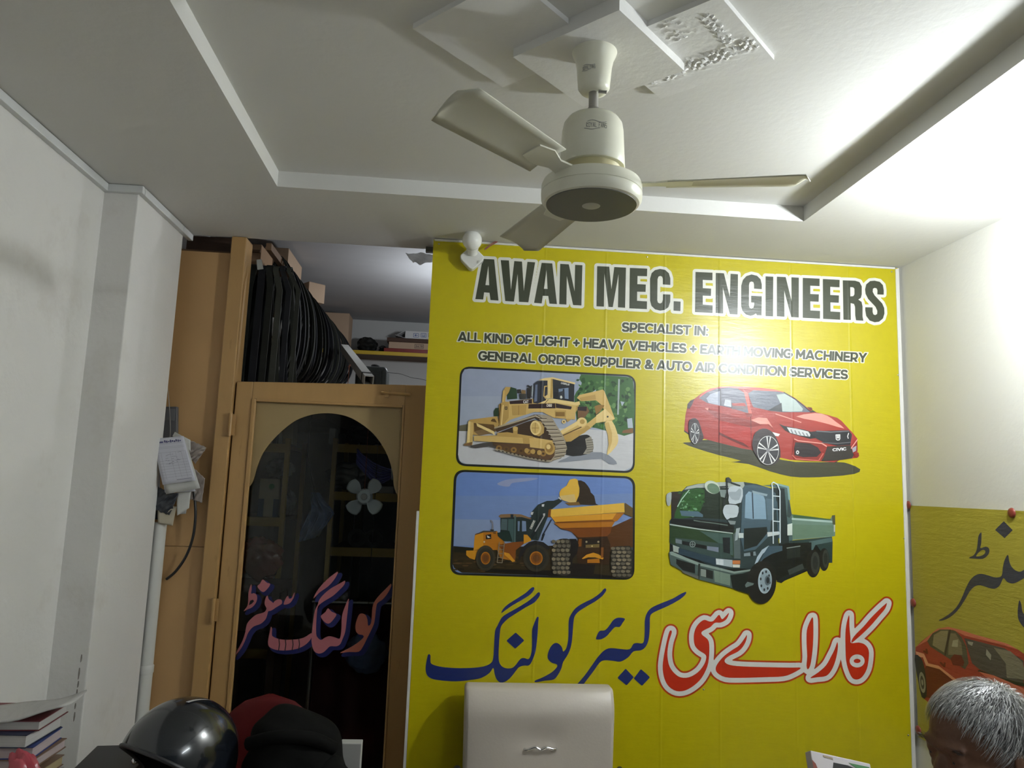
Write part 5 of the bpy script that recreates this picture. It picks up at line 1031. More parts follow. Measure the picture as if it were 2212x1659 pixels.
# cardboard boxes and shelf along the left wall of the store
def carton(pts_front, Y, depth, m, label, rot=0, name='cardboard_box'):
    f = px_poly(pts_front, Y); lo = min(p.z for p in f); hi = max(p.z for p in f); x0 = min(p.x for p in f); x1 = max(p.x for p in f)
    t = empty(name, ((x0 + x1) / 2, Y + depth / 2, lo), label, 'box')
    w_ = (x1 - x0) / (abs(math.cos(rot)) + (depth / (x1 - x0)) * abs(math.sin(rot))) if rot else x1 - x0
    T = TR(((x0 + x1) / 2, Y + depth / 2, lo), 0, 0, rot); h = hi - lo; d_ = depth / 2; e_ = w_ / 2
    obj('box_body', MB().box(-e_, e_, -d_, d_, 0, h - .002, T), m, t, bevel=.002)
    obj('flap', MB().box(-e_ + .001, -.001, -d_ + .001, d_ - .001, h - .0018, h, T), m, t); obj('flap', MB().box(.001, e_ - .001, -d_ + .001, d_ - .001, h - .0018, h, T), m, t)
    return t, x0, x1, lo, hi
card_l = mat('cardboard_pale', (.50, .36, .25, 1), .8, var=.1, scale=10)
sh_z = at(600, 578, 3.9).z
t, x0, x1, lo, hi = carton([(572, 536), (621, 536), (621, 577), (572, 577)], 3.75, .34, card_l, 'pale cardboard box high up beside the wooden rail')
mb = MB()
for k in range(3): obj('printed_line', MB().box(x0 + .03 + k * .035, x0 + .032 + k * .035, 3.7485, 3.7497, lo + .01, hi - .02 - .02 * k), MATS.get('box_ink') or mat('box_ink', (.22, .15, .12, 1), .8), t)
carton([(533, 528), (562, 528), (562, 572), (533, 572)], 3.48, .22, card_m, 'brown cardboard box beside the top of the door post')
carton([(633, 607), (690, 612), (690, 648), (633, 648)], 4.15, .17, card_l, 'small open cardboard box in the middle of the left shelf', .7)
carton([(697, 674), (751, 678), (751, 738), (697, 738)], 5.1, .18, card_l, 'square brown cardboard box at the far end of the left shelf')
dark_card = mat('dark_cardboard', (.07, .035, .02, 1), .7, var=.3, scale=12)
t, x0, x1, lo, hi = carton([(404, 512), (497, 514), (497, 548), (404, 548)], 3.16, .30, dark_card, 'dark brown carton wedged above the ochre partition')
A = Art(lambda x, y: at(x, y, 3.16), (0, -1, 0), base=3e-4); text_on(A, 'ORIA', (462, 552 - 6), (478, 552.5 - 6), 5, (.02, .012, .01, 1)); text_on(A, 'CERIES', (480, 547), (496, 547.5), 5, (.02, .012, .01, 1)); obj('printed_lettering', A.mb, paint_m, t)
shl = empty('wall_shelf', (-1.02, 4.4, 2.2), 'rough wooden shelf along the left wall of the store', 'shelf')
for (ya, yb, zz, xe) in ((3.11, 3.46, at(450, 548, 3.16).z, -.935), (3.47, 4.10, at(600, 577, 3.75).z, at(592, 577, 3.75).x), (4.13, 4.45, at(660, 648, 4.15).z, at(655, 648, 4.15).x), (5.0, 5.40, at(720, 738, 5.1).z, at(712, 738, 5.1).x)):
    obj('board', MB().box(-1.215, xe, ya, yb, zz - .012, zz - .0005), wood_d, shl)
    for y in (ya + .03, yb - .03): obj('bracket', MB().box(-1.215, -1.0, y - .01, y + .01, zz - .05, zz - .012), wood_d, shl)
# far yellow shelf with goods
SY = 5.22; sz = at(835, 761, SY).z
ys = empty('yellow_shelf', (-.25, 5.33, sz - .02), 'yellow edged shelf on the far wall of the store', 'shelf')
q0, q1 = at(735, 757, SY), at(960, 778, SY)
obj('board', MB().box(q0.x - .3, 1.28, SY + .004, 5.5, sz - .012, sz), wood_d, ys); obj('edge', MB().box(q0.x - .3, 1.28, SY - .012, SY + .004, sz - .022, sz + .004), yel_shelf, ys, bevel=.002)
for x in (-.75, .1, .9): obj('bracket', MB().box(x - .012, x + .012, SY + .03, 5.5, sz - .10, sz - .012), wood_d, ys)
Z3 = lambda a, b: (680 + a / 4.607, 500 + b / 4.607)
def box_on(pa, pb, Y, depth, m, label, zbase, name='carton', rot=0, cat='box', h=None):
    a, b = at(*pa, Y), at(*pb, Y); z1 = zbase + (h or abs(a.z - b.z)); t = empty(name, ((a.x + b.x) / 2, Y + depth / 2, zbase), label, cat)
    obj('box_body', MB().box(a.x, b.x, Y, Y + depth, zbase, z1), m, t, bevel=.002); return t, a.x, b.x, z1
red_pk = mat('red_packet', (.22, .02, .015, 1), .35, var=.4, scale=20)
t, xa, xb, z_red = box_on(Z3(690, 1130), Z3(1150, 1195), SY + .015, .24, red_pk, 'flat dark red packet under the cardboard box on the yellow shelf', sz + .004, 'packet', cat='packet')
t, xa, xb, z_cb = box_on(Z3(740, 1050), Z3(1250, 1140), SY + .02, .25, card_l, 'long pale cardboard box on the yellow shelf', z_red + .001)
dz_ = (z_red + z_cb) / 2 - at(*Z3(1040, 1088), SY + .02).z
A = Art(lambda x, y: at(x, y, SY + .02) + Vector((0, 0, dz_)), (0, -1, 0), base=3e-4); A.cr = (680, 500, 4.607); IK = (.16, .11, .08, 1)
for r_ in ("1000,1068 1085,1072 1083,1108 998,1105",): A.line(pt(r_), 3, IK, True)
mini(A, '8478', (1008, 1098), (1076, 1101), 22, IK); done_ = obj('printed_mark', A.mb, paint_m, t)
t, xa, xb, z_lid = box_on(Z3(722, 1010), Z3(1250, 1052), SY + .015, .26, dark_card, 'thin dark brown box lying on the pale cardboard box', z_cb + .001, h=.028)
wbx = mat('white_carton', (.62, .63, .63, 1), .6, var=.08, scale=14)
t, xa, xb, z_w = box_on(Z3(905, 925), Z3(1300, 1020), SY + .02, .2, wbx, 'white carton with blue handling symbols, topmost on the yellow shelf', z_lid + .001)
obj('open_flap', MB().prism([(xa, SY + .02, z_w), (xa, SY + .2, z_w), (xa - .055, SY + .2, z_w - .03), (xa - .055, SY + .02, z_w - .03)], (0, 0, -.002)), wbx, t)
obj('open_flap', MB().prism([(xa, SY + .02, z_lid + .004), (xa, SY + .2, z_lid + .004), (xa - .07, SY + .2, z_lid + .022), (xa - .07, SY + .02, z_lid + .022)], (0, 0, -.002)), wbx, t)
dz_ = (z_lid + z_w) / 2 - at(*Z3(1060, 992), SY + .02).z
A = Art(lambda x, y: at(x, y, SY + .02) + Vector((0, 0, dz_)), (0, -1, 0), base=3e-4); A.cr = (680, 500, 4.607); IB = (.08, .12, .32, 1); o_ = 8
for x in (985, 1060, 1132):
    A.line([(x, 965 + o_), (x + 50, 967 + o_), (x + 50, 1003 + o_), (x, 1001 + o_)], 2.2, IB, True)
A.poly([(992, 985 + o_), (1012, 970 + o_), (1012, 996 + o_)], IB); A.line([(1012, 984 + o_), (1028, 985 + o_)], 2, IB); A.line([(1072, 975 + o_), (1074, 995 + o_), (1096, 996 + o_), (1097, 976 + o_)], 2.4, IB); A.line([(1085, 976 + o_), (1086, 992 + o_)], 2, IB); A.disc(1157, 985 + o_, 14, 12, IB)
obj('handling_symbols', A.mb, paint_m, t)
mb = MB(); p = at(*Z3(525, 1125), SY + .03)
crumple('black_bundle', Vector((p.x - .012, SY + .12, sz + .052)), (.068, .07, .055), black_m, 'black bundled hose lump at the left end of the yellow shelf', 'bundle', seed=11, amp=.3, base=sz + .0045)
p = at(*Z3(625, 1140), SY + .03); crumple('black_bundle', Vector((p.x + .030, SY + .10, sz + .032)), (.026, .05, .028), black_m, 'low black bundle between the hose lump and the red packet', 'bundle', seed=12, amp=.3, base=sz + .0045)

# racks behind the door glass: yellow-brown frames and dark boards
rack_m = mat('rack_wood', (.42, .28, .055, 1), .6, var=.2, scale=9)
def rack(name, label, x0, x1, y0, y1, zs_, posts=True):
    t = empty(name, ((x0 + x1) / 2, (y0 + y1) / 2, 0), label, 'rack')
    for z in zs_:
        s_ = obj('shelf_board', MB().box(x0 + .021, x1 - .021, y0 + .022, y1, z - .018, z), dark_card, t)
        obj('shelf_edge', MB().box(x0 + .0205, x1 - .0205, y0, y0 + .021, z - .035, z + .004), rack_m, t)
    for x in (x0 + .01, x1 - .01):
        for y in (y0 + .010, y1 - .012): obj('post', MB().box(x - .010, x + .010, y - .012, y + .012, 0, max(zs_) + .03), rack_m, t)
    return t
RY = 3.56
z_a = at(790, 963, RY).z; z_b = at(790, 1066, RY).z; z_c = at(790, 1186, RY).z
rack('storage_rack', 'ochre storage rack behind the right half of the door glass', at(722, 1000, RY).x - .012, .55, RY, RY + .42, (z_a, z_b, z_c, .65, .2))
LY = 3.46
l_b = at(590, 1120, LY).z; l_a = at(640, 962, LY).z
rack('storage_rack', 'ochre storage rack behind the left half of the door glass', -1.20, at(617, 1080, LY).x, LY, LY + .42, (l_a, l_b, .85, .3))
# added loft boards: carry the clutter, block the storage bulb's light from the racks
loft = empty('added_loft', (-.1, 4.5, 1.93), 'rough loft boards added to shade the storage racks', 'loft', kind=None)
for k in range(6):
    obj('plank', MB().box(-1.2, 1.29, 3.16 + k * .42, 3.16 + k * .42 + .416, 1.925, 1.945), wood_d, loft)
for x in (-.58, .2, 1.0): obj('joist', MB().box(x - .03, x + .03, 3.34, 5.46, 1.86, 1.925), wood_d, loft)
for x, y in ((-.58, 5.1), (1.0, 5.1), (1.0, 3.4), (-.58, 4.6)): obj('post', MB().box(x - .025, x + .025, y - .025, y + .025, 0, 1.86), wood_d, loft)
LZ = 1.945
# things lying on the loft just above the door
can = empty('black_canister', Vector((at(800, 815, 3.62).x, 3.66, LZ)), 'dark green-black plastic canister behind the white conduit over the door', 'canister')
c_ = at(803, 812, 3.62); cz = at(803, 790, 3.58).z
dgr = mat('dark_canister', (.035, .045, .042, 1), .45, var=.2)
obj('canister_body', MB().box(c_.x - .075, c_.x + .075, 3.58, 3.74, LZ, cz), dgr, can, bevel=.02, seg=4, smooth=40)
obj('canister_cap', MB().lathe([(.022, 0), (.022, .016), (.018, .02)], (c_.x + .01, 3.66, cz - .003), 16), black_pl, can, smooth=40)
obj('moulded_rib', MB().box(c_.x + .02, c_.x + .05, 3.574, 3.59, LZ + .02, cz - .02), dgr, can, bevel=.006)
# white square conduit poking towards the viewer
a, b = at(797, 822, 3.28), at(744, 752, 4.3)
cd = empty('conduit', a, 'white square plastic conduit pointing down out of the store over the door', 'conduit')
d = (b - a).normalized(); s_ = d.cross(Vector((0, 0, 1))).normalized(); u = s_.cross(d); hw = .019
mb = MB()
for sx, sy, L1, L2 in ((1, 0, hw, .0015), (-1, 0, hw, .0015), (0, 1, hw, .0015), (0, -1, hw, .0015)):
    cpt = s_ * sx * hw + u * sy * hw; wv_ = u * (hw + .0015) if sx else s_ * (hw - .0015); tv_ = (s_ if sx else u) * .0015
    mb.strip([a + cpt, b + cpt], lambda i, q=wv_: q, lambda i, q=tv_: q)
obj('conduit_body', mb, pvc, cd)
mb = MB(); m_ = a + d * .075
for sx, sy in ((1, 0), (-1, 0), (0, 1), (0, -1)):
    cpt = s_ * sx * (hw + .003) + u * sy * (hw + .003); wv_ = u * (hw + .004) if sx else s_ * (hw + .004); tv_ = (s_ if sx else u) * .001
    mb.strip([m_ + cpt, m_ + cpt + d * .018], lambda i, q=wv_: q, lambda i, q=tv_: q)
obj('tape_band', mb, black_pl, cd)
cop = mat('copper_wire', (.45, .16, .10, 1), .4, metal=.6)
pts = cr([Vector((at(751, 828, 3.4).x, 3.4, LZ)), at(753, 810, 3.4), at(754, 796, 3.4), at(757, 788, 3.4), at(752, 793, 3.4)], 5, False)
obj('wire_twist', MB().tube(pts, .0015, 6), cop, None, label='short upright copper wire twist behind the door top', cat='wire', smooth=60)
# odds and ends at the right end
q_ = random.Random(5)
for k, (x, y, lb) in enumerate(((845, 826, 'small chrome fitting lying over the door top'), (855, 824, 'bright metal clip beside the chrome fitting'), (868, 827, 'dull metal bracket in the clutter over the door'))):
    c_ = at(x, y, 3.5); c_.z = LZ
    mb = MB()
    if k == 0: mb.tube([c_ + Vector((-.02, 0, .012)), c_ + Vector((.015, 0, .03)), c_ + Vector((.02, 0, .012))], .008, 8)
    elif k == 1: mb.tube(cr([c_ + Vector((-.02, 0, .008)), c_ + Vector((-.005, 0, .035)), c_ + Vector((.01, 0, .034)), c_ + Vector((.018, 0, .006))], 4, False), .006, 8)
    else: mb.box(c_.x - .03, c_.x + .03, 3.49, 3.52, LZ, LZ + .006).box(c_.x - .03, c_.x - .024, 3.49, 3.52, LZ, LZ + .03)
    obj('metal_fitting', mb, chrome if k < 2 else steel, None, label=lb, cat='fitting', smooth=45)
c_ = at(880, 818, 3.5); c_.z = LZ + .032
crumple('cloth_scrap', c_, (.05, .03, .032), mat('pale_rag', (.34, .27, .24, 1), .8), 'pale crumpled rag lying over the right end of the door', 'rag', seed=21, amp=.3, nu=28, nv=18, base=LZ)
c_ = at(733, 822, 3.3); obj('yellow_offcut', MB().prism([(c_.x - .03, 3.38, LZ), (c_.x + .02, 3.38, LZ), (c_.x + .02, 3.38, LZ + .06)], (0, .01, 0)), yel_shelf, None, label='small triangular yellow offcut standing over the door', cat='offcut')
pts = cr([at(826, 803, 3.6), at(850, 806, 3.6), at(866, 808, 3.6), at(890, 816, 3.6), at(905, 818, 3.6), at(930, 824, 3.6)], 5, False)
obj('thin_wire', MB().tube(pts, .0013, 5), black_pl, None, label='thin dark wire strung across the pale wall over the door', cat='wire', smooth=60)
foil = filmy('silver_film', (.78, .78, .78, 1), .35)
c_ = at(905, 556, 3.12)
fb = empty('foil_bag', (c_.x, 3.12, c_.z - .02), 'crumpled silvery plastic bag tucked under the ceiling left of the banner', 'plastic bag')
def ff(a, b):
    p = at(*(Vector((876, 546, 0)).lerp(Vector((942, 549, 0)), a) * (1 - b) + Vector((893, 570, 0)).lerp(Vector((950, 566, 0)), a) * b).xy, 3.12)
    p.y += .012 * math.sin(a * 9 + b * 5) + .005 * math.sin(a * 21 - b * 9); p.z += .004 * math.sin(a * 17) * b; return p
obj('bag_film', MB().grid(ff, 26, 12), foil, fb, smooth=30, solid=.001)
c_ = at(930, 528, 3.0); obj('ceiling_clip', MB().box(c_.x - .018, -.106, 2.985, 3.01, ZC - .030, ZC - .008), mat('dark_clip', (.10, .10, .085, 1), .6), None, label='small dark clip under the ceiling at the banner corner', cat='clip', bevel=.002)
# ---------------------------------------------------------------- goods behind the door glass
dull_w = mat('dull_white_plastic', (.66, .70, .74, 1), .3, var=.05)
fc = at(787, 1073, 3.20)
pf = empty('plastic_fan', (fc.x, 3.20, fc.z - .09), 'white four-bladed plastic fan hanging behind the door glass', 'fan blade')
obj('hub', MB().lathe([(.001, -.012), (.026, -.012), (.033, -.004), (.034, .012), (.030, .014)], fc, 28, Matrix.Rotation(-PI / 2, 3, 'X')), dull_w, pf, smooth=40)
obj('hub_cap', MB().lathe([(.001, -.016), (.012, -.016), (.014, -.012)], fc, 20, Matrix.Rotation(-PI / 2, 3, 'X')), steel, pf)
for k in range(4):
    a0 = math.radians(45 + 90 * k + 4)
    def fb_(a, b, a0=a0):
        r = .026 + .062 * a * (1 - .10 * (2 * b - 1) ** 2 * a); w_ = (b - .5) * 2 * (.36 + .13 * math.sin(PI * min(1, a * 1.05)))
        return fc + Vector((r * math.cos(a0 + w_), .014 * (b - .5) * 2, r * math.sin(a0 + w_)))
    obj('blade', MB().grid(fb_, 8, 8), dull_w, pf, smooth=60, solid=.0025)
obj('hanging_string', MB().tube([fc + Vector((0, -.006, .03)), Vector((fc.x - .002, 3.196, 1.925))], .0012, 5), red_w, pf)
# blue cable hank
blue_w = mat('blue_cable', (.09, .09, .40, 1), .4)
p0 = at(785, 985, 3.42); p1 = at(850, 1015, 3.42)
hk = empty('cable_hank', (p0.x + .05, 3.42, p1.z - .08), 'hank of blue cable lying behind the glass above the plastic fan', 'cable')
for k in range(9):
    o_ = Vector((0, .006 * (k % 3), -.008 * k)); c_ = cr([p0 + o_ + Vector((-.03, 0, .03)), p0 + o_ + Vector((.0, 0, 0)), p0.lerp(p1, .5) + o_ + Vector((0, 0, -.012 - .002 * k)), p1 + o_ * .5, p1 + Vector((.06, 0, .008)) + o_ * .3], 6, False)
    obj('strand', MB().tube(c_, .0042, 6), blue_w, hk, smooth=60)
obj('binding', MB().tube([p1 + Vector((-.008, -.006, .008)), p1 + Vector((-.004, -.006, -.045))], .003, 6), dull_w, hk)
# clear blue bag hanging, boxes and packets on the racks
blue_bag = mat('blue_bag', (.17, .24, .40, 1), .22, var=.5, scale=14, spec=.7)
bg = empty('hanging_bag', at(685, 1172, 3.34), 'crumpled bluish clear plastic bag hanging behind the glass', 'plastic bag')
def bf(a, b):
    L0, L1, R0, R1 = Vector((672, 1062, 0)), Vector((643, 1172, 0)), Vector((690, 1066, 0)), Vector((722, 1108, 0))
    l = Vector((672, 1064, 0)).lerp(Vector((668, 1105, 0)), min(1, b * 2)) if b < .5 else Vector((668, 1105, 0)).lerp(Vector((643, 1172, 0)), b * 2 - 1)
    r = Vector((688, 1064, 0)).lerp(Vector((724, 1110, 0)), min(1, b * 2)) if b < .5 else Vector((724, 1110, 0)).lerp(Vector((685, 1160, 0)), b * 2 - 1)
    p = at(*l.lerp(r, a).xy, 3.34); p.y += .018 * math.sin(a * 14 + b * 6) + .012 * math.sin(a * 25 - b * 11) + .01 * math.sin(b * 21); return p
obj('bag_film', MB().grid(bf, 26, 30), blue_bag, bg, smooth=28, solid=.0012)
obj('bag_tie', MB().tube([at(680, 1064, 3.34), at(672, 1020, 3.34), at(664, 985, 3.34), Vector((at(664, 985, 3.34).x, 3.34, 1.925))], .002, 5), black_pl, bg)
def gbox(pa, pb, Y, depth, zb_, m, label, name='carton', cat='box'):
    a, b = at(*pa, Y), at(*pb, Y); z1 = a.z
    return obj(name, MB().box(a.x, b.x, Y, Y + depth, zb_, z1), m, None, label=label, cat=cat, bevel=.002), a.x, b.x, z1
gb_ = mat('print_box', (.44, .38, .26, 1), .6, var=.1)
gbx = empty('parts_box', Vector((at(578, 1100, LY + .03).x, LY + .10, l_b + .0045)), 'printed carton with green circle and blue bands on the left rack', 'box')
a, b = at(562, 1033, LY + .03), at(601, 1110, LY + .03)
obj('box_body', MB().box(a.x, b.x, LY + .03, LY + .16, l_b + .0045, a.z), gb_, gbx, bevel=.002)
obj('blue_band', MB().box(a.x - .0006, a.x + .025, LY + .029, LY + .031, l_b + .006, l_b + (a.z - l_b) * .48), mat('blue_print', (.03, .07, .16, 1), .6), gbx)
obj('blue_band', MB().box(b.x - .025, b.x + .0006, LY + .029, LY + .031, l_b + .006, l_b + (a.z - l_b) * .48), MATS['blue_print'], gbx)
cc = Vector(((a.x + b.x) / 2 + .008, LY + .0292, l_b + (a.z - l_b) * .80))
obj('green_circle', MB().lathe([(.001, -.0005), (.012, -.0004), (.012, .001)], cc, 20, Matrix.Rotation(-PI / 2, 3, 'X')), mat('green_print', (.03, .16, .06, 1), .6), gbx)
spk = mat('shiny_film', (.25, .27, .30, 1), .15, var=.6, scale=18, spec=.8)
crumple('film_packet', Vector((at(598, 1020, LY + .1).x, LY + .16, l_b + (a.z - l_b) + .045)), (.06, .05, .045), spk, 'shiny crumpled film packet lying on the printed carton', 'packet', seed=31, amp=.35, base=a.z + .001)
crumple('film_packet', Vector((at(612, 1060, LY).x - .022, LY + .26, l_b + .055)), (.03, .05, .05), spk, 'crumpled clear packet right of the printed carton', 'packet', seed=32, amp=.35, base=l_b + .0045)
crumple('film_packet', Vector((at(742, 1045, RY).x, RY + .12, z_b + .066)), (.09, .07, .06), spk, 'heap of shiny wrapped parts on the middle shelf of the right rack', 'packet', seed=33, amp=.4, base=z_b + .0045)
wcart = mat('white_dull', (.38, .38, .36, 1), .6, var=.1)
gbox((845 - 25, 1050), (850, 1062), RY + .02, .12, z_b + .0045, wcart, 'white carton at the right end of the middle shelf behind the plastic fan')
red_film = mat('red_film', (.20, .045, .03, 1), .18, var=.7, scale=10, spec=.8)
rp = at(555, 1205, 3.24); crumple('red_packet', Vector((rp.x, 3.27, rp.z)), (.095, .05, .08), red_film, 'red and clear shiny plastic packet low behind the glass on the left', 'packet', seed=41, amp=.35, T=Matrix.Rotation(.4, 3, 'Y'), base=rp.z - .0995)
st_ = obj('wooden_stool', MB().box(rp.x - .15, rp.x + .12, 3.19, 3.39, rp.z - .13, rp.z - .10).box(rp.x - .14, rp.x - .11, 3.20, 3.23, 0, rp.z - .13).box(rp.x + .08, rp.x + .11, 3.20, 3.23, 0, rp.z - .13).box(rp.x - .14, rp.x - .11, 3.35, 3.38, 0, rp.z - .13).box(rp.x + .08, rp.x + .11, 3.35, 3.38, 0, rp.z - .13), dark_card, None, label='dark wooden stand under the red packet', cat='stand')
# upright goods on the upper shelf of the left rack
for k, (xa, xb, ya, m_, lb) in enumerate(((624, 637, 925, dull_w, 'pale carton standing upright at the left of the upper shelf'), (640, 650, 912, dark_pl, 'dark packet standing between pale cartons on the upper shelf'), (652, 660, 915, wcart, 'thin white carton standing on the upper shelf'), (662, 684, 905, gb_, 'wide buff carton standing on the upper shelf'))):
    a, b = at(xa, ya, LY + .03), at(xb, 950, LY + .03)
    if b.x > at(617, 1080, LY).x - .02: YY = RY + .03; a, b = at(xa, ya, YY), at(xb, 950, YY)
    YY = LY + .03
    obj('carton', MB().box(at(xa, ya, YY).x - .10, at(xb, ya, YY).x - .10, YY, YY + .10, l_a + .0045, at(xa, ya, YY).z), m_, None, label=lb, cat='box', bevel=.002)
gbox((712, 925), (722, 962), RY + .05, .1, z_a + .0045, dull_w, 'pale bottle-shaped carton beside the post of the right rack')
crumple('film_packet', Vector((at(800, 940, RY).x, RY + .16, z_a + .052)), (.13, .07, .05), dark_pl, 'long dark packet heap on the top shelf of the right rack', 'packet', seed=35, amp=.4, base=z_a + .0045)
# bearing rings on the lower right shelf
for k, x in enumerate((770, 806)):
    p = at(x, 1165, RY + .03); r_ = .042
    obj('bearing_ring', MB().lathe([(r_ * .55, -.012), (r_, -.012), (r_, .012), (r_ * .55, .012), (r_ * .55, -.012)], Vector((p.x, RY + .04, z_c + r_ + .0045)), 28, Matrix.Rotation(PI / 2, 3, 'X')), black_m, None, label='dark round ring standing on the lower shelf, %s one' % ('left' if k == 0 else 'right'), cat='ring', smooth=40)
# dark maroon cloth behind the low glass, blue bag on the floor side
mar = mat('maroon_cloth', (.055, .012, .010, 1), .9, var=.3, scale=12)
mc = at(775, 1530, 3.3)
def mf(a, b): return Vector((mc.x - .20 + .42 * a, 3.3 + .03 * math.sin(a * 12) + .015 * math.sin(b * 7), 1.06 * (1 - b) + .02))
cl = empty('hanging_cloth', (mc.x, 3.3, .02), 'dark maroon cloth hanging low behind the door glass', 'cloth')
obj('cloth_sheet', MB().grid(mf, 30, 14), mar, cl, smooth=60, solid=.003)
obj('clothes_rail', MB().tube([(mc.x - .22, 3.3, 1.085), (mc.x + .24, 3.3, 1.085)], .008, 8), steel, cl)
for x in (mc.x - .21, mc.x + .23): obj('rail_post', MB().tube([(x, 3.3, .02), (x, 3.3, 1.085)], .008, 8), steel, cl)
bb = at(790, 1400, 3.24); crumple('plastic_bag', Vector((bb.x, 3.24, bb.z - .02)), (.085, .04, .075), blue_bag, 'bluish clear bag sagging behind the painted lettering', 'plastic bag', seed=44, amp=.3)
obj('bag_string', MB().tube([(bb.x, 3.24, bb.z + .04), (bb.x, 3.24, 1.925)], .0015, 5), black_pl, None, label='thin string holding the bluish bag behind the glass', cat='string')
# ---------------------------------------------------------------- desk (mostly below the picture) and the things on it
DZ = .76
wood_t = mat('desk_top', (.12, .075, .045, 1), .4, var=.2, scale=8, stretch=(1, 6, 1))
dk = empty('desk', (0.05, 1.75, 0), 'long dark wooden desk in front of the cream chair', 'desk')
obj('desk_top', MB().box(XL + .012, 1.30, 1.72, 2.18, DZ - .03, DZ), wood_t, dk, bevel=.004)
obj('front_panel', MB().box(XL + .066, 1.255, 1.75, 1.77, .05, DZ - .03), wood_t, dk)
for x in (XL + .04, 1.256): obj('side_panel', MB().box(x, x + .025, 1.75, 2.14, 0, DZ - .03), wood_t, dk)
# helmet
blk_gloss = mat('helmet_gloss', (.008, .010, .014, 1), .18, var=.1, spec=.6, coat=.5)
hC = Vector((at(392, 1590, 1.95).x, 1.95, .925)); yaw = math.radians(-35)
RH = Rz(yaw)
hm = empty('helmet', (hC.x, hC.y, DZ), 'glossy black open-face motorcycle helmet on the desk', 'helmet')
def hshell(a, b, r=1.0):
    """shell: polar from crown; face opening towards local -Y"""
    az = 2 * PI * a; ny = -math.cos(az)      # az=0 -> front
    lim = 2.10 - .98 * max(0, math.cos(az)) ** .55 if math.cos(az) > 0 else 2.10 + .02 * math.cos(az)
    t = lim * b
    d = Vector((math.sin(az) * math.sin(t) * .118, -math.cos(az) * math.sin(t) * .142, math.cos(t) * .135))
    return hC + RH @ (d * r)
obj('shell', MB().grid(hshell, 64, 28), blk_gloss, hm, smooth=80, solid=.006, weld=True)
lin_m = mat('helmet_liner', (.008, .008, .009, 1), .9)
obj('liner', MB().grid(lambda a, b: hshell(a, b, .93), 40, 16), lin_m, hm, smooth=80, weld=True)
def stripe(a, b):
    t = -.42 + .50 * b; x = (a - .5) * .032 + .014
    d = Vector((x, -math.sin(t) * .1435, math.cos(t) * .1362)); return hC + RH @ d
obj('stripe', MB().grid(stripe, 3, 20), mat('helmet_white', (.55, .56, .58, 1), .3), hm, smooth=80)
rim = [hshell(k / 64, 1.0, 1.012) for k in range(64)]
obj('rim_trim', MB().tube(rim, .0055, 8, True), black_pl, hm, smooth=80)
for s_ in (-1, 1):
    p = hC + RH @ Vector((s_ * .118, -.035, -.02)); obj('rivet', MB().ell(p, (.008, .008, .008), 12, 8), chrome, hm, smooth=80)
obj('chin_strap', MB().strip([hC + RH @ Vector((s_ * .11, -.01, -.06 - .03 * (1 - abs(s_)))) for s_ in (-1, -.5, 0, .5, 1)], lambda i: RH @ Vector((0, .01, 0)), lambda i: (0, 0, .001)), lin_m, hm)
# dark jacket heaped up on a bag
jk_m = mat('dark_jacket', (.0065, .0065, .006, 1), .9, spec=.08, var=.35, scale=14, bump=.3, bscale=25)
jc = at(640, 1600, 2.02)
def jfold(d):
    k = 1 + .07 * math.sin(3 * d.x + 3 * d.z + 1) + .035 * math.sin(6 * d.x - 4 * d.z + 2 * d.y) * (1 - d.z * d.z) + .03 * math.sin(9 * d.z + 4 * d.x + 4 * d.y)
    if d.z < -.2: k *= 1.06
    return k
ja = empty('jacket', (jc.x, 2.0, DZ), 'dark crumpled jacket heaped on the desk right of the helmet', 'jacket')
obj('jacket_body', MB().ell((jc.x, 2.02, DZ + .138), (.130, .115, .132), 64, 40, None, jfold), jk_m, ja, smooth=70)
def sleeve_pts(): return cr([(jc.x + .08, 1.97, DZ + .13), (jc.x + .135, 1.93, DZ + .09), (jc.x + .165, 1.92, DZ + .055), (jc.x + .21, 1.93, DZ + .045)], 6, False)
sp_ = sleeve_pts(); obj('sleeve', MB().tube(sp_, [.048 - .0006 * k + .006 * math.sin(k * 2.1) for k in range(len(sp_))], 16), jk_m, ja, smooth=70)
obj('collar', MB().tube(cr([(jc.x - .10, 1.95, DZ + .20), (jc.x - .03, 1.92, DZ + .225), (jc.x + .05, 1.93, DZ + .22), (jc.x + .10, 1.97, DZ + .185)], 6, False), .016, 10), jk_m, ja, smooth=70)
# black case, books, papers, pink bag
blk_case = mat('black_case', (.028, .027, .028, 1), .5, var=.1)
bx0 = at(172, 1612, 2.0); bx1 = at(292, 1612, 2.0)
def slab_on(x0, x1, y0, y1, z0, z1, rot=0, pit=0, roll=0): return MB().box(-(x1 - x0) / 2, (x1 - x0) / 2, -(y1 - y0) / 2, (y1 - y0) / 2, 0, z1 - z0, TR(((x0 + x1) / 2, (y0 + y1) / 2, z0), roll, pit, rot))
zcase = at(200, 1588, 2.12).z
stp = empty('carton', ((bx0.x + bx1.x) / 2, 2.04, DZ), 'dark low carton with pale lid edge carrying the black case', 'box')
obj('box_body', slab_on(bx0.x + .0, bx1.x + .05, 1.94, 2.15, DZ, DZ + .045, .12), dark_card, stp, bevel=.003)
obj('lid_edge', slab_on(bx0.x - .002, bx1.x + .052, 1.938, 2.152, DZ + .0455, DZ + .053, .12), mat('buff_edge', (.30, .24, .16, 1), .7), stp)
for k in range(3): obj('label', slab_on(bx0.x + .055 + k * .022, bx0.x + .069 + k * .022, 1.925 + k * .0025, 1.9265 + k * .0025, DZ + .012, DZ + .034, .12), wcart, stp)
cs = empty('equipment_case', ((bx0.x + bx1.x) / 2, 2.06, DZ + .054), 'flat black equipment case between the books and the helmet', 'case')
zc0 = DZ + .0545
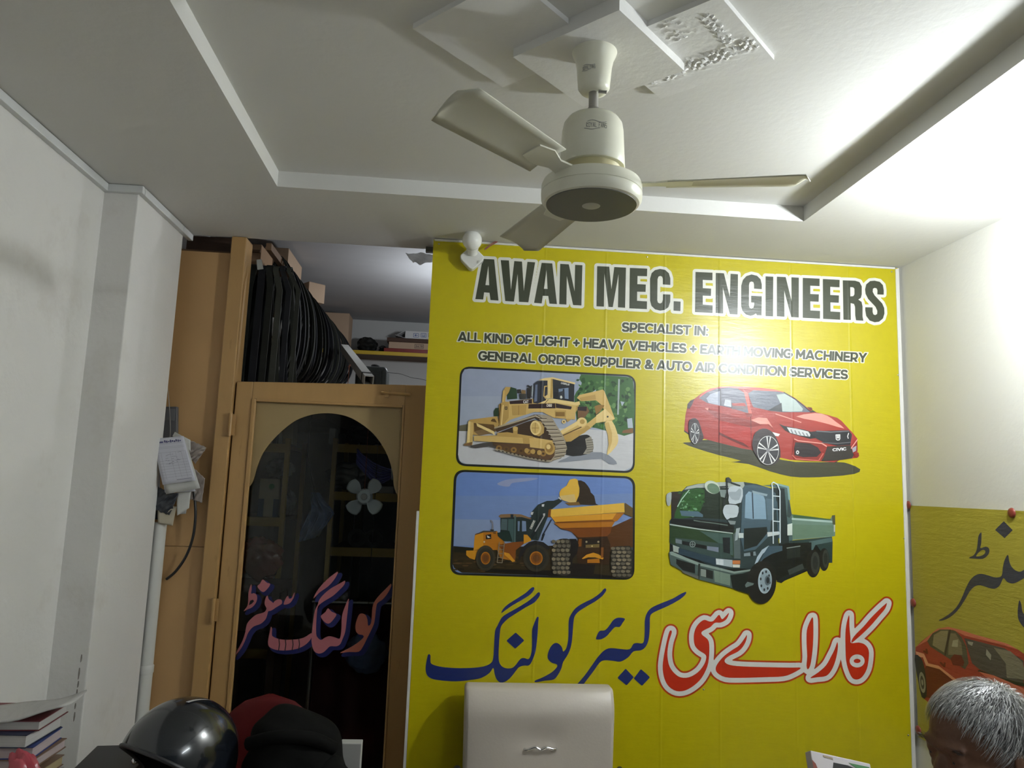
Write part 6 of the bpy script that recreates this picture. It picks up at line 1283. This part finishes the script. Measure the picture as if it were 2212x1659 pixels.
obj('case_body', slab_on(bx0.x - .015, bx1.x - .005, 1.99, 2.17, zc0, zc0 + .055, .10), blk_case, cs, bevel=.004)
obj('case_lid', slab_on(bx0.x - .018, bx1.x - .003, 1.987, 2.172, zc0 + .0555, zc0 + .068, .10), blk_case, cs, bevel=.003)
# stack of worn books and papers by the wall, spines and leaf edges to the front
bk = random.Random(9)
page_m = mat('book_pages', (.50, .49, .47, 1), .85, var=.2, scale=6, stretch=(2, 2, 60)); page_y = mat('yellowed_pages', (.46, .37, .20, 1), .85, var=.2, scale=6, stretch=(2, 2, 60)); page_k = mat('pinkish_pages', (.48, .40, .40, 1), .85, var=.2, scale=6, stretch=(2, 2, 60))
cov = lambda n, c: mat(n, c, .5, var=.15, scale=15)
cR, cB, cW, cBr, cK, cN = cov('cover_red', (.16, .025, .03, 1)), cov('cover_blue', (.03, .05, .20, 1)), cov('cover_white', (.48, .48, .47, 1)), cov('cover_brown', (.22, .13, .08, 1)), cov('cover_black', (.02, .02, .025, 1)), cov('cover_navy', (.015, .02, .05, 1))
def book(cx_, cy_, z, L, W_, H, rot, pm, cm, label, tilt=0):
    t = empty('book', (cx_, cy_, z), label, 'book', 'books and papers stacked against the left wall')
    T = TR((cx_, cy_, z), 0, tilt, rot)
    obj('pages', MB().box(-L / 2 + .004, L / 2 - .003, -W_ / 2 + .003, W_ / 2 - .003, .002, H - .002, T), pm, t)
    obj('cover', MB().box(-L / 2, L / 2, -W_ / 2, W_ / 2, 0, .002, T), cm, t); obj('cover', MB().box(-L / 2, L / 2, -W_ / 2, W_ / 2, H - .002, H, T), cm, t); obj('spine', MB().box(-L / 2, -L / 2 + .003, -W_ / 2, W_ / 2, .002, H - .002, T), cm, t)
    return z + H + .0008
bxc = -1.075; byc = 2.05
z = DZ
seq = [(.22, .16, .016, .05, page_y, cBr, 'brown covered book, lowest of the stack by the wall'), (.24, .17, .014, -.04, page_y, cK, 'dark book second from the bottom of the stack'), (.22, .17, .022, .10, page_m, cW, 'thick pale book third from the bottom of the stack'), (.25, .16, .012, .02, page_y, cW, 'thin yellowed pad fourth from the bottom of the stack'), (.23, .17, .020, -.06, page_y, cBr, 'worn yellow-paged book fifth from the bottom'), (.21, .16, .014, .08, page_m, cK, 'dark thin book in the middle of the stack'), (.24, .16, .018, -.02, page_k, cBr, 'brown book with pinkish leaves in the upper stack'), (.22, .15, .022, .09, page_k, cB, 'blue spined book with pinkish leaves, third from the top'), (.23, .16, .024, -.05, page_m, cN, 'navy spined thick book, second from the top'), (.24, .15, .018, .06, page_m, cR, 'red spined book on top of the stack')]
for k, (L, W_, H, rot, pm, cm, lb) in enumerate(seq):
    z = book(bxc + bk.uniform(-.012, .012), byc + bk.uniform(-.01, .01), z, min(L, .235), W_, H * 1.27, rot * .5, pm, cm, lb)
ZTOP = z
def loose(x, y, z_, L, W_, rot, m, label, lift=.03):
    def fn(a, b):
        p = TR((x, y, z_), 0, 0, rot) @ Vector(((a - .5) * L, (b - .5) * W_, 0)); p.z += lift * max(0, a - .35) ** 1.5 + .004 * math.sin(a * 9 + b * 4); return p
    return obj('loose_paper', MB().grid(fn, 12, 8), m, None, label=label, cat='paper', group='loose papers on the book stack', smooth=60, solid=.004)
loose(bxc + .05, byc - .01, ZTOP + .003, .24, .14, .10, page_m, 'bent magazine lying on top of the book stack', .06)
loose(bxc + .245, 1.82, DZ + .006, .18, .12, .20, page_y, 'yellowed leaves spread on the desk beside the stack', .05)
loose(bxc + .25, 1.82, DZ + .036, .16, .11, -.1, page_m, 'white bent papers beside the lower stack', .05)
pink = filmy('pink_plastic', (.60, .10, .13, 1), .25, .3)
pc_ = at(72, 1612, 1.90)
crumple('pink_bag', Vector((pc_.x, 1.90, DZ + .092)), (.036, .034, .098), pink, 'small crumpled pink plastic bag in front of the books', 'plastic bag', seed=51, amp=.30, T=Matrix.Rotation(-.30, 3, 'Y'), base=DZ)
# ---------------------------------------------------------------- chairs
leather = mat('cream_leather', (.52, .47, .41, 1), .38, var=.05, scale=6, bump=.06, bscale=120)
cyb = 2.775
cx0, cx1 = at(1004, 1500, cyb).x, at(1328, 1500, cyb).x; cxc = (cx0 + cx1) / 2
ztop_ = at(1165, 1487, cyb).z
ch = empty('office_chair', (cxc, 2.52, 0), 'cream leather office chair with a wavy chrome bar before the banner', 'chair')
hwid = (cx1 - cx0) / 2
def cback(a, b):
    """front (towards the viewer) surface of the backrest: rounded top roll and a dimple at the handle"""
    x = cxc + (a - .5) * 2 * hwid * (1.0 - .03 * (1 - b)); z_ = .42 + (ztop_ - .42) * b
    y = cyb - .02 + .05 * max(0, (b - .80) / .20) ** 2 * .9 - .018 * math.sin(PI * a) ** .6
    dx, dz = (a - .5) / .17, (b - .655) / .10
    y += .012 * math.exp(-(dx * dx + dz * dz)); return Vector((x, y, z_))
nA, nB = 30, 34
mb = MB(); F_ = [[cback(i / nA, j / nB) for i in range(nA + 1)] for j in range(nB + 1)]
mb.grid(lambda a, b: F_[min(nB, round(b * nB))][min(nA, round(a * nA))], nA, nB)
mb.grid(lambda a, b: Vector((F_[min(nB, round(b * nB))][min(nA, round(a * nA))].x, cyb + .085, F_[min(nB, round(b * nB))][min(nA, round(a * nA))].z)), nA, nB)
e = [F_[0][i] for i in range(nA + 1)] + [F_[j][nA] for j in range(1, nB + 1)] + [F_[nB][i] for i in range(nA - 1, -1, -1)] + [F_[j][0] for j in range(nB - 1, 0, -1)]
n_ = len(e); mb.add(e + [Vector((p.x, cyb + .085, p.z)) for p in e], [(i, (i + 1) % n_, n_ + (i + 1) % n_, n_ + i) for i in range(n_)])
obj('backrest', mb, leather, ch, smooth=55, weld=True, bevel=.016, seg=3)
hz = at(1167, 1617, cyb - .03)
hp = cr([(hz.x - .058, cyb + .0, hz.z - .003), (hz.x - .056, cyb - .030, hz.z - .002), (hz.x - .045, cyb - .042, hz.z), (hz.x - .02, cyb - .044, hz.z + .008), (hz.x, cyb - .045, hz.z + .001), (hz.x + .02, cyb - .044, hz.z + .008), (hz.x + .045, cyb - .042, hz.z + .001), (hz.x + .056, cyb - .030, hz.z), (hz.x + .058, cyb + .0, hz.z)], 6, False)
obj('handle', MB().tube(hp, .0047, 10), chrome, ch, smooth=80)
obj('seat', MB().box(cxc - .24, cxc + .24, 2.28, 2.765, .40, .49), leather, ch, bevel=.03, seg=4, smooth=50)
obj('gas_lift', MB().lathe([(.035, .08), (.030, .20), (.020, .22), (.020, .42)], (cxc, 2.50, 0), 20), chrome, ch, smooth=40)
for k in range(5):
    a_ = 2 * PI * k / 5 + .3; u = Vector((math.cos(a_), math.sin(a_), 0)); s_ = Vector((-u.y, u.x, 0))
    o_ = obj('base_arm', MB().strip([Vector((cxc, 2.50, .10)), Vector((cxc, 2.50, .065)) + u * .22], lambda i: s_ * (.025 - .008 * i), lambda i: (0, 0, .014)), black_pl, ch)
    obj('castor', MB().lathe([(.026, -.02), (.03, -.012), (.03, .012), (.026, .02)], Vector((cxc, 2.50, .031)) + u * .22, 16, s_.to_track_quat('Z', 'Y').to_matrix()), black_pl, o_, smooth=40)
for s_ in (-1, 1):
    obj('armrest', MB().tube(cr([(cxc + s_ * .245, 2.46, .45), (cxc + s_ * .285, 2.46, .52), (cxc + s_ * .29, 2.50, .60), (cxc + s_ * .288, 2.62, .63), (cxc + s_ * .286, 2.75, .62)], 5, False), .014, 10), black_pl, ch, smooth=70)
# red plastic chair behind the helmet
redp = mat('red_plastic', (.085, .006, .006, 1), .55, spec=.2, var=.1)
rt = at(560, 1499, 2.42); rc = empty('plastic_chair', (rt.x + .04, 2.55, 0), 'red plastic chair with a rounded back behind the helmet', 'chair')
def rback(a, b):
    w_ = .18 * math.sqrt(max(0, 1 - max(0, (b - .45) / .5501) ** 2.4)) if b > .45 else .18
    return Vector((rt.x + .035 + (a - .5) * 2 * w_, 2.40 - .03 * math.sin(PI * a) * w_ / .18 + .02 * b, .44 + (rt.z - .44) * b))
obj('backrest', MB().grid(rback, 24, 26), redp, rc, smooth=70, solid=.008)
obj('seat', MB().box(rt.x - .15, rt.x + .25, 2.40, 2.80, .42, .44), redp, rc, bevel=.008)
for x in (rt.x - .13, rt.x + .23):
    for y in (2.42, 2.78): obj('leg', MB().tube([(x, y, 0), (x, y, .42)], .016, 10), redp, rc, smooth=70)
# small white card on the seat side, tissue box at the right
wa, wb_ = at(735, 1606, 2.13), at(781, 1606, 2.13)
obj('white_box', MB().box(wa.x, wb_.x, 2.13, 2.165, DZ, wa.z), wcart, None, label='small white box showing behind the jacket', cat='box', bevel=.002)
tl_, tr_ = at(1751, 1633, 2.0), at(1880, 1662, 2.0)
def foot(p):
    k = (p.z - DZ) / .165; return Vector((p.x - .012 * k, p.y - .085 * k, DZ))
pk_ = [p + Vector((0, 0, .014)) for p in (tl_, tr_, foot(tr_), foot(tl_))]
tis = empty('leaning_pack', (tl_.x + .06, 1.96, DZ), 'white pack printed in black, green and red leaning at the bottom edge', 'pack')
tw = mat('pack_white', (.50, .47, .48, 1), .6); nb = (pk_[1] - pk_[0]).cross(pk_[3] - pk_[0]).normalized(); nb = nb if nb.y > 0 else -nb
obj('pack_body', MB().prism(pk_, nb * .03), tw, tis, bevel=.002)
def pkp(a, b): return (pk_[0] * (1 - a) + pk_[1] * a) * (1 - b) + (pk_[3] * (1 - a) + pk_[2] * a) * b - nb * .0006
for (pp, m_) in (([(.36, .10), (.60, .10), (.95, .18), (.95, .6), (.40, .6), (.32, .22)], black_pl), ([(.62, .06), (.97, .06), (.97, .16), (.75, .12)], mat('print_green', (.05, .17, .06, 1), .6)), ([(.0, .12), (.05, .16), (.10, .30), (.12, .7), (.0, .7)], mat('print_red', (.20, .05, .03, 1), .6)), ([(.20, .025), (.36, .035), (.36, .07), (.34, .06), (.20, .05)], MATS['buff_edge'])):
    obj('print', MB().prism([pkp(a, b) for a, b in pp], -nb * .0005), m_, tis)
# ---------------------------------------------------------------- seated person at the right edge
skin = mat('skin', (.15, .07, .04, 1), .5, var=.12, scale=25, spec=.4, bump=.08, bscale=200)
hC_ = Vector((1.018, 1.40, 1.150)); fa = math.radians(184)
tiltM = Matrix.Rotation(math.radians(8), 3, Vector((math.sin(fa), -math.cos(fa), 0)))
RHd = Rz(fa)                                   # local +x = facing direction
def hp_(x, y, z): return hC_ + RHd @ (Matrix.Rotation(math.radians(10), 3, 'Y') @ Vector((x, y, z)))
person = empty('person', (1.14, 1.42, 0), 'seated person with short grey hair facing left at the right edge', 'person')
HT = (RHd @ Matrix.Rotation(math.radians(10), 3, 'Y'))
mb = MB()
def E_(x, y, z, rx, ry, rz, rot=None): mb.ell(hp_(x, y, z), (rx, ry, rz), 24, 16, HT @ rot if rot else HT)
E_(-.008, 0, .025, .097, .074, .086)           # cranium
E_(.030, 0, -.035, .062, .060, .085)           # face
E_(.045, 0, -.090, .036, .040, .030)           # chin and jaw
E_(.000, 0, -.075, .055, .057, .045)
E_(.076, 0, .018, .018, .052, .013)            # brow ridge
E_(.062, .030, -.030, .022, .022, .020); E_(.062, -.030, -.030, .022, .022, .020)     # cheeks
E_(.094, 0, -.024, .012, .010, .026, Matrix.Rotation(-.35, 3, 'Y')); E_(.102, 0, -.044, .013, .015, .010)   # nose
E_(.084, 0, -.066, .011, .024, .006); E_(.082, 0, -.077, .011, .021, .007)            # lips
for s_ in (-1, 1):
    E_(.0775, s_ * .030, .0015, .0105, .016, .0085); E_(.0775, s_ * .030, -.0125, .009, .015, .006)                                     # eyelids
    E_(-.010, s_ * .076, -.015, .015, .006, .030, Matrix.Rotation(s_ * .35, 3, 'Z')); E_(-.004, s_ * .075, -.036, .008, .006, .012)  # ears
def cap(a, b, r0, r1, n=6):
    a, b = Vector(a), Vector(b)
    for k in range(n + 1):
        t = k / n; r = r0 + (r1 - r0) * t; mb.ell(a.lerp(b, t), (r, r, r), 16, 10)
    mb.tube([a, b], [r0, r1], 16)
nk = hp_(-.035, 0, -.08); sh = Vector((1.075, 1.415, .965)); hip = Vector((1.15, 1.43, .50))
cap(nk, sh + Vector((0, 0, .01)), .054, .060)
def torso(grow):
    for k in range(9):
        t = k / 8; c_ = sh.lerp(hip, t); w_ = .155 - .035 * math.sin(PI * min(1, t * 1.25)) + .02 * (t > .8); d_ = .085 + .03 * math.sin(PI * t) + .015 * t
        mb.ell(c_ - Vector((0, 0, .02)), (d_ + grow, w_ + grow, .085 + grow), 24, 14)
torso(0)
arms = {}
for s_ in (-1, 1):
    S_ = sh + Vector((.005, s_ * .165, -.045)); El = S_ + Vector((-.07, s_ * .045, -.27)); Wr = El + Vector((-.22, -s_ * .02, .015)); arms[s_] = (S_, El, Wr)
    cap(S_, El, .048, .040); cap(El, Wr, .038, .026)
    H_ = Wr + Vector((-.045, 0, -.004)); mb.ell(H_, (.048, .036, .016), 18, 12)
    for f in range(4):
        b0 = H_ + Vector((-.030, (f - 1.5) * .017, .003)); L = (.030, .034, .032, .025)[f]; b1 = b0 + Vector((-L, 0, -.004)); b2 = b1 + Vector((-L * .7, 0, -.014)); b3 = b2 + Vector((-L * .35, 0, -.016))
        cap(b0, b1, .0095, .009, 3); cap(b1, b2, .009, .0085, 3); cap(b2, b3, .0085, .007, 2)
    t0 = H_ + Vector((.015, -s_ * .032, 0)); t1 = t0 + Vector((-.028, -s_ * .018, -.004)); t2 = t1 + Vector((-.026, -s_ * .004, -.006)); cap(t0, t1, .012, .010, 3); cap(t1, t2, .010, .008, 3)
legs = {}
for s_ in (-1, 1):
    Hp = hip + Vector((-.02, s_ * .085, 0)); Kn = Hp + Vector((-.42, s_ * .03, .015)); An = Kn + Vector((.02, 0, -.42)); legs[s_] = (Hp, Kn, An)
    cap(Hp, Kn, .080, .056); cap(Kn, An, .054, .036); cap(An + Vector((.02, 0, -.03)), An + Vector((-.14, 0, -.055)), .036, .028)
body = obj('body', mb, skin, person)
rm = body.modifiers.new('fuse', 'REMESH'); rm.mode = 'VOXEL'; rm.voxel_size = .0042; rm.use_smooth_shade = True
sm2 = body.modifiers.new('soft', 'SMOOTH'); sm2.iterations = 5; sm2.factor = .5
def fuse(name, m, vox=.008):
    o_ = obj(name, mb, m, person); r_ = o_.modifiers.new('fuse', 'REMESH'); r_.mode = 'VOXEL'; r_.voxel_size = vox; r_.use_smooth_shade = True
    s2 = o_.modifiers.new('soft', 'SMOOTH'); s2.iterations = 6; s2.factor = .5; return o_
mb = MB(); torso(.014)
for s_ in (-1, 1): S_, El, Wr = arms[s_]; cap(S_, El, .062, .054); cap(El, El.lerp(Wr, .55), .052, .044)
fuse('shirt', mat('shirt', (.16, .17, .19, 1), .85, var=.1, scale=20))
mb = MB(); mb.ell(hip, (.135, .165, .10), 24, 14)
for s_ in (-1, 1): Hp, Kn, An = legs[s_]; cap(Hp, Kn, .092, .070); cap(Kn, An + Vector((0, 0, .02)), .068, .056)
fuse('trousers', mat('trousers', (.05, .05, .06, 1), .9, var=.1))
shoe_m = mat('shoes', (.02, .016, .014, 1), .5)
for s_ in (-1, 1):
    An = legs[s_][2]; obj('shoe', MB().ell((An.x - .07, An.y, .036), (.135, .048, .05), 24, 14, None, lambda d: 1 if d.z > -.6 else .72 / max(.72, -d.z)), shoe_m, person, smooth=70)
for s_ in (-1, 1):
    e_ = hp_(.0775, s_ * .030, -.0055); obj('eye', MB().ell(e_, (.0085, .0085, .0085), 14, 10), mat('eye_white', (.22, .20, .18, 1), .2), person, smooth=80); obj('pupil', MB().ell(e_ + RHd @ Vector((.0055, 0, 0)), (.0042, .0042, .0042), 10, 8), black_pl, person, smooth=80)
# grey hair: a close cap, brows, and many fine strands
def hair_material():
    m = bpy.data.materials.new('grey_hair'); m.use_nodes = True; N = m.node_tree.nodes; b = N['Principled BSDF']; a = N.new('ShaderNodeAttribute'); a.attribute_name = 'Col'
    m.node_tree.links.new(a.outputs['Color'], b.inputs['Base Color']); b.inputs['Roughness'].default_value = .32; b.inputs['Specular IOR Level'].default_value = .6; return m
hair_m = hair_material(); q = random.Random(17)
def scalp(th, ph, k=1.0): return Vector((-.008 + .097 * k * math.cos(ph) * math.cos(th), .074 * k * math.cos(ph) * math.sin(th), .025 + .086 * k * math.sin(ph)))
def hairline(th):
    """lowest latitude with hair: th=0 is the forehead, pi the nape"""
    c_ = math.cos(th); a_ = abs(math.atan2(math.sin(th), c_))
    return .80 - .10 * a_ if a_ < .7 else (.73 - (a_ - .7) * 1.25 if a_ < 1.5 else (-.27 if a_ < 1.75 else -.62))
mbc = MB(); nu, nv = 60, 18
vs = []
for j in range(nv + 1):
    for i in range(nu):
        th = 2 * PI * i / nu; h = hairline(th); ph = h + (PI / 2 - h) * j / nv; vs.append(hp_(*scalp(th, ph, 1.045 + .004 * math.sin(9 * th + 7 * ph))))
mbc.add(vs, [(j * nu + i, j * nu + (i + 1) % nu, (j + 1) * nu + (i + 1) % nu, (j + 1) * nu + i) for j in range(nv) for i in range(nu)])
mbc.c = [(.07, .07, .068, 1)] * len(mbc.f)
hair = obj('hair', mbc, hair_m, person, smooth=80)
mbs = MB()
def strand(p, t, L, lift, w_, c_, droop):
    n0 = (p - Vector((-.008, 0, .025))); n0 = Vector((n0.x / .097 ** 2, n0.y / .074 ** 2, n0.z / .086 ** 2)).normalized()
    t = (t - n0 * t.dot(n0)).normalized(); sd = n0.cross(t); pts = []
    pos = p.copy(); d = (t + n0 * lift).normalized()
    for k in range(5):
        pts.append(pos.copy()); pos += d * L / 4
        cc = pos - Vector((-.008, 0, .025)); rr = math.sqrt((cc.x / .097) ** 2 + (cc.y / .074) ** 2 + (cc.z / .086) ** 2)
        tgt = 1.07 + .05 * lift
        pos = Vector((-.008, 0, .025)) + cc * ((rr * .35 + tgt * .65) / rr)
        d = (pos - pts[-1]).normalized(); d.z -= droop * .12
    V_ = []
    for k, pp in enumerate(pts):
        ww = w_ * (1 - .22 * k); V_ += [hp_(*(pp - sd * ww)), hp_(*(pp + sd * ww))]
    F2 = [(2 * k, 2 * k + 1, 2 * k + 3, 2 * k + 2) for k in range(4)]
    mbs.add(V_, F2); mbs.c += [c_] * 4
for k in range(4200):
    th = q.uniform(-PI, PI); h = hairline(th); s0 = math.sin(h); ph = math.asin(q.uniform(s0, .995)); p = scalp(th, ph, 1.05)
    # comb: from a crown at the back, forward and down over the brow and sides
    crown = Vector((-.055, .012, .10)); t = (p - crown); t.z *= .6; t += Vector((q.uniform(-.35, .35), q.uniform(-.35, .35), q.uniform(-.2, .2))) * .06
    if t.length < .012: t = Vector((q.uniform(-1, 1), q.uniform(-1, 1), 0))
    g = q.choice((.10, .16, .26, .40, .55, .62)); front = p.x > .03
    strand(p, t, q.uniform(.026, .046) if not front else q.uniform(.022, .042), q.uniform(.10, .75), q.uniform(.00035, .0008), (g, g, g * .99, 1), .6)
for s_ in (-1, 1):
    for k in range(70):
        p = Vector((.088 - .012 * abs(q.uniform(0, 1)), s_ * q.uniform(.010, .052), .018 + q.uniform(-.004, .004))); g = q.choice((.02, .05, .12)); V_ = [hp_(*p), hp_(*(p + Vector((.004, 0, .0015)))), hp_(*(p + Vector((.003, s_ * .010, .004 * q.random()))))]
        mbs.add(V_, [(0, 1, 2)]); mbs.c += [(g, g, g, 1)]
so = obj('hair_strands', mbs, hair_m, person, kind='stuff')
# chair under the person
vc = empty('visitor_chair', (1.16, 1.43, 0), 'plain dark chair under the seated person', 'chair')
obj('seat', MB().box(.93, 1.36, 1.20, 1.66, .36, .393), black_pl, vc, bevel=.01)
obj('backrest', MB().box(1.36, 1.385, 1.21, 1.65, .50, .84), black_pl, vc, bevel=.008)
for x in (.95, 1.365):
    for y in (1.22, 1.64): obj('leg', MB().tube([(x, y, 0), (x, y, .37 if x < 1.1 else .52)], .012, 10), steel, vc, smooth=70)
